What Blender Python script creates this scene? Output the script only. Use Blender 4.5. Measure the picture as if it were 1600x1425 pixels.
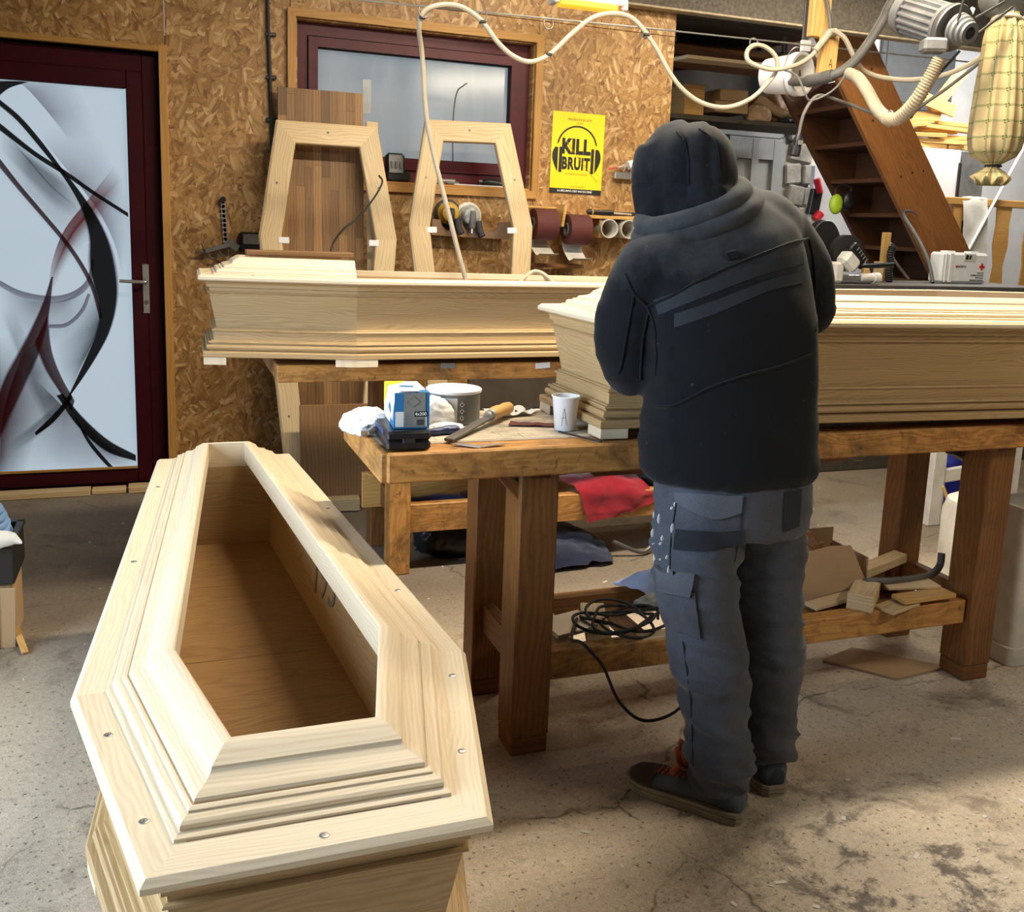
import bpy, bmesh, math, random
from mathutils import Vector, Matrix, noise, bvhtree
R = math.radians
random.seed(7)
S = bpy.context.scene
COL = S.collection
for o in list(bpy.data.objects): bpy.data.objects.remove(o)

# ------------------------------------------------------------------ camera, world, light, exposure
cam = bpy.data.objects.new('camera', bpy.data.cameras.new('camera'))
COL.objects.link(cam)
S.camera = cam
cam.data.sensor_width = 36.0
cam.data.sensor_fit = 'HORIZONTAL'
cam.data.lens = 1522.7 / 1600 * 36
cam.data.shift_x = (800 - 826.9) / 1600
cam.data.shift_y = -(712.5 - 621.9) / 1600
cam.data.clip_start = 0.02
_r, _d, _f = (0.9371, -0.3468, 0.0388), (-0.0243, -0.1758, -0.9841), (0.3481, 0.9213, -0.1731)
cam.matrix_world = Matrix(((_r[0], -_d[0], -_f[0], 0), (_r[1], -_d[1], -_f[1], 0), (_r[2], -_d[2], -_f[2], 1.365), (0, 0, 0, 1)))

S.view_settings.view_transform = 'Standard'
S.view_settings.look = 'None'
S.view_settings.gamma = 1.0
S.view_settings.use_curve_mapping = False
S.view_settings.exposure = -0.08

W = bpy.data.worlds.new('sky'); S.world = W; W.use_nodes = True
W.node_tree.nodes['Background'].inputs[0].default_value = (0.62, 0.75, 1.0, 1)
W.node_tree.nodes['Background'].inputs[1].default_value = 1.0

def area(name, loc, target, sx, sy, power, color):
    l = bpy.data.lights.new(name, 'AREA'); l.shape = 'RECTANGLE'; l.size = sx; l.size_y = sy
    l.energy = power; l.color = color
    o = bpy.data.objects.new(name, l); COL.objects.link(o); o.location = loc
    o.rotation_euler = (Vector(target) - Vector(loc)).to_track_quat('-Z', 'Y').to_euler()
    return o
# daylight through the open shutter in the left wall
area('daylight', (-2.78, 1.35, 1.66), (0.5, 1.45, 0.55), 2.3, 2.4, 250, (0.68, 0.83, 1.0))
# tubes under the ceiling, then added fill lights
area('tube_light_bench', (1.85, 2.78, 2.90), (1.85, 2.78, 0), 2.3, 0.14, 150, (1.0, 0.86, 0.66))
area('tube_light_far', (3.5, 4.4, 2.80), (3.5, 4.9, 0), 1.4, 0.14, 28, (1.0, 0.86, 0.64))
area('tube_light_wall', (1.9, 4.1, 2.86), (2.0, 5.1, 1.2), 0.8, 0.14, 11, (1.0, 0.84, 0.60))
area('fill_light_store', (5.7, 5.6, 3.0), (5.6, 6.6, 0.6), 1.2, 0.2, 62, (1.0, 0.95, 0.86))  # added fill hidden behind the loft beam, brightens the fridge front
area('fill_light_front', (3.3, 0.1, 2.86), (2.4, 1.4, 0), 1.4, 0.14, 38, (1.0, 0.86, 0.66))  # added fill for the bench legs, right floor and the man's back

# ------------------------------------------------------------------ materials
def lin(h):
    h = h.lstrip('#')
    c = [int(h[i:i + 2], 16) / 255 for i in (0, 2, 4)]
    return tuple((x / 12.92 if x <= .04045 else ((x + .055) / 1.055) ** 2.4) for x in c) + (1,)
class NT:
    def __init__(s, name):
        s.m = bpy.data.materials.new(name); s.m.use_nodes = True
        s.t = s.m.node_tree; s.b = s.t.nodes['Principled BSDF']; s.out = s.t.nodes['Material Output']
    def n(s, kind, **kw):
        nd = s.t.nodes.new('ShaderNode' + kind)
        for k, v in kw.items():
            if k.startswith('i_'):
                key = k[2:]
                nd.inputs[int(key) if key.isdigit() else key].default_value = v
            else: setattr(nd, k, v)
        return nd
    def l(s, a, b): s.t.links.new(a, b)
    def math(s, op, a, b=None, clamp=False):
        nd = s.n('Math', operation=op, use_clamp=clamp)
        for i, x in enumerate((a, b)):
            if x is None: continue
            if isinstance(x, (int, float)): nd.inputs[i].default_value = x
            else: s.l(x, nd.inputs[i])
        return nd.outputs[0]
    def ramp(s, fac, stops):
        nd = s.n('ValToRGB'); e = nd.color_ramp.elements
        while len(e) < len(stops): e.new(0.5)
        for el, (p, c) in zip(e, stops):
            el.position = p; el.color = c if len(c) == 4 else tuple(c) + (1,)
        s.l(fac, nd.inputs[0]); return nd.outputs[0]
    def mix(s, fac, a, b, mode='MIX'):
        nd = s.n('MixRGB', blend_type=mode)
        for i, x in enumerate((fac, a, b)):
            if isinstance(x, (int, float)): nd.inputs[i].default_value = x
            elif isinstance(x, tuple): nd.inputs[i].default_value = x
            else: s.l(x, nd.inputs[i])
        return nd.outputs[0]
    def noise(s, vec, scale, detail=3, rough=.5, dist=0, out=0):
        nd = s.n('TexNoise'); nd.inputs['Scale'].default_value = scale; nd.inputs['Detail'].default_value = detail
        nd.inputs['Roughness'].default_value = rough; nd.inputs['Distortion'].default_value = dist
        if vec is not None: s.l(vec, nd.inputs['Vector'])
        return nd.outputs[out]
    def mapping(s, vec, loc=(0, 0, 0), rot=(0, 0, 0), scale=(1, 1, 1)):
        nd = s.n('Mapping'); nd.inputs['Location'].default_value = loc; nd.inputs['Rotation'].default_value = rot; nd.inputs['Scale'].default_value = scale
        s.l(vec, nd.inputs[0]); return nd.outputs[0]
    def bump(s, h, strength=.2, dist=.01):
        nd = s.n('Bump'); nd.inputs['Strength'].default_value = strength; nd.inputs['Distance'].default_value = dist
        s.l(h, nd.inputs['Height']); s.l(nd.outputs[0], s.b.inputs['Normal'])
    def color(s, c): s.l(c, s.b.inputs['Base Color'])
def plain(name, c, rough=.6, metal=0, var=.12, scale=14, bump=0, spec=None, trans=0):
    t = NT(name); co = t.n('TexCoord').outputs['Object']
    c = lin(c) if isinstance(c, str) else tuple(c) + ((1,) if len(c) == 3 else ())
    f = t.noise(co, scale, 4, .6)
    lo = tuple(x * (1 - var) for x in c[:3]) + (1,); hi = tuple(min(1, x * (1 + var)) for x in c[:3]) + (1,)
    t.color(t.ramp(f, [(.3, lo), (.7, hi)]))
    t.b.inputs['Roughness'].default_value = rough; t.b.inputs['Metallic'].default_value = metal
    if spec is not None: t.b.inputs['Specular IOR Level'].default_value = spec
    if trans: t.b.inputs['Transmission Weight'].default_value = trans
    if bump: t.bump(t.noise(co, scale * 6, 4), bump, .004)
    return t.m
def wood(name, c_light, c_mid, c_dark, ring=34, fig=5.0, rough=.55, vary=.18, wear=None, dirt=0, fine=.5, rw=.18):
    """grain runs along UV u (metres)"""
    t = NT(name); uv = t.n('UVMap').outputs[0]
    rnd = t.n('ObjectInfo').outputs['Random']
    off = t.n('CombineXYZ'); t.l(t.math('MULTIPLY', rnd, 37.0), off.inputs[0]); t.l(t.math('MULTIPLY', rnd, 11.0), off.inputs[1])
    va = t.n('VectorMath', operation='ADD'); t.l(uv, va.inputs[0]); t.l(off.outputs[0], va.inputs[1]); p = va.outputs[0]
    warp = t.noise(t.mapping(p, scale=(1.6, 7, 1)), 1.0, 3, .55)
    sep = t.n('SeparateXYZ'); t.l(p, sep.inputs[0])
    ph = t.math('ADD', t.math('MULTIPLY', sep.outputs[1], ring), t.math('MULTIPLY', warp, fig * 4))
    rings = t.math('ADD', t.math('MULTIPLY', t.math('SINE', t.math('MULTIPLY', ph, 3.1)), .5), .5)
    fib = t.noise(t.mapping(p, scale=(5, 240, 1)), 1.0, 4, .65)
    big = t.noise(t.mapping(p, scale=(.9, 6, 1)), 1.0, 2)
    f = t.math('ADD', t.math('MULTIPLY', rings, rw), t.math('ADD', t.math('MULTIPLY', fib, fine), t.math('MULTIPLY', big, .35)))
    f = t.math('SUBTRACT', f, .06 - (.22 - rw) * .4)
    lc, mc, dc = [lin(x) if isinstance(x, str) else x for x in (c_light, c_mid, c_dark)]
    c = t.ramp(f, [(.15, dc), (.45, mc), (.8, lc)])
    v = t.math('ADD', t.math('MULTIPLY', rnd, vary), 1 - vary / 2)
    vm = t.n('CombineXYZ'); [t.l(v, vm.inputs[i]) for i in range(3)]
    c = t.mix(1.0, c, vm.outputs[0], 'MULTIPLY')
    if dirt:
        ob = t.n('TexCoord').outputs['Object']
        d = t.noise(ob, 7, 8, .74, .5)
        c = t.mix(t.math('MULTIPLY', t.ramp(d, [(.48, (0, 0, 0)), (.68, (1, 1, 1))]), dirt), c, wear or (.03, .02, .012, 1))
        s2 = t.noise(t.mapping(p, scale=(30, 30, 1)), 1.0, 5, .7)
        c = t.mix(t.math('MULTIPLY', t.ramp(s2, [(.60, (0, 0, 0)), (.66, (1, 1, 1))]), dirt * .8), c, (.05, .03, .015, 1))
        s3 = t.noise(t.mapping(p, scale=(70, 9, 1)), 1.0, 3, .6)
        c = t.mix(t.math('MULTIPLY', t.ramp(s3, [(.66, (0, 0, 0)), (.69, (1, 1, 1))]), dirt * .6), c, (.05, .025, .01, 1))
    t.color(c); t.b.inputs['Roughness'].default_value = rough
    t.bump(fib, .12, .002)
    return t.m
def osb_mat(name='osb'):
    t = NT(name); co = t.n('TexCoord').outputs['Object']
    sx = t.n('SeparateXYZ'); t.l(co, sx.inputs[0])
    cb = t.n('CombineXYZ'); t.l(sx.outputs[0], cb.inputs[0]); t.l(sx.outputs[2], cb.inputs[1]); t.l(t.math('MULTIPLY', sx.outputs[1], 3.0), cb.inputs[2])
    p = cb.outputs[0]
    dn = t.n('TexNoise'); dn.inputs['Scale'].default_value = 9; t.l(p, dn.inputs['Vector'])
    vs = t.n('VectorMath', operation='SCALE'); vs.inputs['Scale'].default_value = .008; t.l(dn.outputs[1], vs.inputs[0])
    va = t.n('VectorMath', operation='ADD'); t.l(p, va.inputs[0]); t.l(vs.outputs[0], va.inputs[1]); p = va.outputs[0]
    col = None; hgt = None
    for k, (ang, sa, sb) in enumerate([(1.45, 7, 34), (.9, 8, 36), (2.2, 8, 38), (1.5, 9, 42), (.4, 9, 44), (2.7, 10, 48), (1.6, 11, 56)]):
        w = t.n('TexVoronoi', voronoi_dimensions='2D', feature='F1'); w.inputs['Scale'].default_value = 7 + k
        o3 = t.n('VectorMath', operation='ADD'); t.l(p, o3.inputs[0]); o3.inputs[1].default_value = (k * 5.3, k * 2.9, 0); t.l(o3.outputs[0], w.inputs['Vector'])
        ws = t.n('SeparateColor'); t.l(w.outputs['Color'], ws.inputs[0])
        rt = t.n('VectorRotate', rotation_type='Z_AXIS'); t.l(o3.outputs[0], rt.inputs['Vector']); t.l(t.math('ADD', t.math('MULTIPLY', t.math('SUBTRACT', ws.outputs[2], .5), 1.5), ang), rt.inputs['Angle'])
        q = t.mapping(rt.outputs[0], scale=(sa, sb, 1))
        v = t.n('TexVoronoi', voronoi_dimensions='2D', feature='F1'); t.l(q, v.inputs['Vector']); v.inputs['Scale'].default_value = 1; v.inputs['Randomness'].default_value = .85
        sc = t.n('SeparateColor'); t.l(v.outputs['Color'], sc.inputs[0])
        fib = t.noise(t.mapping(q, scale=(.5, 7, 1)), 1, 3)
        g = t.math('ADD', t.math('MULTIPLY', sc.outputs[1], .72), t.math('MULTIPLY', fib, .38))
        c = t.ramp(g, [(.10, lin('74502a')), (.24, lin('96703f')), (.5, lin('ac8450')), (.78, lin('bd9763')), (1, lin('dcc195'))])
        edge = t.ramp(v.outputs['Distance'], [(.40, (1, 1, 1)), (.62, (.70, .66, .60))])
        c = t.mix(1, c, edge, 'MULTIPLY')
        if col is None: col, hgt = c, g
        else:
            m = t.math('GREATER_THAN', sc.outputs[0], .62)
            col = t.mix(m, col, c); hgt = t.mix(m, hgt, t.math('ADD', g, k * .1))
    big = t.noise(p, 1.5, 3)
    col = t.mix(1, col, t.ramp(big, [(.3, (.82, .80, .78)), (.7, (1.06, 1.05, 1.02))]), 'MULTIPLY')
    t.color(col); t.b.inputs['Roughness'].default_value = .5
    t.bump(hgt, .25, .003)
    return t.m
def concrete():
    t = NT('concrete'); co = t.n('TexCoord').outputs['Object']
    a = t.noise(co, 2.2, 6, .62); b = t.noise(co, 60, 5, .75); c3 = t.noise(co, 240, 3, .7)
    f = t.math('ADD', t.math('MULTIPLY', a, .42), t.math('ADD', t.math('MULTIPLY', b, .42), t.math('MULTIPLY', c3, .36)))
    f = t.math('SUBTRACT', f, .035)
    c = t.ramp(f, [(.36, lin('7d7262')), (.5, lin('b0a391')), (.6, lin('c4b6a1')), (.74, lin('ddd2be'))])
    # dark oily stains, mostly at the near right of the floor
    st = t.noise(co, 9, 7, .72, .4)
    reg = t.n('VectorMath', operation='DISTANCE'); t.l(co, reg.inputs[0]); reg.inputs[1].default_value = (1.46, 1.48, 0)
    m = t.math('MULTIPLY', t.ramp(st, [(.50, (0, 0, 0)), (.60, (1, 1, 1))]), t.ramp(reg.outputs['Value'], [(.18, (1, 1, 1)), (.48, (0, 0, 0))]))
    c = t.mix(t.math('MULTIPLY', m, .8), c, lin('2c262a'))
    st2 = t.noise(co, 3.1, 6, .7, .6)
    c = t.mix(t.math('MULTIPLY', t.ramp(st2, [(.56, (0, 0, 0)), (.68, (1, 1, 1))]), .55), c, lin('3d362d'))
    sp = t.noise(co, 75, 3, .6)
    c = t.mix(t.math('MULTIPLY', t.ramp(sp, [(.615, (0, 0, 0)), (.66, (1, 1, 1))]), .7), c, lin('2b241d'))
    # shade towards the wall painted into the floor colour, darker and browner
    sy = t.n('SeparateXYZ'); t.l(co, sy.inputs[0])
    wl = t.math('ADD', sy.outputs[1], t.math('MULTIPLY', a, .6))
    c = t.mix(t.math('MULTIPLY', t.ramp(t.math('MULTIPLY', wl, .2), [(.60, (0, 0, 0)), (.74, (1, 1, 1))]), .68), c, lin('453a2d'))
    # cracks
    v = t.n('TexVoronoi', feature='DISTANCE_TO_EDGE', voronoi_dimensions='2D'); v.inputs['Scale'].default_value = .75
    dn = t.n('TexNoise'); dn.inputs['Scale'].default_value = 3.2; dn.inputs['Detail'].default_value = 6; t.l(co, dn.inputs['Vector'])
    vs = t.n('VectorMath', operation='SCALE'); vs.inputs['Scale'].default_value = .35; t.l(dn.outputs[1], vs.inputs[0])
    va = t.n('VectorMath', operation='ADD'); t.l(co, va.inputs[0]); t.l(vs.outputs[0], va.inputs[1]); t.l(va.outputs[0], v.inputs['Vector'])
    cr = t.ramp(v.outputs[0], [(.0015, (1, 1, 1)), (.0045, (0, 0, 0))])
    c = t.mix(t.math('MULTIPLY', cr, t.ramp(st2, [(.42, (0, 0, 0)), (.55, (.8, .8, .8))])), c, lin('2a241d'))
    t.color(c)
    t.b.inputs['Roughness'].default_value = .62
    t.bump(t.math('ADD', b, t.math('MULTIPLY', c3, .6)), .35, .004)
    return t.m
def cloth(name, c, dust=None, sheen=.3, scale=40, rough=.9, var=.2):
    t = NT(name); co = t.n('TexCoord').outputs['Object']
    c = lin(c)
    f = t.noise(co, 7, 5, .6); g = t.noise(co, scale * 8, 3, .6)
    lo = tuple(x * (1 - var) for x in c[:3]) + (1,); hi = tuple(min(1, x * (1 + var)) for x in c[:3]) + (1,)
    col = t.ramp(t.math('ADD', t.math('MULTIPLY', f, .6), t.math('MULTIPLY', g, .4)), [(.35, lo), (.65, hi)])
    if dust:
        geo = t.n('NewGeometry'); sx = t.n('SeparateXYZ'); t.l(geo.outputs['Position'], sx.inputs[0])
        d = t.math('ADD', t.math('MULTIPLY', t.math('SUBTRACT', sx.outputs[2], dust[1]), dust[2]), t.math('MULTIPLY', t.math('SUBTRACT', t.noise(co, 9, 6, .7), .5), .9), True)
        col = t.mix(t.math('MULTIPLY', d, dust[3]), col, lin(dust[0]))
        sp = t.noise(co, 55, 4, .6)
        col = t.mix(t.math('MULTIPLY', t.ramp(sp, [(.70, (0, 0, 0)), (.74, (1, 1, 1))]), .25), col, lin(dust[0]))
    t.color(col); t.b.inputs['Roughness'].default_value = rough
    t.b.inputs['Sheen Weight'].default_value = sheen; t.b.inputs['Sheen Roughness'].default_value = .5
    t.b.inputs['Specular IOR Level'].default_value = .2
    t.bump(g, .25, .002)
    return t.m
def emit(name, c, s):
    t = NT(name); t.b.inputs['Emission Color'].default_value = lin(c); t.b.inputs['Emission Strength'].default_value = s
    t.b.inputs['Base Color'].default_value = lin(c); return t.m
def print_ribbon(name, c, a0, a1, soft=.15, fade=False):
    """a flat translucent print on the glass; alpha falls off at its two long edges, or right across"""
    t = NT(name); uv = t.n('UVMap').outputs[0]; sx = t.n('SeparateXYZ'); t.l(uv, sx.inputs[0])
    if fade: e = t.ramp(sx.outputs[1], [(0, (a0, ) * 3), (.35, (a0 * .55, ) * 3), (1, (0, ) * 3)])
    else: e = t.ramp(sx.outputs[1], [(0, (0, ) * 3), (soft, (a0, ) * 3), (1 - soft, (a1, ) * 3), (1, (0, ) * 3)])
    u = t.ramp(sx.outputs[0], [(0, (0, ) * 3), (.35, (1, ) * 3), (.65, (1, ) * 3), (1, (0, ) * 3)]) if fade or soft > .2 else None
    t.b.inputs['Base Color'].default_value = lin(c); t.b.inputs['Roughness'].default_value = .5; t.b.inputs['Specular IOR Level'].default_value = .08
    t.l(t.math('MULTIPLY', e, u) if u else e, t.b.inputs['Alpha']); return t.m

M = {}
M['oak'] = wood('oak', '#e8dcc6', '#dccbad', '#bfa986', ring=260, fig=6, vary=.07, fine=.45, rw=.12)
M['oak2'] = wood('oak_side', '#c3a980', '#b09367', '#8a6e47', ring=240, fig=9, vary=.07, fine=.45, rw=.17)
M['oak_pale'] = wood('oak_pale', '#e2d0ae', '#cfb68c', '#ad9165', ring=150, fig=5, vary=.15, fine=.45)
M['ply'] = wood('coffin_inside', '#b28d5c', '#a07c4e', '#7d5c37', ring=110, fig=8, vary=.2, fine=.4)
M['pine'] = wood('pine', '#dfb877', '#cba05c', '#a87c42', ring=120, fig=4, vary=.2)
M['trim'] = wood('trim_pine', '#c99d5b', '#b68847', '#936a34', ring=130, fig=4, vary=.2)
M['bench'] = wood('bench_beech', '#d9a55e', '#c48e4b', '#8a5a28', ring=60, fig=9, vary=.12, dirt=.8, fine=.35, wear=(.09, .045, .018, 1))
M['benchtop'] = wood('bench_top_worn', '#ddd3c2', '#c3b69f', '#8f7e66', ring=110, fig=5, vary=.2, dirt=.75, wear=(.10, .10, .11, 1))
M['leg'] = wood('bench_leg', '#9c6830', '#7f5327', '#563615', ring=120, fig=4, vary=.2, dirt=.3, fine=.4)
M['walnut'] = wood('walnut_stave', '#a98358', '#8c6942', '#6a4b2c', ring=130, fig=2, vary=.7, fine=.4)
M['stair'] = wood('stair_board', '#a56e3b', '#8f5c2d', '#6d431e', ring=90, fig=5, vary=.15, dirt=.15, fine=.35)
M['stair_shade'] = wood('stair_board_shaded', '#6b4022', '#593419', '#432610', ring=90, fig=5, vary=.15, fine=.35)  # stair wood copied darker, shade under the flight put into the colour
M['osb'] = osb_mat()
M['floor'] = concrete()
M['maroon'] = plain('maroon_paint', (.042, .003, .008), .45, var=.2, spec=.2)
M['maroon_win'] = plain('maroon_frame', (.075, .008, .015), .42, var=.2, spec=.3)
M['dark'] = plain('dark_gap', (.006, .005, .004), .9)
M['black'] = plain('black_plastic', (.012, .012, .013), .35)
M['rubber'] = plain('black_rubber', (.016, .015, .015), .6)
M['steel'] = plain('steel', (.55, .55, .54), .35, .9)
M['iron'] = plain('dull_iron', (.16, .15, .14), .5, .7)
M['cast'] = plain('grey_cast', (.17, .17, .165), .5, .3, var=.25)
M['white'] = plain('white_plastic', (.78, .78, .76), .45, var=.05)
M['white_dirty'] = plain('white_dirty', (.62, .60, .54), .6, var=.18, scale=9)
M['fridge'] = plain('white_enamel', (.80, .80, .80), .35, var=.04)
M['plaster'] = plain('white_plaster', (.70, .69, .66), .85, var=.08, scale=4, bump=.2)
M['stone'] = plain('old_stone', (.30, .28, .24), .9, var=.4, scale=9, bump=.8)
M['soot'] = plain('dark_board', (.055, .042, .03), .8, var=.3, scale=6)
M['beam'] = plain('beam_chipboard', (.10, .085, .068), .85, var=.4, scale=60, bump=.3)
M['greydoor'] = plain('grey_door_paint', (.30, .31, .31), .55, var=.06)
M['card'] = plain('cardboard', (.42, .28, .15), .8, var=.08, scale=6)
M['greyhose'] = plain('grey_hose', (.10, .095, .085), .55, var=.15)
M['cream'] = plain('cream_hose', (.40, .345, .25), .5, var=.1)
M['rag'] = cloth('white_rag', '#9db4e2', var=.06, sheen=.1)
M['redcloth'] = cloth('red_cloth', '#8d1826', var=.3)
M['navycloth'] = cloth('navy_cloth', '#1b2238', var=.3)
M['bluebox'] = plain('box_blue', (.02, .19, .44), .45, var=.05)
M['bluetool'] = plain('blue_tool', (.035, .055, .17), .4)
M['paper'] = plain('paper_white', (.80, .80, .80), .6, var=.03)
M['greylabel'] = plain('grey_label', (.17, .18, .18), .5)
M['tape'] = plain('grey_tape', (.24, .25, .23), .3)
M['yellow'] = plain('poster_yellow', (.87, .70, .015), .45, var=.03)
M['ink'] = plain('ink_black', (.012, .012, .012), .5)
M['inkbrown'] = plain('ink_brown', (.35, .24, .02), .5)
M['red'] = plain('red_paint', (.55, .02, .03), .4)
M['lime'] = plain('lime_plastic', (.42, .62, .03), .4)
M['abrasive'] = plain('abrasive_red', (.10, .022, .02), .75, var=.15, scale=120)
M['orange'] = emit('orange_glow', '#ff9a2a', 1.6)
M['tube'] = emit('lamp_tube', '#fff4d8', 6.0)
M['glow_pane'] = emit('frosted_daylight', '#c3d6e4', .78); M['glow_pane'].node_tree.nodes['Principled BSDF'].inputs['Base Color'].default_value = (.12, .14, .16, 1)

# ------------------------------------------------------------------ mesh building
class MB:
    def __init__(s, ring=False): s.v = []; s.f = []; s.uv = []; s.ring = ring
    def add(s, vs, fs, uvs=None):
        b = len(s.v); s.v += [tuple(x) for x in vs]
        for i, f in enumerate(fs):
            s.f.append([b + k for k in f])
            s.uv.append(uvs[i] if uvs else None)
        return s
    def box(s, c, d, rot=None, bev=.002, grain=None, piv=None):
        """chamfered box, grain (u) along its longest side"""
        hx, hy, hz = [x / 2 for x in d]; h = (hx, hy, hz)
        b = min(bev, hx * .45, hy * .45, hz * .45)
        if grain is None: grain = max(range(3), key=lambda i: d[i])
        vid = {}; vs = []
        for sx in (-1, 1):
            for sy in (-1, 1):
                for sz in (-1, 1):
                    sg = (sx, sy, sz)
                    for a in range(3):
                        vid[(sg, a)] = len(vs)
                        vs.append([sg[i] * (h[i] if i == a else h[i] - b) for i in range(3)])
        fs = []
        for a in range(3):
            p, q = (a + 1) % 3, (a + 2) % 3
            for sg in (-1, 1):
                loop = []
                for (u, w) in ((-1, -1), (1, -1), (1, 1), (-1, 1)):
                    k = [0, 0, 0]; k[a] = sg; k[p] = u; k[q] = w; loop.append(vid[(tuple(k), a)])
                fs.append(loop if sg > 0 else loop[::-1])
            for u in (-1, 1):
                for w in (-1, 1):
                    k0 = [0, 0, 0]; k1 = [0, 0, 0]
                    k0[p] = k1[p] = u; k0[q] = k1[q] = w; k0[a] = -1; k1[a] = 1; k0 = tuple(k0); k1 = tuple(k1)
                    loop = [vid[(k0, p)], vid[(k1, p)], vid[(k1, q)], vid[(k0, q)]]
                    fs.append(loop if u * w < 0 else loop[::-1])
        for sg in [(x, y, z) for x in (-1, 1) for y in (-1, 1) for z in (-1, 1)]:
            loop = [vid[(sg, 0)], vid[(sg, 1)], vid[(sg, 2)]]
            fs.append(loop if sg[0] * sg[1] * sg[2] > 0 else loop[::-1])
        ou, ov = random.random() * 20, random.random() * 20
        o1, o2 = [i for i in range(3) if i != grain]
        uvs = []
        for f in fs:
            n = (Vector(vs[f[1]]) - Vector(vs[f[0]])).cross(Vector(vs[f[2]]) - Vector(vs[f[1]]))
            ax = max(range(3), key=lambda i: abs(n[i]))
            if ax == grain: uvs.append([(ou + vs[k][o1] * .15, ov + vs[k][o2]) for k in f])
            else:
                w = o1 if ax == o2 else o2
                uvs.append([(ou + vs[k][grain], ov + vs[k][w] + (h[o1] if ax == o2 else 0) * 2) for k in f])
        if rot is not None:
            m = rot if isinstance(rot, Matrix) else Matrix.Rotation(rot[2], 3, 'Z') @ Matrix.Rotation(rot[1], 3, 'Y') @ Matrix.Rotation(rot[0], 3, 'X')
            vs = [m @ Vector(v) for v in vs]
        vs = [(v[0] + c[0], v[1] + c[1], v[2] + c[2]) for v in vs]
        return s.add(vs, fs, uvs)
    def beam(s, a, b, w, t, up=(0, 0, 1), bev=.002):
        """a bar from a to b: w across, t along up"""
        a, b = Vector(a), Vector(b); x = (b - a); L = x.length; x.normalize()
        y = Vector(up).cross(x); y.normalize(); z = x.cross(y)
        m = Matrix((x, y, z)).transposed()
        return s.box((a + b) / 2, (L, w, t), m, bev)
    def loft(s, rings, closed=True, caps=True, u0=0):
        n = len(rings[0]); vs = [p for r in rings for p in r]; fs = []; uvs = []
        L = [0]
        for i in range(1, len(rings)): L.append(L[-1] + (Vector(rings[i][0]) - Vector(rings[i - 1][0])).length)
        for i in range(len(rings) - 1):
            for j in range(n if closed else n - 1):
                k = (j + 1) % n
                fs.append([i * n + j, i * n + k, (i + 1) * n + k, (i + 1) * n + j])
                va, vb = j / n, (j + 1) / n
                uvs.append([(u0 + L[i], va), (u0 + L[i], vb), (u0 + L[i + 1], vb), (u0 + L[i + 1], va)])
        if closed and caps:
            fs.append(list(range(n))[::-1]); uvs.append([(0, 0)] * n)
            fs.append([(len(rings) - 1) * n + j for j in range(n)]); uvs.append([(0, 0)] * n)
        return s.add(vs, fs, uvs)
    def tube(s, pts, r, n=8, caps=True):
        pts = [Vector(p) for p in pts]; rs = r if isinstance(r, (list, tuple)) else [r] * len(pts)
        rings = []; prev = None
        for i, p in enumerate(pts):
            d = (pts[min(i + 1, len(pts) - 1)] - pts[max(i - 1, 0)]).normalized()
            if prev is None:
                a = d.orthogonal().normalized()
            else:
                a = prev - d * prev.dot(d)
                a = a.normalized() if a.length > 1e-5 else d.orthogonal().normalized()
            prev = a; b = d.cross(a)
            rings.append([p + (a * math.cos(2 * math.pi * j / n) + b * math.sin(2 * math.pi * j / n)) * rs[i] for j in range(n)])
        return s.loft(rings, True, caps)
    def cyl(s, a, b, r, n=16, r2=None): return s.tube([a, b], [r, r if r2 is None else r2], n)
    def lathe(s, prof, n=24, m=None):
        hollow = prof[0][0] > .0125 and prof[-1][0] > .0125 and abs(prof[0][1] - prof[-1][1]) < abs(max(z for r, z in prof) - min(z for r, z in prof)) * 1.01 and getattr(s, 'ring', False)
        if hollow: prof = list(prof) + [prof[0]]
        rings = [[Vector((r * math.cos(2 * math.pi * j / n), r * math.sin(2 * math.pi * j / n), z)) for j in range(n)] for r, z in prof]
        if m is not None: rings = [[m @ p for p in r] for r in rings]
        return s.loft(rings, True, not hollow)
    def prism(s, poly, z0, z1, m=None):
        n = len(poly)
        vs = [Vector((p[0], p[1], z0)) for p in poly] + [Vector((p[0], p[1], z1)) for p in poly]
        if m is not None: vs = [m @ v for v in vs]
        fs = [list(range(n))[::-1], list(range(n, 2 * n))] + [[i, (i + 1) % n, n + (i + 1) % n, n + i] for i in range(n)]
        uvs = [[(poly[k % n][0], poly[k % n][1]) for k in f] for f in fs]
        return s.add(vs, fs, uvs)
    def ellip(s, c, r, n=16, m=10, rot=None):
        rings = []
        for i in range(m + 1):
            ph = math.pi * i / m; rr = max(.02, math.sin(ph)); z = -math.cos(ph)
            ring = [Vector((r[0] * rr * math.cos(2 * math.pi * j / n), r[1] * rr * math.sin(2 * math.pi * j / n), r[2] * z)) for j in range(n)]
            if rot is not None: ring = [rot @ p for p in ring]
            rings.append([p + Vector(c) for p in ring])
        return s.loft(rings)
    def quad(s, pts, uv=None): return s.add(pts, [list(range(len(pts)))], [uv] if uv else None)
    def mesh(s, name, ang=35):
        me = bpy.data.meshes.new(name); me.from_pydata([tuple(v) for v in s.v], [], s.f)
        ul = me.uv_layers.new(name='UVMap')
        for p, uv in zip(me.polygons, s.uv):
            n = p.normal
            ax = max(range(3), key=lambda i: abs(n[i]))
            for k, li in enumerate(p.loop_indices):
                if uv: ul.data[li].uv = uv[k]
                else:
                    c = me.vertices[me.loops[li].vertex_index].co
                    ul.data[li].uv = (c[(ax + 1) % 3], c[(ax + 2) % 3])
        me.update()
        if ang:
            me.polygons.foreach_set('use_smooth', [True] * len(me.polygons))
            me.set_sharp_from_angle(angle=R(ang))
        return me
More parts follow.
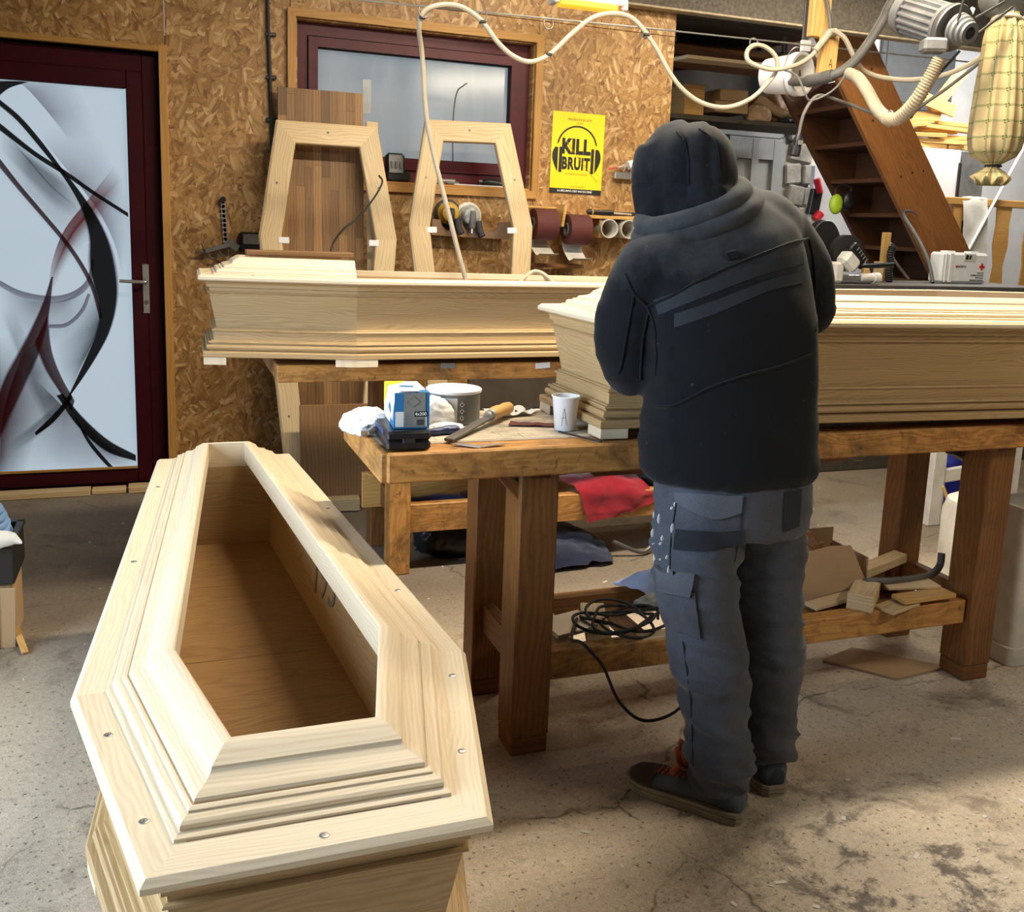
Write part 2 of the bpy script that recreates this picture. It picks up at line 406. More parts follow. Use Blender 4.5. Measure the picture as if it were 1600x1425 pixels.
    def build(s, name, mat, parent=None, loc=None, rot=None, ang=35):
        me = s.mesh(name, ang)
        return link(name, me, mat, parent, loc, rot)
def link(name, me, mat, parent=None, loc=None, rot=None):
    o = bpy.data.objects.new(name, me); COL.objects.link(o)
    if mat is not None:
        me.materials.clear(); me.materials.append(M[mat] if isinstance(mat, str) else mat)
    if parent is not None: o.parent = parent
    if loc is not None: o.location = loc
    if rot is not None: o.rotation_euler = rot
    return o
def tag(o, label=None, cat=None, group=None, kind=None):
    if label: o['label'] = label
    if cat: o['category'] = cat
    if group: o['group'] = group
    if kind: o['kind'] = kind
    return o
def thing(name, label, cat, loc=(0, 0, 0), rz=0, group=None, rot=None):
    o = bpy.data.objects.new(name, None); COL.objects.link(o); o.empty_display_size = .05
    o.location = loc; o.rotation_euler = rot if rot else (0, 0, rz)
    return tag(o, label, cat, group)
def struct(name, mb, mat, parent=None):
    o = mb.build(name, mat, parent)
    if parent is None: o['kind'] = 'structure'
    return o
def spline(pts, k=6):
    """Catmull-Rom through the points"""
    P = [Vector(p) for p in pts]; P = [P[0] * 2 - P[1]] + P + [P[-1] * 2 - P[-2]]; out = []
    for i in range(1, len(P) - 2):
        a, b, c, d = P[i - 1:i + 3]
        for j in range(k):
            t = j / k
            out.append(.5 * ((2 * b) + (c - a) * t + (2 * a - 5 * b + 4 * c - d) * t * t + (3 * b - a - 3 * c + d) * t ** 3))
    out.append(P[-2]); return out
def text(body, size, name, mat, parent, mtx, bold=0, extrude=.0002, align='CENTER', sx=1.0, gap=1.0):
    cu = bpy.data.curves.new('lettering', 'FONT'); cu.body = body; cu.size = size; cu.align_x = align; cu.align_y = 'CENTER'; cu.space_character = gap
    cu.offset = bold; cu.extrude = extrude; cu.resolution_u = 3
    to = bpy.data.objects.new('lettering', cu); COL.objects.link(to)
    me = bpy.data.meshes.new_from_object(to.evaluated_get(bpy.context.evaluated_depsgraph_get()))
    bpy.data.objects.remove(to); bpy.data.curves.remove(cu)
    me.transform(Matrix.Diagonal((sx, 1, 1, 1))); me.transform(mtx)
    return link(name, me, mat, parent)
def xz(x, y, z): return Matrix.Translation((x, y, z)) @ Matrix.Rotation(R(90), 4, 'X')   # letters on a plane facing -Y
def crumple(name, c, r, mat, parent=None, seed=1, amp=.35, freq=9, n=64, m=40, flat=True):
    """crumpled soft cloth: a squashed ball with sharp ridged folds"""
    mb = MB(); mb.ellip((0, 0, 0), (1, 1, 1), n, m); vs = []
    for v in mb.v:
        p = Vector(v); q = Vector((p.x * r[0], p.y * r[1], p.z * r[2])); k = 1.15 / max(.03, min(r))
        w = q * k + Vector((seed, seed * .7, 0)); w = w + Vector((noise.noise(w * 1.3), noise.noise(w * 1.3 + Vector((9, 0, 0))), 0)) * .5
        rd = 1 - 2 * abs(noise.noise(w * .9)); r2 = 1 - 2 * abs(noise.noise(w * 2.1 + Vector((3, 3, 3)))); r3 = 1 - 2 * abs(noise.noise(w * 4.3))
        q = q * (1 + amp * (1.0 * noise.noise(w * .5) + .55 * rd + .38 * r2 + .16 * r3 - .2))
        if flat: q.z = max(q.z + r[2] * .62, .001 + .1 * max(0, q.z))
        vs.append((q.x + c[0], q.y + c[1], q.z + c[2]))
    mb.v = vs
    return mb.build(name, mat, parent, ang=80)
# ------------------------------------------------------------------ the room
fl = struct('floor', MB().box((2.6, 2.4, -.05), (11.2, 10.4, .1), bev=0), 'floor')
ce = struct('ceiling', MB().box((2.6, 1.35, 3.1), (11.2, 7.5, .1), bev=0), 'soot')
wl = struct('wall_left', MB().box((-2.9, 3.86, 1.5), (.15, 2.7, 3), bev=0).box((-2.9, -1.3, 1.5), (.15, 3, 3), bev=0).box((-2.9, 1.35, 2.97), (.15, 2.4, .14), bev=0), 'soot')
struct('wall_right', MB().box((8.1, 2.4, 1.6), (.15, 10.4, 3.2), bev=0), 'stone')
struct('wall_rear', MB().box((2.6, -2.75, 1.5), (11.2, .1, 3), bev=0), 'soot')
struct('added_shade_wall', MB().box((-1.93, 3.02, 1.5), (1.86, .12, 3.0), bev=0), 'soot')  # unseen partition added to keep daylight off the floor beyond it
YW = 5.09
wb = bpy.data.objects.new('wall_back', None); COL.objects.link(wb); tag(wb, kind='structure')
def osb(x0, x1, z0, z1, dy=0):
    MB().box(((x0 + x1) / 2, YW + .06 + dy, (z0 + z1) / 2), (x1 - x0 - .002, .12, z1 - z0 - .002), bev=.001).build('osb_panel', 'osb', wb)
for a in ((-2.8, -1.04, 0, 3.05), (-1.04, .03, 2.115, 3.05), (.03, .605, 0, 2.44, .002), (.605, 1.90, 0, 1.53), (.605, 1.90, 2.352, 2.44), (1.90, 2.71, 0, 2.44), (.03, 2.71, 2.44, 3.05, -.004)):
    osb(*a)
MB().box((1.255, 5.23, 1.95), (1.6, .02, 1.1), bev=0).build('backing_board', 'soot', wb)
MB().box((-.5, 5.23, 1.05), (1.3, .02, 2.3), bev=0).build('backing_board', 'soot', wb)

# door with a printed frosted pane
dr = bpy.data.objects.new('door_1', None); COL.objects.link(dr); dr.location = (0, 5.14, 0); tag(dr, kind='structure')
f = MB()
f.box((-.040, .03, 1.06), (.07, .10, 2.05)); f.box((-.985, .03, 1.06), (.07, .10, 2.05)); f.box((-.5125, .03, 2.05), (.872, .096, .085)); f.box((-.5125, .03, .012), (.872, .096, .024))
f.build('door_frame', 'maroon', dr)
lf = MB()
lf.box((-.1115, .0, 1.02), (.071, .062, 1.98), bev=.005); lf.box((-.9135, .0, 1.02), (.071, .062, 1.98), bev=.005)
lf.box((-.5125, .0, 1.968), (.731, .062, .082), bev=.005); lf.box((-.5125, .0, .065), (.731, .062, .076), bev=.005)
leafo = lf.build('door_leaf', 'maroon', dr)
MB().box((-.5125, -.036, .107), (.732, .012, .012), bev=.002).build('weather_bar', 'trim', dr)
MB().box((-.5125, .006, 1.015), (.735, .012, 1.83), bev=0).build('glass_pane', 'glow_pane', dr)
h = MB(); h.box((-.083, -.034, .995), (.030, .006, .238), bev=.002)
h.build('handle_plate', 'steel', dr)
h = MB(); h.tube(spline([(-.083, -.036, 1.03), (-.083, -.075, 1.03), (-.10, -.083, 1.03), (-.20, -.083, 1.034)], 5), .0085, 10)
h.build('lever_handle', 'steel', dr)
MB().cyl((-.083, -.038, .93), (-.083, -.045, .93), .010, 12).build('key_cylinder', 'iron', dr)
for nm, c, a0, a1 in (('print_black', '#0d080a', .98, .98), ('print_smoke', '#2c2230', .55, .40), ('print_maroon', '#3d070f', .95, .90), ('print_red', '#7a0d18', .95, .6), ('print_violet', '#452a58', .75, .55), ('print_haze', '#6f667c', .38, .22)):
    M[nm] = print_ribbon(nm, c, a0, a1, .45 if nm == 'print_red' else .25 if nm in ('print_smoke', 'print_haze') else .12)
for nm, c, a0 in (('fade_violet', '#6f6488', .62), ('fade_smoke', '#1f1820', .85), ('fade_red', '#7a141c', .9), ('fade_maroon', '#4a0912', 1.0), ('fade_mauve', '#5c3c48', .7)): M[nm] = print_ribbon(nm, c, a0, 0, fade=True)
PR = [0]
def swirl(A, B, mat, k=8):
    """a printed ribbon between two edge curves; door coordinates (x, z)"""
    A = spline([(p[0], 0, p[1]) for p in A], k); B = spline([(p[0], 0, p[1]) for p in B], k)
    n = 48
    def res(P):
        L = [0]
        for i in range(1, len(P)): L.append(L[-1] + (P[i] - P[i - 1]).length)
        out = []; j = 0
        for i in range(n + 1):
            t = L[-1] * i / n
            while j < len(L) - 2 and L[j + 1] < t: j += 1
            q = (t - L[j]) / max(1e-9, L[j + 1] - L[j]); out.append(P[j].lerp(P[j + 1], min(1, q)))
        return out
    A, B = res(A), res(B); PR[0] += 1; y = -.0015 - .0004 * PR[0]
    mb = MB(); m = 6
    vs = [(*((a.lerp(b, j / m)).x, y, (a.lerp(b, j / m)).z),) for a, b in zip(A, B) for j in range(m + 1)]
    fs = []; uv = []
    for i in range(n):
        for j in range(m):
            q = i * (m + 1) + j; fs.append([q, q + 1, q + m + 2, q + m + 1]); uv.append([(i / n, j / m), (i / n, (j + 1) / m), ((i + 1) / n, (j + 1) / m), ((i + 1) / n, j / m)])
    mb.add(vs, fs, uv)
    # everything printed stays on the pane
    mb.v = [(min(max(v[0], -.876), -.149), v[1], min(max(v[2], .106), 1.924)) for v in mb.v]
    # the print runs on, mirrored, over the part of the pane left of the picture
    m2 = MB(); m2.f = [f[::-1] for f in mb.f]; m2.uv = [u[::-1] for u in mb.uv]
    m2.v = [(min(max(2 * (-.770 + (v[2] - .105) * .0518) - v[0], -.876), -.149), v[1], v[2]) for v in mb.v]
    mb.build('printed_swirl', mat, dr, ang=0)
    if max(v[0] for v in m2.v) > -.86: m2.build('printed_swirl', mat, dr, ang=0)
swirl([(-0.527, 1.693), (-0.429, 1.565), (-0.344, 1.449), (-0.265, 1.321), (-0.212, 1.182), (-0.191, 1.048)], [(-0.389, 1.836), (-0.26, 1.687), (-0.203, 1.562), (-0.151, 1.433), (-0.149, 1.301), (-0.163, 1.1)], 'fade_violet')
swirl([(-0.674, 1.918), (-0.589, 1.913), (-0.506, 1.827), (-0.395, 1.678)], [(-0.545, 1.929), (-0.385, 1.937), (-0.315, 1.842), (-0.26, 1.687)], 'fade_violet')
swirl([(-0.681, 1.768), (-0.558, 1.636), (-0.432, 1.501), (-0.346, 1.392), (-0.319, 1.295)], [(-0.692, 1.55), (-0.612, 1.412), (-0.515, 1.287), (-0.415, 1.176), (-0.364, 1.12)], 'print_haze')
swirl([(-0.684, 1.703), (-0.545, 1.594), (-0.417, 1.509), (-0.345, 1.424)], [(-0.689, 1.612), (-0.58, 1.477), (-0.482, 1.37), (-0.357, 1.293)], 'print_smoke')
swirl([(-0.719, 0.99), (-0.633, 0.942), (-0.53, 0.923), (-0.424, 0.944), (-0.336, 1.029)], [(-0.729, 0.793), (-0.66, 0.692), (-0.54, 0.692), (-0.446, 0.759), (-0.317, 0.928)], 'fade_violet')
swirl([(-0.316, 1.029), (-0.292, 0.912), (-0.302, 0.81), (-0.343, 0.707), (-0.399, 0.588), (-0.445, 0.471)], [(-0.52, 0.809), (-0.522, 0.759), (-0.517, 0.691), (-0.505, 0.623), (-0.485, 0.555), (-0.448, 0.471)], 'fade_smoke')
swirl([(-0.725, 0.875), (-0.687, 0.743), (-0.648, 0.625), (-0.577, 0.539)], [(-0.664, 0.925), (-0.625, 0.793), (-0.585, 0.692), (-0.537, 0.59)], 'print_haze')
swirl([(-0.436, 0.433), (-0.355, 0.299), (-0.278, 0.216), (-0.155, 0.125)], [(-0.6, 0.351), (-0.562, 0.176), (-0.472, 0.096), (-0.25, 0.084)], 'fade_violet')
swirl([(-0.591, 0.557), (-0.519, 0.47), (-0.445, 0.381), (-0.401, 0.31)], [(-0.75, 0.356), (-0.729, 0.184), (-0.58, 0.101), (-0.298, 0.087)], 'fade_mauve')
swirl([(-0.422, 0.372), (-0.355, 0.282), (-0.278, 0.208), (-0.155, 0.13)], [(-0.416, 0.336), (-0.354, 0.22), (-0.281, 0.118), (-0.156, 0.079)], 'print_haze')
swirl([(-0.202, 1.578), (-0.322, 1.417), (-0.434, 1.266), (-0.492, 1.117), (-0.516, 0.976)], [(-0.15, 1.466), (-0.242, 1.314), (-0.353, 1.195), (-0.441, 1.077), (-0.499, 0.943)], 'fade_red')
swirl([(-0.188, 1.562), (-0.311, 1.426), (-0.423, 1.275), (-0.493, 1.1), (-0.516, 0.976)], [(-0.156, 1.482), (-0.262, 1.346), (-0.38, 1.21), (-0.468, 1.043), (-0.502, 0.943)], 'print_red')
swirl([(-0.58, 0.809), (-0.664, 0.609), (-0.734, 0.39), (-0.762, 0.111)], [(-0.51, 0.691), (-0.551, 0.436), (-0.621, 0.214), (-0.672, 0.106)], 'fade_red')
swirl([(-0.5, 1.043), (-0.549, 0.909), (-0.631, 0.743), (-0.709, 0.601), (-0.742, 0.517)], [(-0.492, 1.043), (-0.514, 0.876), (-0.558, 0.692), (-0.638, 0.507), (-0.755, 0.254)], 'print_maroon')
swirl([(-0.745, 0.759), (-0.758, 0.492), (-0.773, 0.186), (-0.789, -0.127)], [(-0.507, 0.759), (-0.566, 0.436), (-0.623, 0.179), (-0.683, -0.135)], 'fade_maroon')
swirl([(-0.614, 0.726), (-0.636, 0.557), (-0.583, 0.402), (-0.541, 0.297)], [(-0.522, 0.759), (-0.513, 0.606), (-0.457, 0.468), (-0.494, 0.322)], 'print_smoke')
swirl([(-0.59, 0.717), (-0.544, 0.59), (-0.488, 0.486), (-0.44, 0.39)], [(-0.517, 0.876), (-0.512, 0.708), (-0.476, 0.572), (-0.421, 0.45)], 'print_maroon')
swirl([(-0.472, 0.482), (-0.384, 0.362), (-0.277, 0.248), (-0.154, 0.164)], [(-0.503, 0.473), (-0.414, 0.314), (-0.292, 0.185), (-0.155, 0.128)], 'print_black')
swirl([(-0.427, 0.381), (-0.364, 0.255), (-0.296, 0.155), (-0.242, 0.084)], [(-0.422, 0.354), (-0.373, 0.235), (-0.309, 0.137), (-0.263, 0.085)], 'print_black')
swirl([(-0.435, 0.481), (-0.521, 0.418), (-0.616, 0.335), (-0.725, 0.249)], [(-0.45, 0.416), (-0.541, 0.315), (-0.62, 0.245), (-0.714, 0.183)], 'print_smoke')
swirl([(-0.717, 1.025), (-0.632, 0.978), (-0.514, 0.955), (-0.422, 0.972), (-0.352, 1.029), (-0.322, 1.129)], [(-0.719, 0.993), (-0.633, 0.942), (-0.515, 0.92), (-0.405, 0.941), (-0.329, 1.012), (-0.31, 1.13)], 'print_violet')
swirl([(-0.52, 0.818), (-0.443, 0.828), (-0.38, 0.891), (-0.346, 0.967)], [(-0.52, 0.799), (-0.441, 0.806), (-0.368, 0.874), (-0.331, 0.962)], 'print_violet')
swirl([(-0.682, 1.737), (-0.544, 1.621), (-0.415, 1.537), (-0.298, 1.451), (-0.154, 1.356)], [(-0.684, 1.7), (-0.546, 1.593), (-0.419, 1.511), (-0.302, 1.43), (-0.154, 1.334)], 'print_black')
swirl([(-0.69, 1.581), (-0.609, 1.463), (-0.513, 1.336), (-0.428, 1.222), (-0.357, 1.104), (-0.311, 0.996), (-0.285, 0.852)], [(-0.692, 1.534), (-0.611, 1.425), (-0.514, 1.3), (-0.432, 1.189), (-0.37, 1.082), (-0.327, 0.975), (-0.298, 0.844)], 'print_maroon')
swirl([(-0.67, 1.707), (-0.575, 1.588), (-0.478, 1.466), (-0.369, 1.371)], [(-0.67, 1.694), (-0.575, 1.574), (-0.478, 1.452), (-0.37, 1.355)], 'print_smoke')
swirl([(-0.677, 1.84), (-0.595, 1.769), (-0.513, 1.666), (-0.43, 1.544), (-0.352, 1.435), (-0.273, 1.305), (-0.223, 1.174), (-0.204, 1.031), (-0.214, 0.912), (-0.25, 0.784), (-0.302, 0.681), (-0.373, 0.567), (-0.445, 0.464)], [(-0.679, 1.809), (-0.611, 1.747), (-0.529, 1.643), (-0.445, 1.529), (-0.387, 1.429), (-0.351, 1.334), (-0.334, 1.228), (-0.341, 1.121), (-0.332, 1.029), (-0.307, 0.928), (-0.304, 0.835), (-0.346, 0.707), (-0.448, 0.471)], 'print_black')
swirl([(-0.673, 1.924), (-0.617, 1.926), (-0.552, 1.929)], [(-0.677, 1.851), (-0.632, 1.891), (-0.552, 1.926)], 'print_black')
swirl([(-0.441, 0.488), (-0.477, 0.434), (-0.532, 0.37), (-0.603, 0.296)], [(-0.43, 0.461), (-0.466, 0.403), (-0.524, 0.335), (-0.597, 0.279)], 'print_black')

# casing round the door
for nm, a, b, w in (('trim_1', (.018, 5.078, 0), (.018, 5.078, 2.133), .037), ('trim_2', (-1.06, 5.078, 2.114), (-.0005, 5.078, 2.114), .037)):
    mb = MB(); mb.beam(a, b, w if nm == 'trim_2' else .026, .026 if nm == 'trim_2' else w, up=(0, 0, 1) if nm == 'trim_2' else (1, 0, 0))
    struct(nm, mb, 'trim')
for x0, x1, dy, zz in ((-1.2, -.36, 0, .03), (-.355, -.2, .02, .022), (-.19, -.02, .01, .034)):
    o = MB().box(((x0 + x1) / 2, 5.03 + dy, zz / 2), (x1 - x0, .075, zz), rot=(0, 0, R(.6)), bev=.003).build('threshold_board', 'oak_pale'); tag(o, kind='structure'); o.name = 'trim_3'

# window
wn = bpy.data.objects.new('window_1', None); COL.objects.link(wn); tag(wn, kind='structure')
x0, x1, z0, z1 = .63, 1.88, 1.555, 2.325
def frame_rails(name, parent, mat, x0, x1, z0, z1, w, y, d, bev=.004, wt=None, wbm=None):
    wt = wt or w; wbm = wbm or w
    for i in range(4):
        a = [(x0, z0), (x1, z0), (x1, z1), (x0, z1)]; bq = [(x0 + w, z0 + wbm), (x1 - w, z0 + wbm), (x1 - w, z1 - wt), (x0 + w, z1 - wt)]
        p, q = i, (i + 1) % 4
        poly = [a[p], a[q], bq[q], bq[p]]
        hor = i % 2 == 0
        mb = MB(); n = 4; yy = (y - d / 2, y + d / 2)
        vs = [(u, yy[0], v) for u, v in poly] + [(u, yy[1], v) for u, v in poly]
        fs = [[0, 1, 2, 3], [7, 6, 5, 4]] + [[k, k + 4, (k + 1) % 4 + 4, (k + 1) % 4] for k in range(4)]
        uvs = [[((vs[k][0], vs[k][2] + vs[k][1]) if hor else (vs[k][2], vs[k][0] + vs[k][1])) for k in f] for f in fs]
        mb.add(vs, fs, uvs)
        mb.build(name, mat, parent, ang=20)
frame_rails('casing_board', wn, 'trim', x0 - .04, x1 + .04, z0 - .04, z1 + .04, .04, 5.078, .026)
rv = MB(); rv.box((x0 + .004, 5.135, (z0 + z1) / 2), (.008, .09, z1 - z0)); rv.box((x1 - .004, 5.135, (z0 + z1) / 2), (.008, .09, z1 - z0)); rv.box(((x0 + x1) / 2, 5.135, z1 - .004), (x1 - x0, .09, .008))
rv.build('reveal', 'osb', wn)
MB().box(((x0 + x1) / 2, 5.135, z0 + .006), (x1 - x0 - .016, .10, .012)).build('sill_board', 'trim', wn)
frame_rails('window_frame', wn, 'maroon_win', x0 + .008, x1 - .008, z0 + .012, z1 - .008, .055, 5.17, .05, wt=.06, wbm=.06)
frame_rails('shadow_gap', wn, 'dark', x0 + .06, x1 - .06, z0 + .068, z1 - .064, .03, 5.172, .04)
frame_rails('sash', wn, 'maroon_win', x0 + .068, x1 - .068, z0 + .076, z1 - .074, .046, 5.165, .07, wbm=.058)
frame_rails('glazing_gasket', wn, 'dark', x0 + .110, x1 - .110, z0 + .130, z1 - .116, .008, 5.170, .03)
t = NT('window_view'); co = t.n('TexCoord').outputs['Object']; sx = t.n('SeparateXYZ'); t.l(co, sx.inputs[0])
g = t.ramp(t.math('MULTIPLY', t.math('SUBTRACT', sx.outputs[2], 1.6), 1.6), [(.0, lin('b0b8be')), (.62, lin('bcc3c8')), (.78, lin('a6b2bb')), (1, lin('9babb7'))])
g = t.mix(.5, g, t.ramp(t.noise(t.mapping(co, scale=(3, 1, .8)), 2.2, 3), [(.35, lin('9da8b1')), (.65, lin('c2c8cc'))]))
t.color(t.mix(.75, g, (0, 0, 0, 1))); t.l(g, t.b.inputs['Emission Color']); t.b.inputs['Emission Strength'].default_value = .52; t.b.inputs['Roughness'].default_value = .12
M['window_view'] = t.m
MB().box((1.255, 5.19, 1.92), (1.06, .006, .62), bev=0).build('window_pane', 'window_view', wn)
# a thin dark cord just in front of the pane
mb = MB(); mb.tube(spline([(1.52, 5.183, 2.09), (1.485, 5.183, 2.06), (1.468, 5.183, 1.98), (1.463, 5.183, 1.85), (1.468, 5.183, 1.66)], 5), .0035, 6); mb.box((1.528, 5.183, 2.098), (.02, .004, .008), rot=(0, R(-25), 0))
mb.build('hanging_cord', 'iron', wn)
MB().box((1.0, 5.183, 1.99), (.045, .002, .17), bev=.0005).build('tape_strip', plain('clear_tape', (.42, .46, .48), .5), wn)

# loft edge and the store behind
bm_ = struct('trim_4', MB().box((5.2, 5.04, 2.80), (5.9, .06, .46), bev=.003), 'beam'); bm_.name = 'trim_4'
struct('lit_edge_strip', MB().box((5.2, 5.04, 2.566), (5.9, .075, .012), bev=.003), plain('beam_edge_lit', (.40, .33, .22), .8, var=.3, scale=30))  # paler strip, light on the beam's lower edge put into its colour
lo = bpy.data.objects.new('ceiling_2', None); COL.objects.link(lo); tag(lo, kind='structure')
for i in range(6):
    MB().box((3.31, 5.27 + i * .345, 2.64 - (i % 2) * .006), (1.19, .34, .03), bev=.003).build('plank', 'soot', lo)
struct('floor_2', MB().box((6.15, 5.60, .475), (2.6, .68, .95), bev=.004), 'soot')
struct('wall_store', MB().box((3.4, 6.98, 1.5), (2.6, .1, 3.1), bev=0), 'soot')
ws = bpy.data.objects.new('wall_stone', None); COL.objects.link(ws); tag(ws, kind='structure')
mb = MB().box((4.67, 6.70, 1.6), (.26, .12, 3.2), bev=0).build('mortar', 'stone', ws)
rs = random.Random(3)
for i in range(15):
    z = .2 + i * .165; x = 4.555 + (i % 2) * .03
    while x < 4.8:
        w = rs.uniform(.12, .24); w = min(w, 4.83 - x)
        if w > .05: MB().box((x + w / 2, 6.63 + rs.uniform(-.012, .012), z), (w - .008, .06, .155 + rs.uniform(-.03, .006)), rot=(0, R(rs.uniform(-7, 7)), 0), bev=.012).build('stone', 'stone', ws)
        x += w
struct('wall_white', MB().box((6.4, 7.0, 1.6), (3.2, .1, 3.2), bev=0), 'plaster')
struct('window_2', MB().box((6.0, 6.93, 2.80), (.78, .03, .66), bev=.006).box((6.0, 6.912, 2.80), (.68, .01, .56), bev=.002), plain('slate_blind', (.10, .105, .105), .6))
# grey panelled door, ajar, beside a black gap
d2 = bpy.data.objects.new('door_2', None); COL.objects.link(d2); tag(d2, kind='structure'); d2.location = (0, 6.62, 0)
MB().box((3.72, .05, 1.06), (.10, .08, 2.12)).box((4.525, .05, 1.06), (.05, .08, 2.12)).box((4.10, .05, 2.16), (.86, .08, .10)).build('door_frame', 'greydoor', d2)
MB().box((4.10, .12, 1.05), (.8, .02, 2.1), bev=0).build('dark_opening', 'dark', d2)
lf = MB(); X0, X1, Zt = 4.02, 4.49, 2.10
for xa, xb in ((X0, X0 + .075), (X0 + .205, X0 + .265), (X1 - .075, X1)): lf.box(((xa + xb) / 2, -.02, 1.05), (xb - xa, .04, 2.08))
for za, zb in ((Zt - .16, Zt), (.95, 1.1), (.02, .2)): lf.box(((X0 + X1) / 2, -.0195, (za + zb) / 2), (X1 - X0 - .004, .036, zb - za))
lf.build('door_leaf', 'greydoor', d2)
for xa, xb in ((X0 + .075, X0 + .205), (X0 + .265, X1 - .075)):
    for za, zb in ((1.1, Zt - .16), (.2, .95)):
        MB().box(((xa + xb) / 2, -.006, (za + zb) / 2), (xb - xa, .012, zb - za), bev=.003).build('door_panel', 'greydoor', d2)

# ------------------------------------------------------------------ coffins
def offs(poly, d, mult=None):
    n = len(poly); out = []
    for i in range(n):
        e = []
        for k in ((i - 1) % n, i):
            a, b = Vector(poly[k]), Vector(poly[(k + 1) % n]); t = (b - a).normalized(); nn = Vector((-t.y, t.x))
            dd = d * (mult[k] if mult else 1); e.append((a + nn * dd, t))
        (p, t), (q, u) = e
        cr = t.x * u.y - t.y * u.x
        s = ((q - p).x * u.y - (q - p).y * u.x) / cr
        out.append(p + t * s)
    return out
BODY = [(.016, .025), (.012, .028), (.012, .043), (.015, .046), (.034, .047), (.034, .050), (.0275, .051), (.0245, .054), (.0230, .0595), (.0245, .065), (.0275, .068), (.036, .069), (.036, .073), (.0315, .0735), (.030, .0765), (.0315, .0795), (.040, .080), (.041, .083), (.0485, .0845), (.0485, .1125), (.045, .1135), (.043, .117), (.045, .1205), (.052, .1215), (.052, .1250), (.0585, .127), (.0590, .130), (.0365, .245), (.0370, .2465), (.0305, .2475), (.0285, .250), (.0305, .2525), (.037, .2535), (.0355, .266), (.0275, .268), (.0275, .2725), (.0265, .279), (.022, .285), (.016, .288), (.016, .290), (.066, .290), (.088, .045), (.088, .025)]
RIM = [(.005, .290), (.0, .294), (.0, .302), (.0085, .310), (.066, .310), (.066, .290)]
LID = [(.052, 0), (.052, .0045), (.0555, .0056), (.0625, .0058), (.0615, .0095), (.0625, .0135), (.0660, .0165), (.0715, .0175), (.0765, .0178), (.0765, .0208), (.0795, .0222), (.0838, .0222), (.0838, .0206), (.0872, .0206), (.0862, .0240), (.0880, .0275), (.0925, .0298), (.1000, .0310), (.1075, .0330), (.1140, .0365), (.1180, .0412), (.1190, .0448), (.1205, .0458), (.1400, .0572), (.1425, .0582), (.1545, .0582), (.157, .0565), (.157, 0)]
def mitred(poly, prof, z0, i, mult=None):
    """one board of the ring between corner i and i+1, mitred at both ends"""
    n = len(poly); a = []; b = []; v = [0]
    for k, (d, z) in enumerate(prof):
        q = offs(poly, d, mult); a.append(Vector((q[i].x, q[i].y, z0 + z))); b.append(Vector((q[(i + 1) % n].x, q[(i + 1) % n].y, z0 + z)))
        if k: v.append(v[-1] + math.hypot(d - prof[k - 1][0], z - prof[k - 1][1]))
    t = (b[0] - a[0]).normalized(); m = len(prof); v.append(v[-1] + .05)
    fs = [[k, k + m, (k + 1) % m + m, (k + 1) % m] for k in range(m)]
    vs = a + b
    uv = []
    for k in range(m):
        w0, w1 = v[k], v[k + 1]; k2 = (k + 1) % m
        uv.append([((a[k] - a[0]).dot(t), w0), ((b[k] - a[0]).dot(t), w0), ((b[k2] - a[0]).dot(t), w1), ((a[k2] - a[0]).dot(t), w1)])
    fs += [list(range(m)), [m + k for k in range(m)][::-1]]
    uv += [[((p - a[0]).z * .2, (p - a[0]).to_2d().length) for p in a], [((p - a[0]).z * .2, (p - b[0]).to_2d().length) for p in b[::-1]]]
    return MB().add(vs, fs, uv)
def coffin(name, label, loc, rz, L, wh, ws, wf, s, lid=(0, 1, 2, 3, 4, 5), mult=(1, 1, 1, 1, 1, 1), group=None):
    t = thing(name, label, 'coffin', loc, rz, group)
    # corners anticlockwise seen from above; side 0 is the head end
    P = [(0, wh / 2), (0, -wh / 2), (s, -ws / 2), (L, -wf / 2), (L, wf / 2), (s, ws / 2)]
    for i in range(6):
        mitred(P, BODY, 0, i).build('side_board', 'oak2', t, ang=22)
        mitred(P, RIM, 0, i).build('rim_rail', 'oak', t, ang=22)
        if i in lid: mitred(P, LID, .310, i, mult).build('lid_rail', 'oak', t, ang=22)
    Q = offs(P, .085)
    def half(x):
        if x < s: return Q[0].y + (Q[5].y - Q[0].y) * (x - Q[0].x) / (Q[5].x - Q[0].x)
        return Q[5].y + (Q[4].y - Q[5].y) * (x - Q[5].x) / (Q[4].x - Q[5].x)
    xs = [Q[0].x + .001, .30 * L, .55 * L, .78 * L, Q[4].x - .001]
    for a, b in zip(xs[:-1], xs[1:]):
        X = [a + .001] + ([Q[5].x] if a < Q[5].x < b else []) + [b - .001]
        poly = [(x, -half(x)) for x in X] + [(x, half(x)) for x in X[::-1]]
        mb = MB().prism(poly, .028, .044)
        mb.uv = [[(p[1], p[0]) for p in u] for u in mb.uv]
        mb.build('floor_board', 'ply', t, ang=20)
    F = offs(P, .014)
    for i in range(6):
        p = F[i]; e1 = (F[(i + 1) % 6] - p).normalized() * .075; e0 = (F[i - 1] - p).normalized() * .075
        poly = [p, p + e1, p + e1 * .6 + e0 * .6, p + e0]
        MB().prism([(q.x, q.y) for q in poly], 0, .0255).build('foot', 'oak', t, ang=20)
    for i in range(6):
        a, b = offs(P, .030)[i], offs(P, .030)[(i + 1) % 6]
        for q in ((.5,) if i in (0, 3) else (.3, .8) if i in (1, 5) else (.2, .6)):
            c = a.lerp(b, q); MB().lathe([(.0062, .3098), (.0062, .3108), (.005, .3114), (.003, .3114), (.0028, .3106)], 12, Matrix.Translation((c.x, c.y, 0))).build('screw', 'steel', t)
    return t
c1 = coffin('coffin', 'pale oak coffin in the foreground, open at the top, seen end on at lower left', (.1715, 1.094, .290), R(90), 2.108, .431, .656, .412, .505, mult=(1.30, 1, 1, .42, 1, 1))
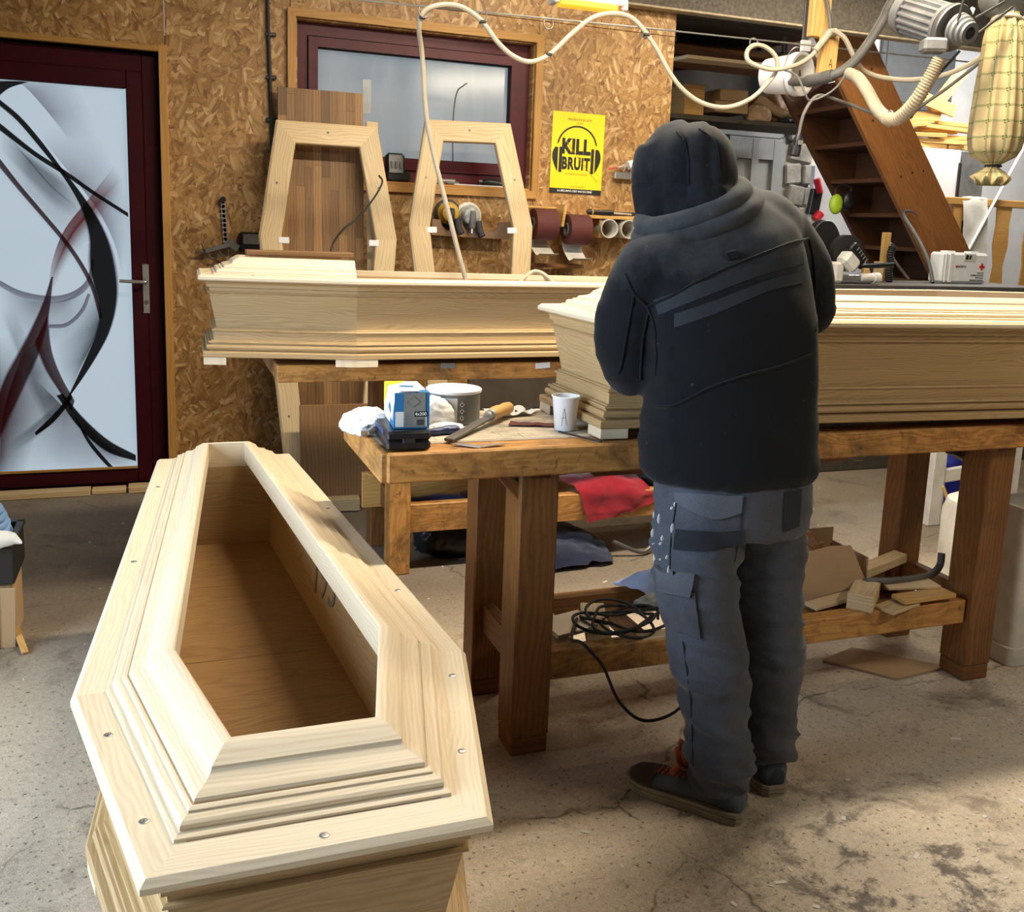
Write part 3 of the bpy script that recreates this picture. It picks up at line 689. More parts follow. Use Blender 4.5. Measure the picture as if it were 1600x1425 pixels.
c2 = coffin('coffin', 'oak coffin on the long workbench, the one the man bends over', (3.06, 2.462, .8395), R(181.6), 2.05, .43, .66, .43, .60)
c3 = coffin('coffin', 'oak coffin with a half lid on the table along the chipboard wall, behind the others', (.112, 3.722, .8515), R(-1.2), 2.06, .43, .65, .43, .525, lid=(0, 1, 5))
# pencilled length inside the near coffin
m_ = Matrix.Translation((.3612, 2.38, .462)) @ Matrix.Rotation(R(-90 + 4.36), 4, 'Z') @ Matrix.Rotation(R(90 - 5), 4, 'X')
wr = text('195', .17, 'pencil_writing', plain('pencil', (.20, .155, .105), .7), None, Matrix.Rotation(R(8), 4, 'Z'), bold=-.0006, extrude=.0001)
wr.matrix_world = m_
wr.parent = c1; wr.matrix_parent_inverse = c1.matrix_world.inverted()
for y, d in ((1.62, .74), (2.55, .96)):  # unseen closed boxes added under the coffin to stop daylight passing below
    t = thing('light_block_box', 'added low box under the %s of the foreground coffin, blocking daylight' % ('shoulders' if y < 2 else 'foot end'), 'box', (.17, y, 0))
    for sx in (-1, 1): MB().box((sx * .165, 0, .145), (.018, d, .288)).build('box_side', 'pine', t)
    for sy in (-1, 1): MB().box((0, sy * (d / 2 - .01), .145), (.31, .018, .288)).build('box_end', 'pine', t)
    MB().box((0, 0, .05), (.31, d - .05, .018)).build('box_floor', 'pine', t)

# ------------------------------------------------------------------ the workbench
wbn = thing('workbench', 'long worn beech workbench with heavy brown legs, under the middle coffin', 'workbench', (.471, 2.16, 0), R(.5))
LB = 2.42
for y, w in ((.045, .09), (.165, .14), (.31, .14), (.4275, .085)):
    MB().box((LB / 2, y, .803 if y > .05 else .8), (LB, w - .001, .070), bev=.004).build('top_plank', 'benchtop' if y > .05 else 'bench', wbn)
MB().box((LB / 2, -.002, .8025), (LB, .022, .0715), bev=.004).build('front_edging', 'bench', wbn)
MB().box((-.004, .235, .8025), (.022, .47, .0715), bev=.004).build('end_edging', 'bench', wbn)
MB().box((1.0, .14, .742), (.82, .03, .05)).box((1.25, .30, .742), (1.5, .03, .05)).build('apron', 'leg', wbn)
for x in (.345, 1.865):
    MB().box((x + .052, .085, .4085), (.104, .11, .717), bev=.004).build('leg', 'leg', wbn)
    MB().box((x + .052, .42, .4085), (.104, .09, .717), bev=.004).build('leg', 'leg', wbn)
    MB().box((x + .052, .085, .025), (.1, .106, .05), bev=.004).build('foot_block', 'leg', wbn)
    MB().box((x + .052, .42, .025), (.1, .086, .05), bev=.004).build('foot_block', 'leg', wbn)
    MB().box((x + .045, .2575, .245), (.035, .233, .085), bev=.003).build('end_stretcher', 'leg', wbn)
    MB().box((x + .052, .225, .755), (.06, .39, .02), bev=.003).build('cross_bearer', 'leg', wbn)
MB().box((1.15, .075, .229), (1.42, .05, .076), bev=.003).build('front_rail', 'bench', wbn)
MB().box((1.15, .425, .229), (1.42, .04, .076), bev=.003).build('back_rail', 'leg', wbn)
for x in (.55, .78, 1.15, 1.5): MB().box((x, .25, .215), (.07, .30, .02), bev=.002).build('shelf_slat', 'leg', wbn)
MB().beam((.30, .06, .765), (.40, .06, .65), .03, .03, up=(0, 1, 0)).build('brace', 'leg', wbn)

# ------------------------------------------------------------------ the far table
ft = thing('work_table', 'orange-brown work table along the wall carrying the half-lidded coffin', 'table', (.365, 3.48, 0))
for y, w in ((.06, .12), (.20, .155), (.36, .155), (.52, .155)):
    MB().box((1.15, y, .819), (2.3, w - .001, .062), bev=.004).build('top_plank', 'bench', ft)
MB().box((.62, -.0008, .842), (.055, .002, .02), bev=.0004).build('tape_patch', 'tape', ft); MB().box((1.0, -.002, .838), (.06, .003, .022), bev=.0005, rot=(0, R(-4), 0)).build('tape_patch', 'paper', ft)
for x in (.47, 1.95):
    for y in (.14, .50):
        MB().box((x, y, .394), (.085, .09, .788), bev=.004).build('leg', 'bench' if y < .3 else 'leg', ft)
    MB().box((x, .32, .255), (.04, .27, .09), bev=.003).build('end_stretcher', 'leg', ft)
MB().box((1.21, .13, .222), (1.40, .045, .115), bev=.003).build('front_rail', 'bench', ft)
MB().box((1.21, .50, .235), (1.40, .04, .10), bev=.003).build('back_rail', 'bench', ft)
MB().box((1.21, .315, .19), (1.40, .33, .018), bev=.002).build('shelf', 'oak_pale', ft)
MB().box((1.21, .42, .765), (1.4, .03, .045)).build('apron', 'leg', ft)
# ------------------------------------------------------------------ things, each built in world measures and shifted to its own base
def put(mb, name, mat, p, ang=35):
    l = p.location if p is not None else Vector((0, 0, 0))
    q = p
    while q is not None and q.parent is not None: q = q.parent; l = l + q.location
    mb.v = [(v[0] - l.x, v[1] - l.y, v[2] - l.z) for v in mb.v]
    return mb.build(name, mat, p, ang=ang)
def solo(mb, name, mat, label, cat, base=None, group=None, ang=35):
    if base is None:
        base = (sum(v[0] for v in mb.v) / len(mb.v), sum(v[1] for v in mb.v) / len(mb.v), min(v[2] for v in mb.v))
    mb.v = [(v[0] - base[0], v[1] - base[1], v[2] - base[2]) for v in mb.v]
    o = mb.build(name, mat, None, base, ang=ang); return tag(o, label, cat, group)

# --- hexagonal frames leaning on the wall
FR = [(0, 0), (0, .028), (.010, .034), (.100, .034), (.104, .030), (.104, 0)]
def lean_frame(label, top, tau, L, wh, ws, wf, s, roll=0):
    t = thing('lid_frame', label, 'frame', (0, 0, 0), group='hexagonal lid frames leaning on the wall')
    c, sn = math.cos(tau), math.sin(tau)
    m = Matrix(((0, 1, 0), (-sn, 0, -c), (-c, 0, sn))).to_4x4()
    t.matrix_world = Matrix.Translation(top) @ Matrix.Rotation(roll, 4, 'Y') @ m
    P = [(0, wh / 2), (0, -wh / 2), (s, -ws / 2), (L, -wf / 2), (L, wf / 2), (s, ws / 2)]
    for i in range(6):
        mitred(P, FR, 0, i).build('frame_rail', 'oak_pale', t, ang=20)
        a, b = offs(P, .045)[i], offs(P, .045)[(i + 1) % 6]
        for q in ((.5,) if i in (0, 3) else (.5,) if i in (1, 5) else (.3, .7)):
            w = a.lerp(b, q); MB().lathe([(.006, .0335), (.006, .0345), (.003, .0345), (.003, .034)], 10, Matrix.Translation((w.x, w.y, 0))).build('screw', 'iron', t)
    for sg in (-1, 1):
        MB().box((s + .02, sg * (ws / 2 - .115), .03), (.03, .05, .012), bev=.002).build('white_peg', 'paper', t)
    return t
lean_frame('pale hexagonal lid frame leaning in front of the brown stave board', (.755, 4.915, 1.812), R(7), 1.82, .482, .662, .43, .545)
lean_frame('pale hexagonal lid frame leaning under the window, in front of the sanders', (1.462, 4.915, 1.872), R(7), 1.88, .445, .655, .43, .525, R(-1.5))
# --- tall board of glued staves
def staves(label, x0, x1, ztop, ytop, tau, group=None):
    t = thing('stave_board', label, 'board', (x0, ytop - math.tan(tau) * ztop, .002), rot=(-tau, 0, 0))
    L = ztop / math.cos(tau); n = 10; w = (x1 - x0) / n; rs = random.Random(5)
    for i in range(n):
        z = -rs.uniform(0, .3)
        while z < L:
            h = rs.uniform(.35, .75); a, b = max(0, z), min(L, z + h); z += h
            if b - a > .01: MB().box(((i + .5) * w, -.011, (a + b) / 2), (w - .0004, .022, b - a - .0004), bev=.0006).build('stave', 'walnut', t)
    return t
staves('tall brown glued stave board standing behind the left lid frame', .535, .950, 1.98, 5.045, R(5.0))
mb = MB().box((.985, 4.88, .93), (.06, .02, 1.84), rot=(R(-5.5), 0, 0)); solo(mb, 'pale_board', 'oak_pale', 'narrow pale board upright beside the brown stave board', 'board')
mb = MB().tube(spline([(.99, 4.80, 1.58), (.993, 4.74, 1.545), (.948, 4.72, 1.468), (.873, 4.71, 1.375), (.797, 4.70, 1.313), (.746, 4.70, 1.227), (.73, 4.6, 1.1), (.74, 4.4, .95), (.76, 4.2, .9)], 6), .0045, 6)
solo(mb, 'power_cord', 'rubber', 'thin black cord hanging across the left lid frame', 'cord')
# --- cable clipped up the wall
t = thing('wall_cable', 'black cable clipped to the chipboard left of the window', 'cable', (.51, 5.07, 1.2))
put(MB().tube(spline([(.492, 5.078, 2.75), (.497, 5.078, 2.384), (.501, 5.078, 2.209), (.506, 5.078, 2.032), (.513, 5.078, 1.761), (.52, 5.078, 1.20)], 5), .009, 8), 'cable', 'rubber', t)
for z in (2.53, 2.23, 2.03, 1.83): put(MB().box((.512, 5.080, z), (.05, .014, .018), bev=.003), 'cable_clip', 'black', t)
# --- socket, strip and sealant gun on the wall above the coffin
t = thing('wall_socket', 'black flap socket on the chipboard beside the left lid frame', 'socket', (.40, 5.085, 1.20))
put(MB().box((.40, 5.065, 1.235), (.098, .05, .098), bev=.01), 'socket_box', 'black', t); put(MB().box((.405, 5.035, 1.25), (.075, .012, .05), bev=.006), 'socket_flap', 'cast', t)
t = thing('steel_strip', 'perforated steel strip screwed to the chipboard above the sealant gun', 'strip', (.283, 5.07, 1.22))
for i in range(9):
    z = 1.235 + i * .0225
    put(MB(True).lathe([(.004, -.001), (.0125, -.001), (.0125, .001), (.004, .001)], 14, Matrix.Translation((.289 - i * .0012, 5.075, z)) @ Matrix.Rotation(R(90), 4, 'X')), 'strip_link', 'steel', t)
    put(MB().box((.2885 - i * .0012, 5.075, z + .011), (.013, .002, .016), bev=0), 'strip_link', 'steel', t)
put(MB().cyl((.278, 5.08, 1.437), (.278, 5.055, 1.437), .014, 12), 'strip_knob', 'black', t)
t = thing('sealant_gun', 'grey sealant gun hanging on the wall at the coffin head', 'sealant gun', (.26, 5.04, 1.17))
g = MB(); g.beam((.19, 5.05, 1.185), (.32, 5.05, 1.225), .022, .022); g.beam((.30, 5.05, 1.235), (.345, 5.05, 1.20), .02, .035)
put(g, 'gun_body', 'cast', t)
put(MB().tube(spline([(.20, 5.05, 1.18), (.22, 5.05, 1.15), (.245, 5.05, 1.155), (.25, 5.05, 1.18)], 5), .005, 6).tube(spline([(.255, 5.05, 1.185), (.27, 5.05, 1.165), (.295, 5.05, 1.17), (.30, 5.05, 1.20)], 5), .005, 6), 'trigger_guard', 'iron', t)
put(MB().tube([(.19, 5.05, 1.17), (.175, 5.05, 1.225)], .004, 6).tube([(.185, 5.05, 1.18), (.145, 5.05, 1.18)], .006, 6), 'push_rod', 'iron', t)
# --- walnut board across the lid
mb = MB().box((.49, 3.85, 1.229), (.40, .10, .018), rot=(0, 0, R(-1))); solo(mb, 'brown_board', 'walnut', 'short dark brown board lying across the half lid', 'board')

# --- sander holder
t = thing('sander_rack', 'brown hardboard rack with scooped cut-outs holding two sanders', 'rack', (1.53, 5.06, 1.29))
n = 14; top = [(1.31, 1.385)]
for cx in (1.40, 1.515, 1.632):
    for j in range(n + 1):
        a = math.pi + math.pi * j / n; top.append((cx + .043 * math.cos(a), 1.382 + .052 * math.sin(a)))
top += [(1.735, 1.385), (1.738, 1.292), (1.31, 1.302)]
put(MB().prism([(x, z) for x, z in top], -.008, .008, Matrix(((1, 0, 0, 0), (0, 0, 1, 5.0), (0, 1, 0, 0), (0, 0, 0, 1)))), 'rack_plate', plain('hardboard', (.27, .17, .10), .6, var=.15), t, ang=25)
put(MB().box((1.52, 5.05, 1.303), (.42, .085, .014), bev=.002), 'rack_bracket', 'leg', t)
def sander(label, x, z, pad, body):
    t = thing('sander', label, 'sander', (x, 4.97, z - .08), group='sanders hanging in the rack')
    rx = Matrix.Translation((x, 5.04, z)) @ Matrix.Rotation(R(90), 4, 'X')
    put(MB().lathe([(.070, -.01), (.072, 0), (.072, .008), (.06, .016), (.03, .018)], 28, rx), 'sanding_pad', pad, t)
    put(MB().lathe([(.058, .012), (.058, .03), (.046, .045), (.044, .075), (.03, .085), (.012, .086)], 24, rx), 'sander_body', body, t)
    put(MB().tube(spline([(x + .002, 4.965, z + .022), (x, 4.955, z - .02), (x, 4.958, z - .062)], 5), [.018] * 10 + [.016], 10), 'grip', 'black' if pad != 'white_dirty' else 'cast', t)
    put(MB().cyl((x, 4.958, z - .06), (x - .002, 4.955, z - .09), .007, 10), 'air_nipple', 'steel', t)
    put(MB().tube([(x + .035, 4.97, z - .03), (x + .04, 4.955, z - .075), (x + .052, 4.945, z - .105)], .019, 10), 'dust_outlet', 'rubber', t)
M['sander_y'] = plain('sander_yellow', (.50, .32, .05), .5); M['dusty'] = plain('dusty_grey', (.30, .31, .30), .7, var=.6, scale=30)
sander('black and yellow sander on the left of the rack', 1.402, 1.418, 'rubber', 'sander_y')
sander('dusty grey sander in the middle of the rack', 1.517, 1.408, 'white_dirty', 'dusty')

# --- things on the window sill
zs = 1.567
t = thing('charger', 'black battery charger on the window sill between the lid frames', 'charger', (1.15, 5.12, zs))
put(MB().box((1.15, 5.125, zs + .025), (.13, .08, .05), bev=.012), 'charger_base', 'black', t); put(MB().box((1.14, 5.13, zs + .085), (.10, .06, .12), rot=(R(-12), 0, 0), bev=.014), 'charger_face', 'black', t)
for i in range(3): put(MB().box((1.118 + i * .022, 5.093, zs + .085), (.012, .006, .035), bev=.002), 'charger_slot', 'cast', t)
for i, (x, r, l) in enumerate(((1.37, .3, .085), (1.41, -.1, .10), (1.45, .5, .07))):
    solo(MB().box((x, 5.11, zs + .011 + .010 * (i == 1)), (l, .03, .016), rot=(0, 0, r), bev=.004), 'metal_fitting', 'steel', ('flat grey fitting on the sill, left of its three', 'long grey fitting on the sill, topmost of its three', 'short grey fitting on the sill, right of its three')[i], 'fitting', group='grey fittings on the sill')
t = thing('cutter', 'black hand tool lying on the sill inside the right lid frame', 'tool', (1.66, 5.11, zs))
put(MB().tube(spline([(1.59, 5.11, zs + .018), (1.63, 5.11, zs + .026), (1.70, 5.11, zs + .022), (1.74, 5.11, zs + .014)], 5), [.010] * 5 + [.018] * 5 + [.016] * 5 + [.008], 10), 'tool_handle', 'black', t); put(MB().box((1.60, 5.098, zs + .028), (.02, .006, .010), bev=.002), 'blade_tip', 'steel', t)
solo(MB().box((1.60, 5.095, zs + .003), (.30, .02, .006), bev=.001), 'white_strip', 'paper', 'white flat strip along the sill edge', 'strip')

# --- poster
t = thing('poster', 'yellow KILL BRUIT noise poster with black headphones on the chipboard', 'poster', (2.148, 5.086, 1.77), rot=(0, R(.6), 0))
w2, h2 = .155, .217
MB().box((0, 0, 0), (w2 * 2, .0016, h2 * 2), bev=0).build('sheet', 'yellow', t)
yy = -.0014
def flat(poly, name, mat, y=yy): MB().prism(poly, -.0002, .0002, Matrix(((1, 0, 0, 0), (0, 0, 1, y), (0, 1, 0, 0), (0, 0, 0, 1)))).build(name, mat, t, ang=0)
flat([(-w2, -h2), (w2, -h2), (w2, -h2 + .026), (-w2, -h2 + .026)], 'footer_band', 'ink')
text("LA SÉCURITÉ C'EST PAS DU CINÉ", .0135, 'lettering', 'paper', t, xz(-.005, yy - .0006, -h2 + .013), .0004, sx=1.05)
text('PREVENTION BTP', .018, 'lettering', 'inkbrown', t, xz(.004, yy - .0004, .178), .0003)
text('NEWS', .014, 'lettering', 'inkbrown', t, xz(.004, yy - .0004, .160), .0002)
text('KILL', .108, 'lettering', 'ink', t, xz(-.010, yy - .0004, .032), .0055, sx=.80, gap=1.06)
text('BRUIT', .088, 'lettering', 'ink', t, xz(-.007, yy - .0004, -.058), .0042, sx=.64, gap=1.12)
text('PROTÉGEZ VOS OREILLES', .0115, 'lettering', 'inkbrown', t, xz(0, yy - .0004, -.112), 0)
text('www.preventionbtp.fr', .010, 'lettering', 'inkbrown', t, xz(.01, yy - .0004, -.178), 0)
arc = [(-.004 + .120 * math.cos(a), .03 + .118 * math.sin(a)) for a in [R(8 + i * 164 / 30) for i in range(31)]]
arc2 = [(-.004 + (.120 - (.009 if 30 > i > 0 else .003)) * math.cos(a), .03 + (.118 - .009) * math.sin(a)) for i, a in enumerate([R(8 + i * 164 / 30) for i in range(31)])]
flat(arc + arc2[::-1], 'headband_print', 'ink')
for sg in (-1, 1):
    flat([(sg * .086 - .004, .03), (sg * .104 - .004, .03), (sg * .104 - .004, -.105), (sg * .086 - .004, -.105)][::sg], 'earcup_print', 'ink')
    cup = [(sg * .111 - .004, .028)] + [(sg * (.111 + .034 * math.sin(math.pi * (.12 + .88 * k / 12) ** .8)) - .004, .028 - .132 * k / 12) for k in range(13)] + [(sg * .111 - .004, -.104)]
    flat(cup[::-sg], 'earcup_print', 'ink')
flat([(-.07, .06), (-.067, .062), (.02, -.035), (.13, -.15), (.1285, -.151), (.0175, -.037)][::-1], 'slash_print', 'inkbrown', yy - .001)

# --- bracket with roll, right of the poster
t = thing('tube_bracket', 'small aluminium bracket on the chipboard right of the poster', 'bracket', (2.44, 5.05, 1.645))
put(MB().box((2.45, 5.06, 1.665), (.17, .03, .036), bev=.003), 'bracket_bar', 'steel', t); put(MB().tube(spline([(2.41, 5.035, 1.69), (2.43, 5.03, 1.735), (2.46, 5.03, 1.72), (2.45, 5.035, 1.68)], 5), .003, 6), 'wire_clip', 'steel', t)
t = thing('sealant_tube', 'white sealant tube with red nozzle above the aluminium bracket', 'tube', (2.46, 5.0, 1.69))
put(MB().cyl((2.44, 5.045, 1.722), (2.60, 5.045, 1.762), .024, 16), 'tube_body', 'paper', t); put(MB().cyl((2.375, 5.045, 1.706), (2.44, 5.045, 1.722), .006, 10, .013), 'nozzle', 'cream', t); put(MB().cyl((2.325, 5.045, 1.697), (2.378, 5.045, 1.707), .004, 8), 'nozzle_cap', 'red', t)

# --- shelf with abrasive rolls and pipes
t = thing('tool_shelf', 'narrow shelf on the chipboard under the poster with brackets', 'shelf', (2.3, 5.0, 1.42))
put(MB().box((2.33, 5.0, 1.430), (.56, .16, .016), bev=.002), 'shelf_board', 'pine', t)
put(MB().box((2.245, 4.99, 1.37), (.018, .10, .10), bev=.002), 'bracket', 'pine', t)
put(MB().box((1.80, 4.99, 1.40), (.016, .14, .12), rot=(0, R(8), 0), bev=.002), 'bracket', 'pine', t)
put(MB().box((2.02, 4.99, 1.43), (.016, .14, .12), rot=(0, R(8), 0), bev=.002), 'bracket', 'pine', t)
put(MB().box((1.91, 5.05, 1.47), (.24, .05, .012), bev=.002), 'roll_backing', 'pine', t)
for i, (x, r) in enumerate(((1.905, .082), (2.10, .080))):
    k = thing('abrasive_roll', ('left dark red abrasive roll on the wall bracket', 'right dark red abrasive roll on the wall bracket, smaller')[i], 'roll', (x, 4.93, 1.30), group='abrasive rolls on the wall')
    z = 1.378 - i * .02
    put(MB(True).lathe([(.034, -.062), (r, -.062), (r + .001, -.058), (r + .001, .058), (r, .062), (.034, .062)], 36, Matrix.Translation((x, 4.93, z)) @ Matrix.Rotation(R(90), 4, 'Y')), 'roll_winding', 'abrasive', k)
    put(MB(True).lathe([(.026, -.066), (.036, -.066), (.036, .064), (.026, .064)], 24, Matrix.Translation((x, 4.93, z)) @ Matrix.Rotation(R(90), 4, 'Y')), 'roll_core', 'greylabel', k)
    A = spline([(0, 4.93 + r, z - .03), (0, 4.93 + r * .7, z - .10), (0, 4.90, z - .150 - .01 * i), (0, 4.86, z - .16), (0, 4.83, z - .150)], 5)
    put(MB().loft([[(x - .055, p.y, p.z), (x + .055, p.y, p.z), (x + .055, p.y + .002, p.z + .001), (x - .055, p.y + .002, p.z + .001)] for p in A]), 'loose_end', 'white_dirty', k)
for i, x in enumerate((2.285, 2.405)):
    solo(MB(True).lathe([(.046, -.08), (.051, -.08), (.051, .08), (.046, .08)], 32, Matrix.Translation((x, 4.99, 1.371)) @ Matrix.Rotation(R(90), 4, 'X')), 'pipe_holder', 'white_dirty', ('open grey-white pipe under the shelf, the left one', 'open grey-white pipe under the shelf, beside the hood')[i], 'pipe', group='pipe holders under the shelf')
t = thing('ratchet_screwdriver', 'black and yellow screwdriver lying on the wall shelf', 'screwdriver', (2.25, 4.94, 1.438))
put(MB().tube([(2.16, 4.94, 1.455), (2.175, 4.94, 1.457), (2.20, 4.94, 1.455), (2.30, 4.94, 1.455), (2.315, 4.94, 1.455)], [.012, .017, .014, .017, .012], 12), 'handle', 'black', t); put(MB().cyl((2.185, 4.94, 1.455), (2.192, 4.94, 1.455), .0175, 12), 'collar', 'sander_y', t); put(MB().cyl((2.315, 4.94, 1.455), (2.43, 4.95, 1.452), .005, 8), 'shank', 'steel', t)
solo(MB().beam((2.34, 4.99, 1.452), (2.50, 4.97, 1.456), .03, .02, bev=.006), 'pliers', 'rubber', 'dark pliers lying beside the screwdriver on the shelf', 'pliers')
solo(MB().box((1.98, 5.0, 1.16), (.36, .10, .02), bev=.002).box((1.85, 5.04, 1.19), (.02, .02, .06)), 'dark_ledge', 'leg', 'dark ledge on the wall below the abrasive rolls', 'ledge')

# --- overhead wire, rings and hoses
wr_ = solo(MB().tube([(-2.75, 3.8, 1.94), (.5, 3.8, 2.162), (2.0, 3.8, 2.190), (3.86, 3.8, 2.214), (8.0, 3.8, 2.27)], .0035, 6), 'overhead_wire', 'steel', 'taut steel wire stretched across the room under the lamp', 'wire')
rings = [(.948, 2.155), (1.178, 2.15), (1.455, 2.06), (1.885, 2.165), (2.404, 2.178)]
for i, (x, z) in enumerate(rings):
    zw = 2.162 + (x - .5) * .0187
    mb = MB().tube([(x + .02 * math.sin(a), 3.8 + .002 * math.cos(a), (zw + .004 - .022) + .022 * math.cos(a)) for a in [2 * math.pi * k / 14 for k in range(14)] + [0]], .0028, 6)
    solo(mb, 'wire_ring', 'iron', ('steel ring on the wire above the right lid frame', 'steel ring on the wire over the window middle', 'steel ring on the wire left of the lamp glow', 'steel ring on the wire at the chipboard end', 'steel ring on the wire holding the small hose loop')[i], 'ring', group='rings on the overhead wire')
H1 = [(1.72, 3.80, .97), (1.60, 3.84, 1.08), (1.50, 3.90, 1.175), (1.42, 3.9, 1.14), (1.30, 3.85, 1.0), (1.19, 3.86, 1.06), (1.150, 3.87, 1.18), (1.09, 3.90, 1.41), (1.003, 3.92, 1.74), (.970, 3.90, 2.0), (.937, 3.83, 2.1), (.952, 3.8, 2.155), (1.016, 3.79, 2.182), (1.092, 3.79, 2.182), (1.171, 3.79, 2.143), (1.238, 3.79, 2.072), (1.307, 3.79, 2.023), (1.383, 3.79, 2.008), (1.463, 3.79, 2.045), (1.548, 3.79, 2.127), (1.642, 3.79, 2.202), (1.74, 3.79, 2.228), (1.827, 3.79, 2.212), (1.921, 3.79, 2.126), (2.004, 3.79, 2.019), (2.085, 3.79, 1.948), (2.181, 3.79, 1.908), (2.292, 3.79, 1.904), (2.401, 3.79, 1.947), (2.476, 3.785, 2.015), (2.516, 3.78, 2.077), (2.507, 3.78, 2.13), (2.462, 3.79, 2.166), (2.406, 3.79, 2.171), (2.364, 3.78, 2.143), (2.361, 3.77, 2.103), (2.405, 3.76, 2.081), (2.487, 3.755, 2.072), (2.599, 3.76, 2.101), (2.685, 3.77, 2.152), (2.732, 3.77, 2.219), (2.775, 3.77, 2.262)]
t = thing('air_hose', 'long cream air hose looping along the overhead wire', 'hose', (1.6, 3.8, .97))
put(MB().tube(spline(H1, 6), .0098, 8), 'hose_tube', 'cream', t); put(MB().cyl((2.70, 3.77, 2.172), (2.765, 3.77, 2.252), .015, 10), 'hose_coupling', 'cream', t)
for p in ((1.178, 3.79, 2.136), (1.457, 3.79, 2.042), (1.885, 3.79, 2.16), (.943, 3.81, 2.13)): put(MB().box(p, (.024, .024, .012), bev=.003), 'cable_tie', 'black', t)
t = thing('air_branch_hose', 'second cream hose curving from the hanging batten towards the motor', 'hose', (2.8, 3.76, 2.1))
put(MB().tube(spline([(2.785, 3.765, 2.262), (2.805, 3.76, 2.255), (2.84, 3.75, 2.229), (2.901, 3.75, 2.153), (2.977, 3.75, 2.099), (3.105, 3.7, 2.077), (3.22, 3.6, 2.085), (3.30, 3.5, 2.13), (3.36, 3.4, 2.21), (3.42, 3.3, 2.30), (3.5, 3.2, 2.5)], 6), .011, 8), 'hose_tube', 'cream', t)
t = thing('hanging_batten', 'short pale batten hanging below the loft edge, hose ends tied to it', 'batten', (2.78, 3.83, 2.08))
put(MB().box((2.76, 3.845, 2.62), (.095, .04, .75), bev=.003), 'upper_batten', 'pine', t); put(MB().box((2.795, 3.81, 2.165), (.085, .035, .18), rot=(0, R(2), 0), bev=.003), 'lower_block', 'pine', t)
put(MB().tube(spline([(2.74, 3.815, 2.45), (2.765, 3.81, 2.40), (2.78, 3.80, 2.33), (2.785, 3.79, 2.27)], 5), .008, 8), 'tied_cable', 'greyhose', t); put(MB().tube([(2.76, 3.785, 2.255), (2.81, 3.783, 2.262)], .018, 8), 'tape_wrap', 'cream', t)
wa = text('A', .06, 'lettering', 'ink', t, xz(2.802 - 2.78, 3.7915 - 3.83, 2.13 - 2.08), -.001, sx=.5)
t = thing('vacuum_hose', 'thick grey vacuum hose curving down to the white bucket', 'hose', (2.8, 3.7, 2.03))
put(MB().tube(spline([(3.20, 3.6, 2.75), (3.032, 3.7, 2.407), (2.99, 3.7, 2.323), (2.918, 3.7, 2.208), (2.843, 3.7, 2.12), (2.765, 3.72, 2.068), (2.72, 3.84, 2.054), (2.76, 3.95, 2.07), (2.81, 4.10, 2.09)], 6), .021, 12), 'hose_tube', 'greyhose', t); put(MB().tube([(2.765, 3.72, 2.068), (2.735, 3.79, 2.057), (2.725, 3.84, 2.054)], .027, 12), 'hose_cuff', 'greyhose', t)
t = thing('flexible_duct', 'cream and ribbed brown flexible duct sagging in a V below the motor', 'duct', (2.72, 3.2, 1.83))
A = spline([(2.86, 3.72, 2.085), (2.829, 3.7, 2.082), (2.805, 3.6, 2.046), (2.782, 3.5, 1.98), (2.762, 3.4, 1.895), (2.735, 3.3, 1.845)], 8)
put(MB().tube(A, .026, 12), 'smooth_duct', 'cream', t)
A = spline([(2.735, 3.3, 1.845), (2.705, 3.2, 1.838), (2.688, 3.1, 1.886), (2.700, 3.05, 1.965), (2.715, 3.02, 2.04)], 34)
put(MB().tube(A, [.027 if k % 4 < 2 else .0235 for k in range(len(A))], 12), 'ribbed_duct', plain('ribbed_duct', (.34, .27, .17), .6), t)
put(MB().tube([(2.728, 3.28 + .02 * math.cos(a), 1.845 + .031 * math.sin(a)) for a in [2 * math.pi * k / 12 for k in range(13)]], .004, 6), 'hose_clip', 'steel', t)
t = thing('socket_lead', 'grey lead with a black trailing socket hanging before the stairs', 'lead', (2.53, 3.6, 1.72))
put(MB().tube(spline([(2.73, 3.32, 1.85), (2.857, 3.5, 1.885), (2.80, 3.6, 1.93), (2.718, 3.6, 1.946), (2.634, 3.6, 1.960), (2.587, 3.6, 1.941), (2.546, 3.6, 1.873), (2.532, 3.6, 1.793)], 6), .0075, 8), 'lead', 'greyhose', t)
put(MB().tube([(2.533, 3.6, 1.80), (2.530, 3.6, 1.775), (2.528, 3.6, 1.745), (2.522, 3.6, 1.74), (2.516, 3.6, 1.705)], [.010, .018, .018, .024, .024], 12), 'socket_body', 'black', t); put(MB().box((2.528, 3.578, 1.757), (.022, .008, .02), bev=.003), 'socket_lip', 'cast', t)
solo(MB().tube(spline([(2.555, 3.95, 2.12), (2.549, 3.7, 2.055), (2.545, 3.61, 1.977), (2.568, 3.60, 1.936), (2.62, 3.59, 1.950), (2.68, 3.58, 1.99), (2.74, 3.6, 2.05)], 6), .0045, 6), 'thin_lead', 'greyhose', 'thin grey lead looping under the white bucket', 'lead')
solo(MB().tube(spline([(2.72, 3.15, 1.84), (2.78, 3.2, 1.87), (2.867, 3.25, 1.91), (2.987, 3.25, 1.99), (3.102, 3.2, 2.10), (3.185, 3.1, 2.21), (3.20, 3.05, 2.30), (3.2, 3.0, 2.6)], 6), .0075, 8), 'grey_cable', 'greyhose', 'long grey cable rising past the dust bag', 'cable')
solo(MB().tube([(2.700, 3.18, 1.825), (2.765, 3.13, 1.951), (2.83, 3.05, 2.08)], .0055, 8), 'black_rod', 'rubber', 'straight black cable beside the ribbed duct', 'cable')
t = thing('white_bucket', 'white plastic bucket hung on its side at the hose end', 'bucket', (2.85, 4.25, 2.06))
m = Matrix.Translation((2.80, 4.27, 2.135)) @ Vector((.34, -.93, -.03)).to_track_quat('Z', 'Y').to_matrix().to_4x4()
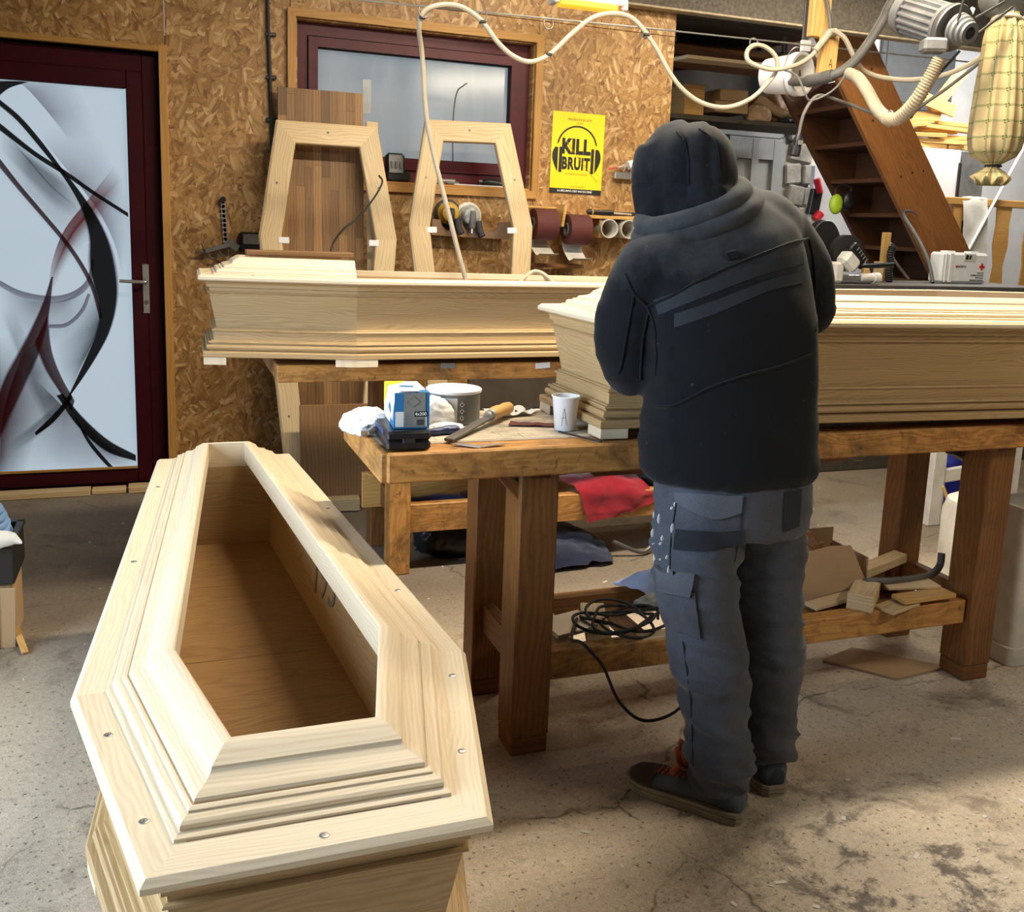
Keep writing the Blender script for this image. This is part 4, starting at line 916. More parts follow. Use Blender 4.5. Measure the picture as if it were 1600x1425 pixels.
put(MB(True).lathe([(.075, 0), (.082, .0), (.094, .15), (.101, .155), (.101, .17), (.094, .18), (.101, .185), (.101, .195), (.094, .197), (.086, .195), (.072, .01)], 32, m), 'bucket_shell', 'white', t)
put(MB().tube([m @ Vector((-.103 * math.cos(a), .103 * math.sin(a), .16 + .05 * math.sin(a) * 0)) + Vector((0, 0, .02 * math.sin(a))) for a in [math.pi * (k / 14 - .5) for k in range(15)]], .003, 6), 'bucket_handle', 'steel', t)
put(MB().box((2.93, 4.18, 2.57), (.035, .012, 1.0), bev=.002), 'hanging_strap', 'iron', t); put(MB().box((2.93, 4.172, 2.275), (.05, .02, .05), bev=.002), 'strap_tape', 'white', t)

# --- motor, belts and dust bag
t = thing('electric_motor', 'grey finned electric motor with stepped pulley overhead', 'motor', (2.8, 3.0, 2.05))
ax = Vector((.06, -.77, -.30)).normalized(); pc = Vector((2.775, 3.0, 2.140))
q = ax.to_track_quat('Z', 'Y').to_matrix().to_4x4(); m = Matrix.Translation(pc) @ q
put(MB().lathe([(.022, .02), (.022, .052), (.038, .052), (.04, .044), (.036, .038), (.046, .034), (.048, .026), (.044, .02), (.054, .016), (.056, .006), (.052, 0), (.058, -.004), (.060, -.012), (.03, -.014)], 36, m), 'stepped_pulley', 'cast', t)
put(MB().cyl(m @ Vector((0, 0, .05)), m @ Vector((0, 0, .0535)), .016, 18), 'pulley_bore', 'dark', t)
put(MB().lathe([(.055, -.03), (.085, -.030), (.087, -.036), (.080, -.042), (.087, -.048), (.085, -.054), (.04, -.06)], 36, m), 'belt_guard_disc', 'iron', t)
mb = MB(); n = 72; prof = [(-.075, .9), (-.08, 1), (-.26, 1), (-.27, .85)]
mb.loft([[m @ Vector((.078 * s * (1.0 if j % 4 < 2 else .86) * math.cos(2 * math.pi * j / n), .078 * s * (1.0 if j % 4 < 2 else .86) * math.sin(2 * math.pi * j / n), z)) for j in range(n)] for z, s in prof])
put(mb, 'finned_housing', 'cast', t, ang=15)
put(MB().lathe([(.06, -.062), (.08, -.062), (.08, -.078), (.06, -.078)], 28, m), 'end_bell', 'cast', t)
put(MB().lathe([(.03, -.26), (.082, -.262), (.082, -.30), (.06, -.32), (.02, -.322)], 28, m), 'fan_cover', 'cast', t)
put(MB().box((2.705, 3.05, 2.085), (.09, .08, .05), rot=(0, 0, R(-25)), bev=.01), 'terminal_box', 'cast', t)
put(MB().box((2.80, 3.26, 2.66), (.10, .08, .78), bev=.004), 'hanger_post', 'iron', t)
mb = MB()
for a, b in (((2.735, 2.975, 2.15), (2.77, 2.95, 2.45)), ((2.825, 2.97, 2.125), (2.97, 2.96, 2.235)), ((2.81, 2.97, 2.18), (2.93, 2.96, 2.25))): mb.beam(a, b, .010, .008, up=(0, 1, 0))
put(mb, 'drive_belt', 'rubber', t)
put(MB().box((2.86, 3.05, 2.205), (.016, .01, .07), rot=(0, R(18), 0)), 'white_tag', 'paper', t)
t = thing('dust_extractor', 'grey extractor fan drum above the dust bag', 'extractor', (2.98, 3.0, 2.2))
put(MB().lathe([(.02, -.05), (.085, -.05), (.09, -.04), (.09, .06), (.03, .07)], 32, Matrix.Translation((3.03, 3.06, 2.305)) @ q), 'fan_drum', 'cast', t)
put(MB().lathe([(.012, -.09), (.035, -.09), (.04, -.055), (.02, -.05)], 24, Matrix.Translation((3.03, 3.06, 2.305)) @ (ax * -1).to_track_quat('Z', 'Y').to_matrix().to_4x4() @ Matrix.Rotation(R(180), 4, 'X')), 'drum_hub', 'iron', t)
put(MB().cyl((3.03, 3.05, 2.20), (3.03, 3.05, 2.42), .045, 20).box((3.03, 3.05, 2.73), (.08, .08, .66)), 'bag_pipe', 'cast', t)
# checked cotton bag
tt = NT('checked_cotton'); uv = tt.n('UVMap').outputs[0]; sx = tt.n('SeparateXYZ'); tt.l(uv, sx.inputs[0])
def strp(o, fr, w):
    k = tt.math('FRACT', tt.math('MULTIPLY', o, fr)); return tt.math('LESS_THAN', k, w)
cz = tt.ramp(tt.noise(tt.n('TexCoord').outputs['Object'], 12, 4), [(.3, lin('8d7d58')), (.7, lin('ad9c70'))])
st = tt.math('MAXIMUM', strp(sx.outputs[0], 17, .14), strp(sx.outputs[1], 9, .14))
cz = tt.mix(tt.math('MULTIPLY', st, .75), cz, lin('6a7040'))
fu = tt.math('FRACT', tt.math('ADD', tt.math('MULTIPLY', sx.outputs[0], 17), .45)); fv = tt.math('FRACT', tt.math('ADD', tt.math('MULTIPLY', sx.outputs[1], 9), .45))
cc = tt.n('CombineXYZ'); tt.l(fu, cc.inputs[0]); tt.l(fv, cc.inputs[1])
vv = tt.n('TexVoronoi', voronoi_dimensions='2D'); vv.inputs['Scale'].default_value = 6; tt.l(cc.outputs[0], vv.inputs['Vector'])
dc = tt.n('VectorMath', operation='DISTANCE'); tt.l(cc.outputs[0], dc.inputs[0]); dc.inputs[1].default_value = (.5, .5, 0)
sprig = tt.math('MULTIPLY', tt.math('LESS_THAN', vv.outputs['Distance'], .28), tt.math('LESS_THAN', dc.outputs['Value'], .22))
cz = tt.mix(sprig, cz, lin('3a3a22')); tt.color(cz); tt.b.inputs['Roughness'].default_value = .9; M['checked'] = tt.m
t = thing('dust_bag', 'long checked cotton dust bag hanging at upper right, tied below', 'bag', (3.0, 3.04, 1.6))
rings_ = []; n = 64
prof = [(2.235, .045, 2.985), (2.215, .050, 2.985), (2.20, .064, 2.986), (2.15, .078, 2.99), (2.05, .092, 2.994), (1.95, .103, 2.998), (1.85, .112, 3.002), (1.78, .113, 3.003), (1.735, .106, 3.003), (1.705, .085, 3.003), (1.685, .05, 3.003), (1.672, .026, 3.002), (1.660, .028, 3.0), (1.640, .058, 3.0), (1.615, .078, 3.0), (1.605, .070, 3.0)]
for z, r, x in prof:
    r *= .86; x += .045; ring = []
    for j in range(n):
        a = 2 * math.pi * j / n
        pl = (.07 * math.sin(9 * a) + .035 * math.sin(17 * a + 1) + .02 * noise.noise(Vector((a * 3, z * 12, 0)))) * (1.0 if r > .077 else 1.9)
        ring.append((x + r * (1 + pl) * math.cos(a), 3.04 + r * (1 + pl) * math.sin(a), z + (.012 * math.sin(9 * a) if z < 1.63 else 0)))
    rings_.append(ring)
mb = MB(); mb.loft(rings_)
put(mb, 'bag_cloth', 'checked', t, ang=60)
put(MB().tube([(3.03 + .050 * math.cos(a), 3.04 + .050 * math.sin(a), 2.213 + .006 * math.sin(2 * a)) for a in [2 * math.pi * k / 24 for k in range(25)]], .009, 8).tube(spline([(3.06, 2.99, 2.215), (3.10, 2.97, 2.205), (3.13, 2.98, 2.22), (3.10, 2.99, 2.228), (3.07, 2.985, 2.215)], 5), .010, 8), 'tie_cord', 'cream', t)
put(MB().tube([(3.048 + .026 * math.cos(a), 3.04 + .028 * math.sin(a), 1.668) for a in [2 * math.pi * k / 16 for k in range(17)]], .005, 6), 'bottom_tie', 'dark', t)

# --- lamp over the window wall
t = thing('bulkhead_lamp', 'white strip lamp with an orange glow underneath, top of the wall', 'lamp', (1.96, 4.6, 2.40))
put(MB().box((1.965, 4.6, 2.475), (.37, .10, .07), bev=.006), 'lamp_housing', 'white', t); put(MB().box((1.955, 4.585, 2.426), (.30, .07, .028), bev=.006), 'orange_diffuser', 'orange', t)
for x in (1.785, 2.145): put(MB().box((x, 4.6, 2.448), (.03, .09, .055), bev=.006), 'end_cap', 'white_dirty', t)
put(MB().box((1.985, 4.545, 2.478), (.30, .012, .05), bev=.002), 'light_panel', 'tube', t)
put(MB().cyl((1.85, 4.6, 2.50), (1.85, 4.6, 3.05), .006, 8).cyl((2.08, 4.6, 2.50), (2.08, 4.6, 3.05), .006, 8), 'suspension_rod', 'iron', t)
# ------------------------------------------------------------------ things on the workbench (top at z = .838)
zb = .839
t = thing('black_case', 'small black plastic case at the bench corner under the blue box', 'case', (.53, 2.28, zb), R(-2))
MB().box((0, 0, .0115), (.104, .215, .023), bev=.008).build('case_base', 'black', t); MB().box((0, 0, .0345), (.104, .215, .022), bev=.009).build('case_lid', 'black', t)
MB().box((0, -.106, .023), (.03, .006, .012), bev=.002).build('latch', 'rubber', t); MB().box((-.052, 0, .036), (.003, .12, .012), bev=.001).build('side_label', 'bluetool', t)
t = thing('blue_box', 'blue and white cardboard box with a yellow back corner on the black case', 'box', (.545, 2.288, zb + .0465), R(-4))
w, d, hh = .083, .17, .085
MB().box((0, 0, hh / 2), (w, d, hh), bev=.0015).build('carton', 'paper', t)
def pp(pts, name, mat):          # thin printed patches on the carton faces
    mb = MB(); mb.quad(pts); return mb.build(name, mat, t, ang=0)
e = .0006
pp([(-w / 2, -d / 2 - e, 0), (w / 2, -d / 2 - e, 0), (w / 2, -d / 2 - e, hh), (-w / 2, -d / 2 - e, hh)], 'blue_print', 'bluebox')
pp([(-w / 2 + .002, -d / 2 - 2 * e, .004), (w / 2 - .006, -d / 2 - 2 * e, .004), (w / 2 - .006, -d / 2 - 2 * e, .040), (-w / 2 + .002, -d / 2 - 2 * e, .040)], 'white_label', 'paper')
pp([(-w / 2 + .022, -d / 2 - 3 * e, .003), (w / 2 - .010, -d / 2 - 3 * e, .003), (w / 2 - .010, -d / 2 - 3 * e, hh), (-w / 2 + .022, -d / 2 - 3 * e, hh - .001)], 'tape_print', 'tape')
for k in range(5): pp([(-w / 2 + .024, -d / 2 - 4 * e, .010 + k * .006), (w / 2 - .04, -d / 2 - 4 * e, .010 + k * .006), (w / 2 - .04, -d / 2 - 4 * e, .0115 + k * .006), (-w / 2 + .024, -d / 2 - 4 * e, .0115 + k * .006)], 'text_line', 'greylabel')
for k in range(7): pp([(w / 2 - .030 + k * .0026, -d / 2 - 4 * e, .008), (w / 2 - .0288 + k * .0026, -d / 2 - 4 * e, .008), (w / 2 - .0288 + k * .0026, -d / 2 - 4 * e, .022), (w / 2 - .030 + k * .0026, -d / 2 - 4 * e, .022)], 'bar_code', 'ink')
pp([(w / 2 - .036, -d / 2 - 4 * e, .028), (w / 2 - .006, -d / 2 - 4 * e, .028), (w / 2 - .006, -d / 2 - 4 * e, .041), (w / 2 - .036, -d / 2 - 4 * e, .041)], 'dark_label', 'ink')
text('4x200', .011, 'lettering', 'paper', t, xz(w / 2 - .021, -d / 2 - 5 * e, .0345), .0002)
for (a, b, s_, mt) in ((.010, .068, .017, 'greylabel'), (.010, .068, .0145, 'tape')):
    pp([(a - .006, -d / 2 - 4 * e - (mt == 'tape') * e, b - s_), (a - .006 + s_, -d / 2 - 4 * e - (mt == 'tape') * e, b - s_ * .3), (a - .006, -d / 2 - 4 * e - (mt == 'tape') * e, b + s_ * .6), (a - .006 - s_, -d / 2 - 4 * e - (mt == 'tape') * e, b - s_ * .3)], 'diamond_print', mt)
xl = -w / 2 - e
pp([(xl, -d / 2, 0), (xl, -d / 2, .062), (xl, -d / 2 + .02, .034), (xl, -d / 2 + .03, .012), (xl, -d / 2 + .055, .018), (xl, -d / 2 + .07, 0)], 'blue_print', 'bluebox')
pp([(xl, d / 2, .030), (xl, d / 2 - .03, .050), (xl, d / 2 - .06, hh), (xl, d / 2, hh)], 'yellow_print', plain('carton_yellow', (.85, .75, .03), .5))
pp([(xl - e, -.012, .052), (xl - e, -.030, .040), (xl - e, -.030, .026), (xl - e, -.012, .030), (xl - e, .006, .036), (xl - e, -.004, .045)], 'drop_emblem', 'bluebox')
pp([(-w / 2, d / 2, hh + e), (-w / 2, d / 2 - .06, hh + e), (-w / 2 + .035, d / 2 - .03, hh + e), (.01, d / 2, hh + e)], 'yellow_print', bpy.data.materials['carton_yellow'])
pp([(w / 2, -d / 2, hh + e), (w / 2, -d / 2 + .045, hh + e), (0, -d / 2 + .02, hh + e), (.01, -d / 2, hh + e)], 'blue_print', 'bluebox')
pp([(-.02, .0, hh + e), (.015, -.008, hh + e), (.02, .014, hh + e), (-.01, .022, hh + e)], 'drop_emblem', 'bluebox')
MB().box((-.006, -d / 2 + .012, hh + .0025), (.045, .03, .003), rot=(R(-8), 0, 0), bev=.001).build('lid_flap', 'paper', t)
o = crumple('white_rag', (.468, 2.40, zb), (.048, .075, .032), 'paper', seed=3, amp=.32, freq=6); tag(o, 'crumpled white cloth at the bench end, left of the blue box', 'rag', group='white rags on the bench')
o = crumple('white_rag', (.655, 2.44, zb), (.045, .04, .046), 'paper', seed=8, amp=.25, freq=7); tag(o, 'bunched white cloth between the blue box and the grey tin', 'rag', group='white rags on the bench')
o = crumple('white_rag', (.672, 2.365, zb), (.045, .024, .014), 'paper', seed=12, amp=.2, freq=7); tag(o, 'flat folded white cloth above the dark knife', 'rag', group='white rags on the bench')
t = thing('filler_tin', 'round grey tin with white lid and hazard diamonds on the bench', 'tin', (.728, 2.505, zb))
MB().lathe([(.002, 0), (.071, 0), (.0725, .003), (.0715, .006), (.0715, .074), (.073, .078), (.073, .082), (.01, .082)], 40).build('tin_body', 'greylabel', t)
MB().lathe([(.073, .080), (.0755, .082), (.0755, .088), (.073, .090), (.069, .089), (.067, .086), (.002, .0855)], 40).build('tin_lid', 'white', t)
MB().lathe([(.0725, .001), (.0735, .003), (.0725, .006)], 40).build('bottom_rim', 'steel', t)
for a0, a1, nm, mt in ((R(150), R(262), 'pale_label', 'white'),):
    n = 20; P_ = [a0 + (a1 - a0) * k / n for k in range(n + 1)]
    MB().loft([[(.0718 * math.cos(a), .0718 * math.sin(a), .008), (.0718 * math.cos(a), .0718 * math.sin(a), .072)] for a in P_], closed=False).build(nm, mt, t)
for k in range(3):
    a = R(272); z = .055 - k * .018
    def tp(da, dz): return (.0722 * math.cos(a + da), .0722 * math.sin(a + da), z + dz)
    MB().quad([tp(0, -.0075), tp(.1, 0), tp(0, .0075), tp(-.1, 0)]).build('hazard_diamond', 'paper', t, ang=0)
    MB().quad([tuple(1.002 * q if i < 2 else q for i, q in enumerate(tp(*v))) for v in ((0, -.004), (.05, 0), (0, .004), (-.05, 0))]).build('hazard_symbol', 'ink', t, ang=0)
t = thing('utility_knife', 'dark blue handled knife lying on the bench beside the black case', 'knife', (.65, 2.33, zb))
put(MB().tube(spline([(.600, 2.325, zb + .008), (.625, 2.325, zb + .009), (.66, 2.335, zb + .010), (.695, 2.345, zb + .009)], 5), [.008] * 5 + [.010] * 5 + [.012] * 5 + [.009], 10), 'knife_handle', 'bluetool', t); put(MB().beam((.575, 2.318, zb + .007), (.605, 2.325, zb + .008), .012, .003), 'blade', 'steel', t)
t = thing('chisel', 'long chisel with a turned wooden handle lying on the bench', 'chisel', (.76, 2.38, zb))
put(MB().beam((.640, 2.240, zb + .006), (.805, 2.425, zb + .022), .024, .008, bev=.003), 'chisel_blade', 'iron', t)
put(MB().cyl((.795, 2.413, zb + .024), (.815, 2.436, zb + .026), .012, 14).cyl((.806, 2.426, zb + .024), (.812, 2.433, zb + .025), .017, 16), 'ferrule', 'steel', t)
put(MB().tube([(.812, 2.433, zb + .026), (.825, 2.447, zb + .027), (.845, 2.470, zb + .027), (.852, 2.478, zb + .027), (.875, 2.504, zb + .026), (.893, 2.524, zb + .025), (.898, 2.530, zb + .025)], [.014, .018, .018, .0155, .018, .017, .009], 14), 'handle', 'pine', t)
solo(MB().prism([(.640, 2.222), (.700, 2.170), (.775, 2.196), (.752, 2.206), (.703, 2.190), (.668, 2.224)], zb, zb + .002), 'steel_square', 'steel', 'thin triangular steel sheet flat at the bench front edge', 'sheet')
t = thing('paper_cup', 'white paper cup marked A on the bench by the coffin foot', 'cup', (.985, 2.333, zb))
MB().lathe([(.024, .004), (.026, 0), (.027, .001), (.0355, .088), (.0375, .0885), (.038, .091), (.0365, .0925), (.035, .091), (.0262, .006), (.01, .005)], 36).build('cup_wall', 'paper', t)
mA = MB()
for a, b in (((-.010, .014), (-.003, .064)), ((-.003, .064), (.004, .018)), ((-.012, .036), (.003, .038))):
    def cp(p):
        ang = R(-112) + p[0] / .03; r_ = .0272 + .0085 * p[1] / .088 + .0002; return (r_ * math.cos(ang), r_ * math.sin(ang), p[1])
    mA.tube([cp(a), cp(((a[0] + b[0]) / 2, (a[1] + b[1]) / 2)), cp(b)], .0005, 5)
mA.build('pencil_mark', 'greylabel', t)
mb = MB(); vs = []
def sheet(pts4, name, mat, label, cat, th=.001, seed=0, amp=.006, n=12):
    """a thin curling sheet over four corners"""
    a, b, c, d = [Vector(p) for p in pts4]; mb = MB(); vs = []
    for lay in (0, 1):
        for i in range(n + 1):
            for j in range(n + 1):
                p = a.lerp(b, i / n).lerp(d.lerp(c, i / n), j / n); w = noise.noise(Vector((i * .35 + seed, j * .35, seed * 1.7)))
                p.z += amp * (w + .6) + lay * th; vs.append(p)
    N = (n + 1) ** 2; fs = []
    for i in range(n):
        for j in range(n):
            q = i * (n + 1) + j; fs.append([q + N, q + n + 1 + N, q + n + 2 + N, q + 1 + N]); fs.append([q + 1, q + n + 2, q + n + 1, q])
    bd = [i * (n + 1) for i in range(n)] + [n * (n + 1) + j for j in range(n)] + [(n - i) * (n + 1) + n for i in range(n)] + [n - j for j in range(n)]
    for k in range(len(bd)): u, v = bd[k], bd[(k + 1) % len(bd)]; fs.append([u, v, v + N, u + N])
    mb.add(vs, fs); return solo(mb, name, mat, label, cat, ang=50)
sheet([(.85, 2.40, zb), (.975, 2.36, zb), (.985, 2.39, zb), (.875, 2.45, zb)], 'sandpaper', 'abrasive', 'torn dark red sandpaper curling on the bench left of the cup', 'sandpaper', seed=4, amp=.005)
sheet([(.86, 2.50, zb), (.98, 2.53, zb), (.96, 2.61, zb), (.83, 2.57, zb)], 'paper_sheet', 'paper', 'crumpled white paper on the bench behind the chisel', 'paper', seed=9, amp=.016)
sheet([(.915, 2.53, zb + .012), (1.0, 2.565, zb + .012), (.995, 2.585, zb + .012), (.92, 2.56, zb + .012)], 'dark_scraper', 'rubber', 'dark flat scraper lying on the white paper', 'scraper', seed=2, amp=.004)
solo(MB().cyl((.955, 2.30, zb + .003), (1.015, 2.165, zb + .003), .0025, 8), 'thin_rod', 'rubber', 'thin black rod lying on the bench by the cup', 'rod')
t = thing('paper_tag', 'white paper tag with orange marks taped to the far table edge', 'tag', (1.45, 3.47, .69))
put(MB().box((1.452, 3.472, .755), (.055, .002, .13), bev=.0004), 'tag_paper', 'paper', t)
for k in range(4): put(MB().box((1.436, 3.4705, .715 + k * .024), (.018, .001, .012), rot=(0, R(10), 0), bev=.0002), 'orange_mark', 'red', t)

# ------------------------------------------------------------------ under the workbench
zsf = .226
t = thing('cardboard_box', 'torn cardboard box with a hanging flap on the bench shelf', 'box', (1.95, 2.44, .266))
put(MB().prism([(1.795, .262), (2.048, .302), (1.972, .432), (1.90, .436), (1.775, .418)], 2.352, 2.357, Matrix(((1, 0, 0, 0), (0, 0, 1, 0), (0, 1, 0, 0), (0, 0, 0, 1)))), 'front_flap', 'card', t, ang=0)
put(MB().box((1.88, 2.54, .34), (.34, .005, .18), bev=.001).box((1.715, 2.45, .33), (.005, .18, .15), bev=.001).box((2.05, 2.45, .32), (.005, .18, .13), bev=.001).box((1.88, 2.45, .262), (.33, .18, .005), bev=.001), 'carton', 'card', t)
o = crumple('brown_cloth', (1.86, 2.47, .267), (.10, .06, .10), 'leg', seed=5, amp=.3, freq=5); tag(o, 'dark brown cloth bunched in the torn cardboard box', 'cloth')
o = crumple('white_wrapping', (1.80, 2.405, .267), (.06, .03, .075), 'paper', seed=6, amp=.4, freq=7); tag(o, 'white crumpled wrapping in the torn cardboard box', 'wrapping')
OFF = [((1.93, 2.24, .292), (2.04, 2.34, .292), .075, .050, 'square wood block end on, at the front of the shelf'), ((1.99, 2.385, .312), (2.25, 2.44, .345), .05, .03, 'long sawn batten slanting up behind the square block'), ((1.80, 2.30, .272), (2.05, 2.345, .280), .05, .014, 'thin strip lying low left of the square block'),
       ((2.07, 2.235, .292), (2.28, 2.25, .288), .06, .014, 'grey chipboard strip near the bench end leg'), ((2.00, 2.215, .272), (2.13, 2.25, .276), .07, .010, 'flat pale plywood piece right of the square block'), ((2.09, 2.33, .30), (2.27, 2.30, .30), .07, .010, 'pale plywood wedge on the offcut heap'), ((2.02, 2.40, .275), (2.30, 2.37, .272), .05, .016, 'low pale lath at the back of the offcut heap')]
for a, b, w, h_, lab in OFF: solo(MB().beam(a, b, w, h_), 'wood_offcut', 'oak_pale' if 'pale' in lab or 'square' in lab else 'pine', lab, 'offcut', group='offcuts on the bench shelf')
solo(MB().box((1.98, 2.36, .248), (.42, .26, .016), bev=.002), 'shelf_board', 'leg', 'loose brown board laid across the bench shelf slats', 'board')
solo(MB().tube(spline([(2.03, 2.34, .315), (2.11, 2.33, .312), (2.22, 2.335, .308), (2.30, 2.35, .31), (2.345, 2.365, .33), (2.352, 2.37, .37)], 6), .012, 10), 'grey_pipe', 'greyhose', 'bent grey pipe on the offcut heap below the bench', 'pipe')
def drape(name, mat, label, cat, rows, seed=1, amp=.012, th=.003, group=None):
    """a hanging or lying cloth lofted through rows of points"""
    R_ = [spline(r, 7) for r in rows]; cols = list(zip(*R_)); cols = [spline(c, 7) for c in cols]; n = len(cols); m = len(cols[0]); vs = []
    for lay in (0, 1):
        for i, c in enumerate(cols):
            for j, p in enumerate(c):
                q = p + Vector((noise.noise(p * 14 + Vector((seed, 0, 0))), noise.noise(p * 14 + Vector((0, seed, 5))), noise.noise(p * 14 + Vector((3, 0, seed))))) * amp
                q += Vector((noise.noise(p * 42 + Vector((seed, 0, 0))), noise.noise(p * 42 + Vector((0, seed, 5))), noise.noise(p * 42))) * amp * .38
                q += Vector((0, -1, .4)).normalized() * (th * lay); vs.append(q)
    N = n * m; fs = []
    for i in range(n - 1):
        for j in range(m - 1):
            q = i * m + j; fs.append([q + N, q + 1 + N, q + m + 1 + N, q + m + N]); fs.append([q + m, q + m + 1, q + 1, q])
    bd = [i * m for i in range(n - 1)] + [(n - 1) * m + j for j in range(m - 1)] + [(n - 1 - i) * m + m - 1 for i in range(n - 1)] + [m - 1 - j for j in range(m - 1)]
    for k in range(len(bd)): u, v = bd[k], bd[(k + 1) % len(bd)]; fs.append([u, u + N, v + N, v])
    return solo(MB().add(vs, fs), name, mat, label, cat, group=group, ang=60)
drape('blue_rag', 'rag', 'pale blue rag draped over the back rail of the bench shelf', 'rag', [[(1.29, 2.60, .285), (1.37, 2.62, .30), (1.47, 2.63, .31), (1.56, 2.64, .30)], [(1.30, 2.55, .29), (1.37, 2.555, .325), (1.46, 2.56, .335), (1.55, 2.57, .31)], [(1.345, 2.52, .27), (1.40, 2.52, .285), (1.46, 2.525, .26), (1.53, 2.53, .25)], [(1.40, 2.505, .215), (1.43, 2.50, .20), (1.46, 2.505, .165), (1.49, 2.51, .16)]], seed=4, amp=.018)
t = thing('coiled_lead', 'black lead coiled loosely on the bench shelf, one end hanging down', 'lead', (1.2, 2.35, .24))
pts = []
for k in range(70):
    a = k * .42; rr = .10 + .03 * math.sin(k * .7); pts.append((1.19 + rr * 1.1 * math.cos(a) + .02 * math.sin(k * .31), 2.33 + rr * .75 * math.sin(a), .275 + .012 * math.sin(k * .9) + k * .0004))
put(MB().tube(spline(pts, 4), .0045, 6), 'coil', 'rubber', t)
put(MB().tube(spline([(1.06, 2.36, .29), (.985, 2.22, .30), (.975, 2.14, .325), (1.0, 2.13, .30), (1.04, 2.13, .25), (1.09, 2.13, .15), (1.165, 2.13, .085), (1.265, 2.14, .09), (1.33, 2.16, .15), (1.36, 2.20, .24), (1.33, 2.26, .29)], 6), .0045, 6), 'hanging_loop', 'rubber', t)
solo(MB().box((1.035, 2.36, .276), (.13, .11, .012), rot=(R(3), R(-4), R(8)), bev=.002), 'grey_plate', 'steel', 'flat grey metal plate on the left of the bench shelf', 'plate')
for a, b, w, h_, lab in (((1.08, 2.24, .255), (1.17, 2.50, .262), .07, .018, 'pale board slanting across the bench shelf under the coiled lead'), ((.98, 2.24, .25), (1.02, 2.50, .25), .05, .014, 'pale strip beside the left legs on the bench shelf'), ((1.20, 2.245, .262), (1.45, 2.27, .262), .05, .012, 'pale strip along the front rail of the bench shelf')): solo(MB().beam(a, b, w, h_), 'wood_offcut', 'oak_pale', lab, 'offcut', group='offcuts on the bench shelf')
t = thing('random_tool', 'grey-green tool on the bench shelf behind the mans leg', 'tool', (1.38, 2.42, .25)); t.name = 'hand_tool'
put(MB().tube(spline([(1.28, 2.43, .275), (1.36, 2.43, .285), (1.46, 2.44, .28)], 6), [.018 + .012 * math.sin(k * .25) for k in range(13)], 10), 'tool_body', 'dusty', t); put(MB().box((1.40, 2.40, .30), (.06, .03, .02), bev=.006), 'switch_block', 'iron', t)
solo(MB().prism([(1.99, 2.455), (2.135, 2.275), (2.36, 2.30), (2.15, 2.51)], .002, .008), 'cardboard_sheet', 'card', 'flat cardboard sheet lying on the floor under the bench', 'cardboard')

# ------------------------------------------------------------------ under and behind the far table
t = thing('jigsaw', 'dark blue power tool lying on the far table shelf', 'power tool', (1.0, 3.70, .20))
put(MB().loft([[(x, 3.68 + .03 * math.cos(a) * s, .255 + .001 * x + (.030 if True else 0) * math.sin(a) * s) for a in [2 * math.pi * k / 14 for k in range(14)]] for x, s in ((.885, .5), (.90, .85), (.96, 1.0), (1.02, 1.15), (1.08, 1.0), (1.12, .7), (1.13, .4))]), 'tool_body', 'bluetool', t)
put(MB().box((.895, 3.68, .25), (.03, .055, .05), bev=.01).box((1.15, 3.70, .268), (.07, .045, .04), rot=(0, R(-15), 0), bev=.01), 'tool_nose', 'rubber', t); put(MB().tube(spline([(1.16, 3.71, .28), (1.22, 3.74, .26), (1.26, 3.70, .22), (1.35, 3.66, .205)], 5), .004, 6), 'tool_lead', 'rubber', t)
solo(MB().box((1.0, 3.86, .275), (.52, .02, .15), bev=.002).box((.95, 3.84, .345), (.38, .05, .012), bev=.002), 'pine_tray', 'pine', 'low wooden tray standing at the back of the far table shelf', 'tray')
solo(MB().box((1.25, 3.70, .207), (.22, .10, .016), rot=(0, 0, R(6)), bev=.002), 'sawn_board', 'oak_pale', 'pale sawn board on the far table shelf beside the blue tool', 'slat')
solo(MB().box((1.42, 3.78, .255), (.14, .16, .11), bev=.004), 'cream_carton', 'white_dirty', 'cream carton on the far table shelf between the bench legs', 'carton')
drape('red_cloth', 'redcloth', 'crumpled dark red cloth hanging over the far table rail', 'cloth', [[(1.56, 3.78, .30), (1.68, 3.79, .315), (1.80, 3.79, .32), (1.92, 3.78, .30)], [(1.57, 3.66, .315), (1.68, 3.655, .335), (1.80, 3.655, .34), (1.90, 3.66, .32)], [(1.60, 3.585, .285), (1.70, 3.58, .29), (1.80, 3.578, .295), (1.93, 3.585, .27)], [(1.62, 3.575, .21), (1.70, 3.572, .215), (1.81, 3.572, .225), (1.95, 3.58, .235)], [(1.63, 3.57, .155), (1.70, 3.57, .165), (1.79, 3.57, .185), (1.90, 3.575, .205)]], seed=7, amp=.014)
o = crumple('dark_sack', (2.02, 3.75, .2), (.10, .09, .07), 'rubber', seed=14, amp=.2, freq=6); tag(o, 'dark cloth bag on the far table shelf right of the red cloth', 'bag')
drape('navy_cloth', 'navycloth', 'folded navy blue cloth lying on the floor under the far table', 'cloth', [[(1.24, 3.48, .005), (1.40, 3.46, .02), (1.58, 3.47, .012), (1.72, 3.50, .006)], [(1.25, 3.56, .05), (1.42, 3.55, .075), (1.60, 3.56, .06), (1.74, 3.60, .03)], [(1.30, 3.75, .06), (1.45, 3.75, .085), (1.62, 3.76, .07), (1.74, 3.80, .03)], [(1.36, 3.98, .02), (1.50, 4.0, .05), (1.62, 4.0, .05), (1.72, 4.0, .01)]], seed=3, amp=.02, th=.02)
o = crumple('black_bag', (1.12, 3.85, .002), (.16, .16, .10), 'black', seed=21, amp=.18, freq=4); tag(o, 'black bag slumped on the floor under the far table', 'bag')
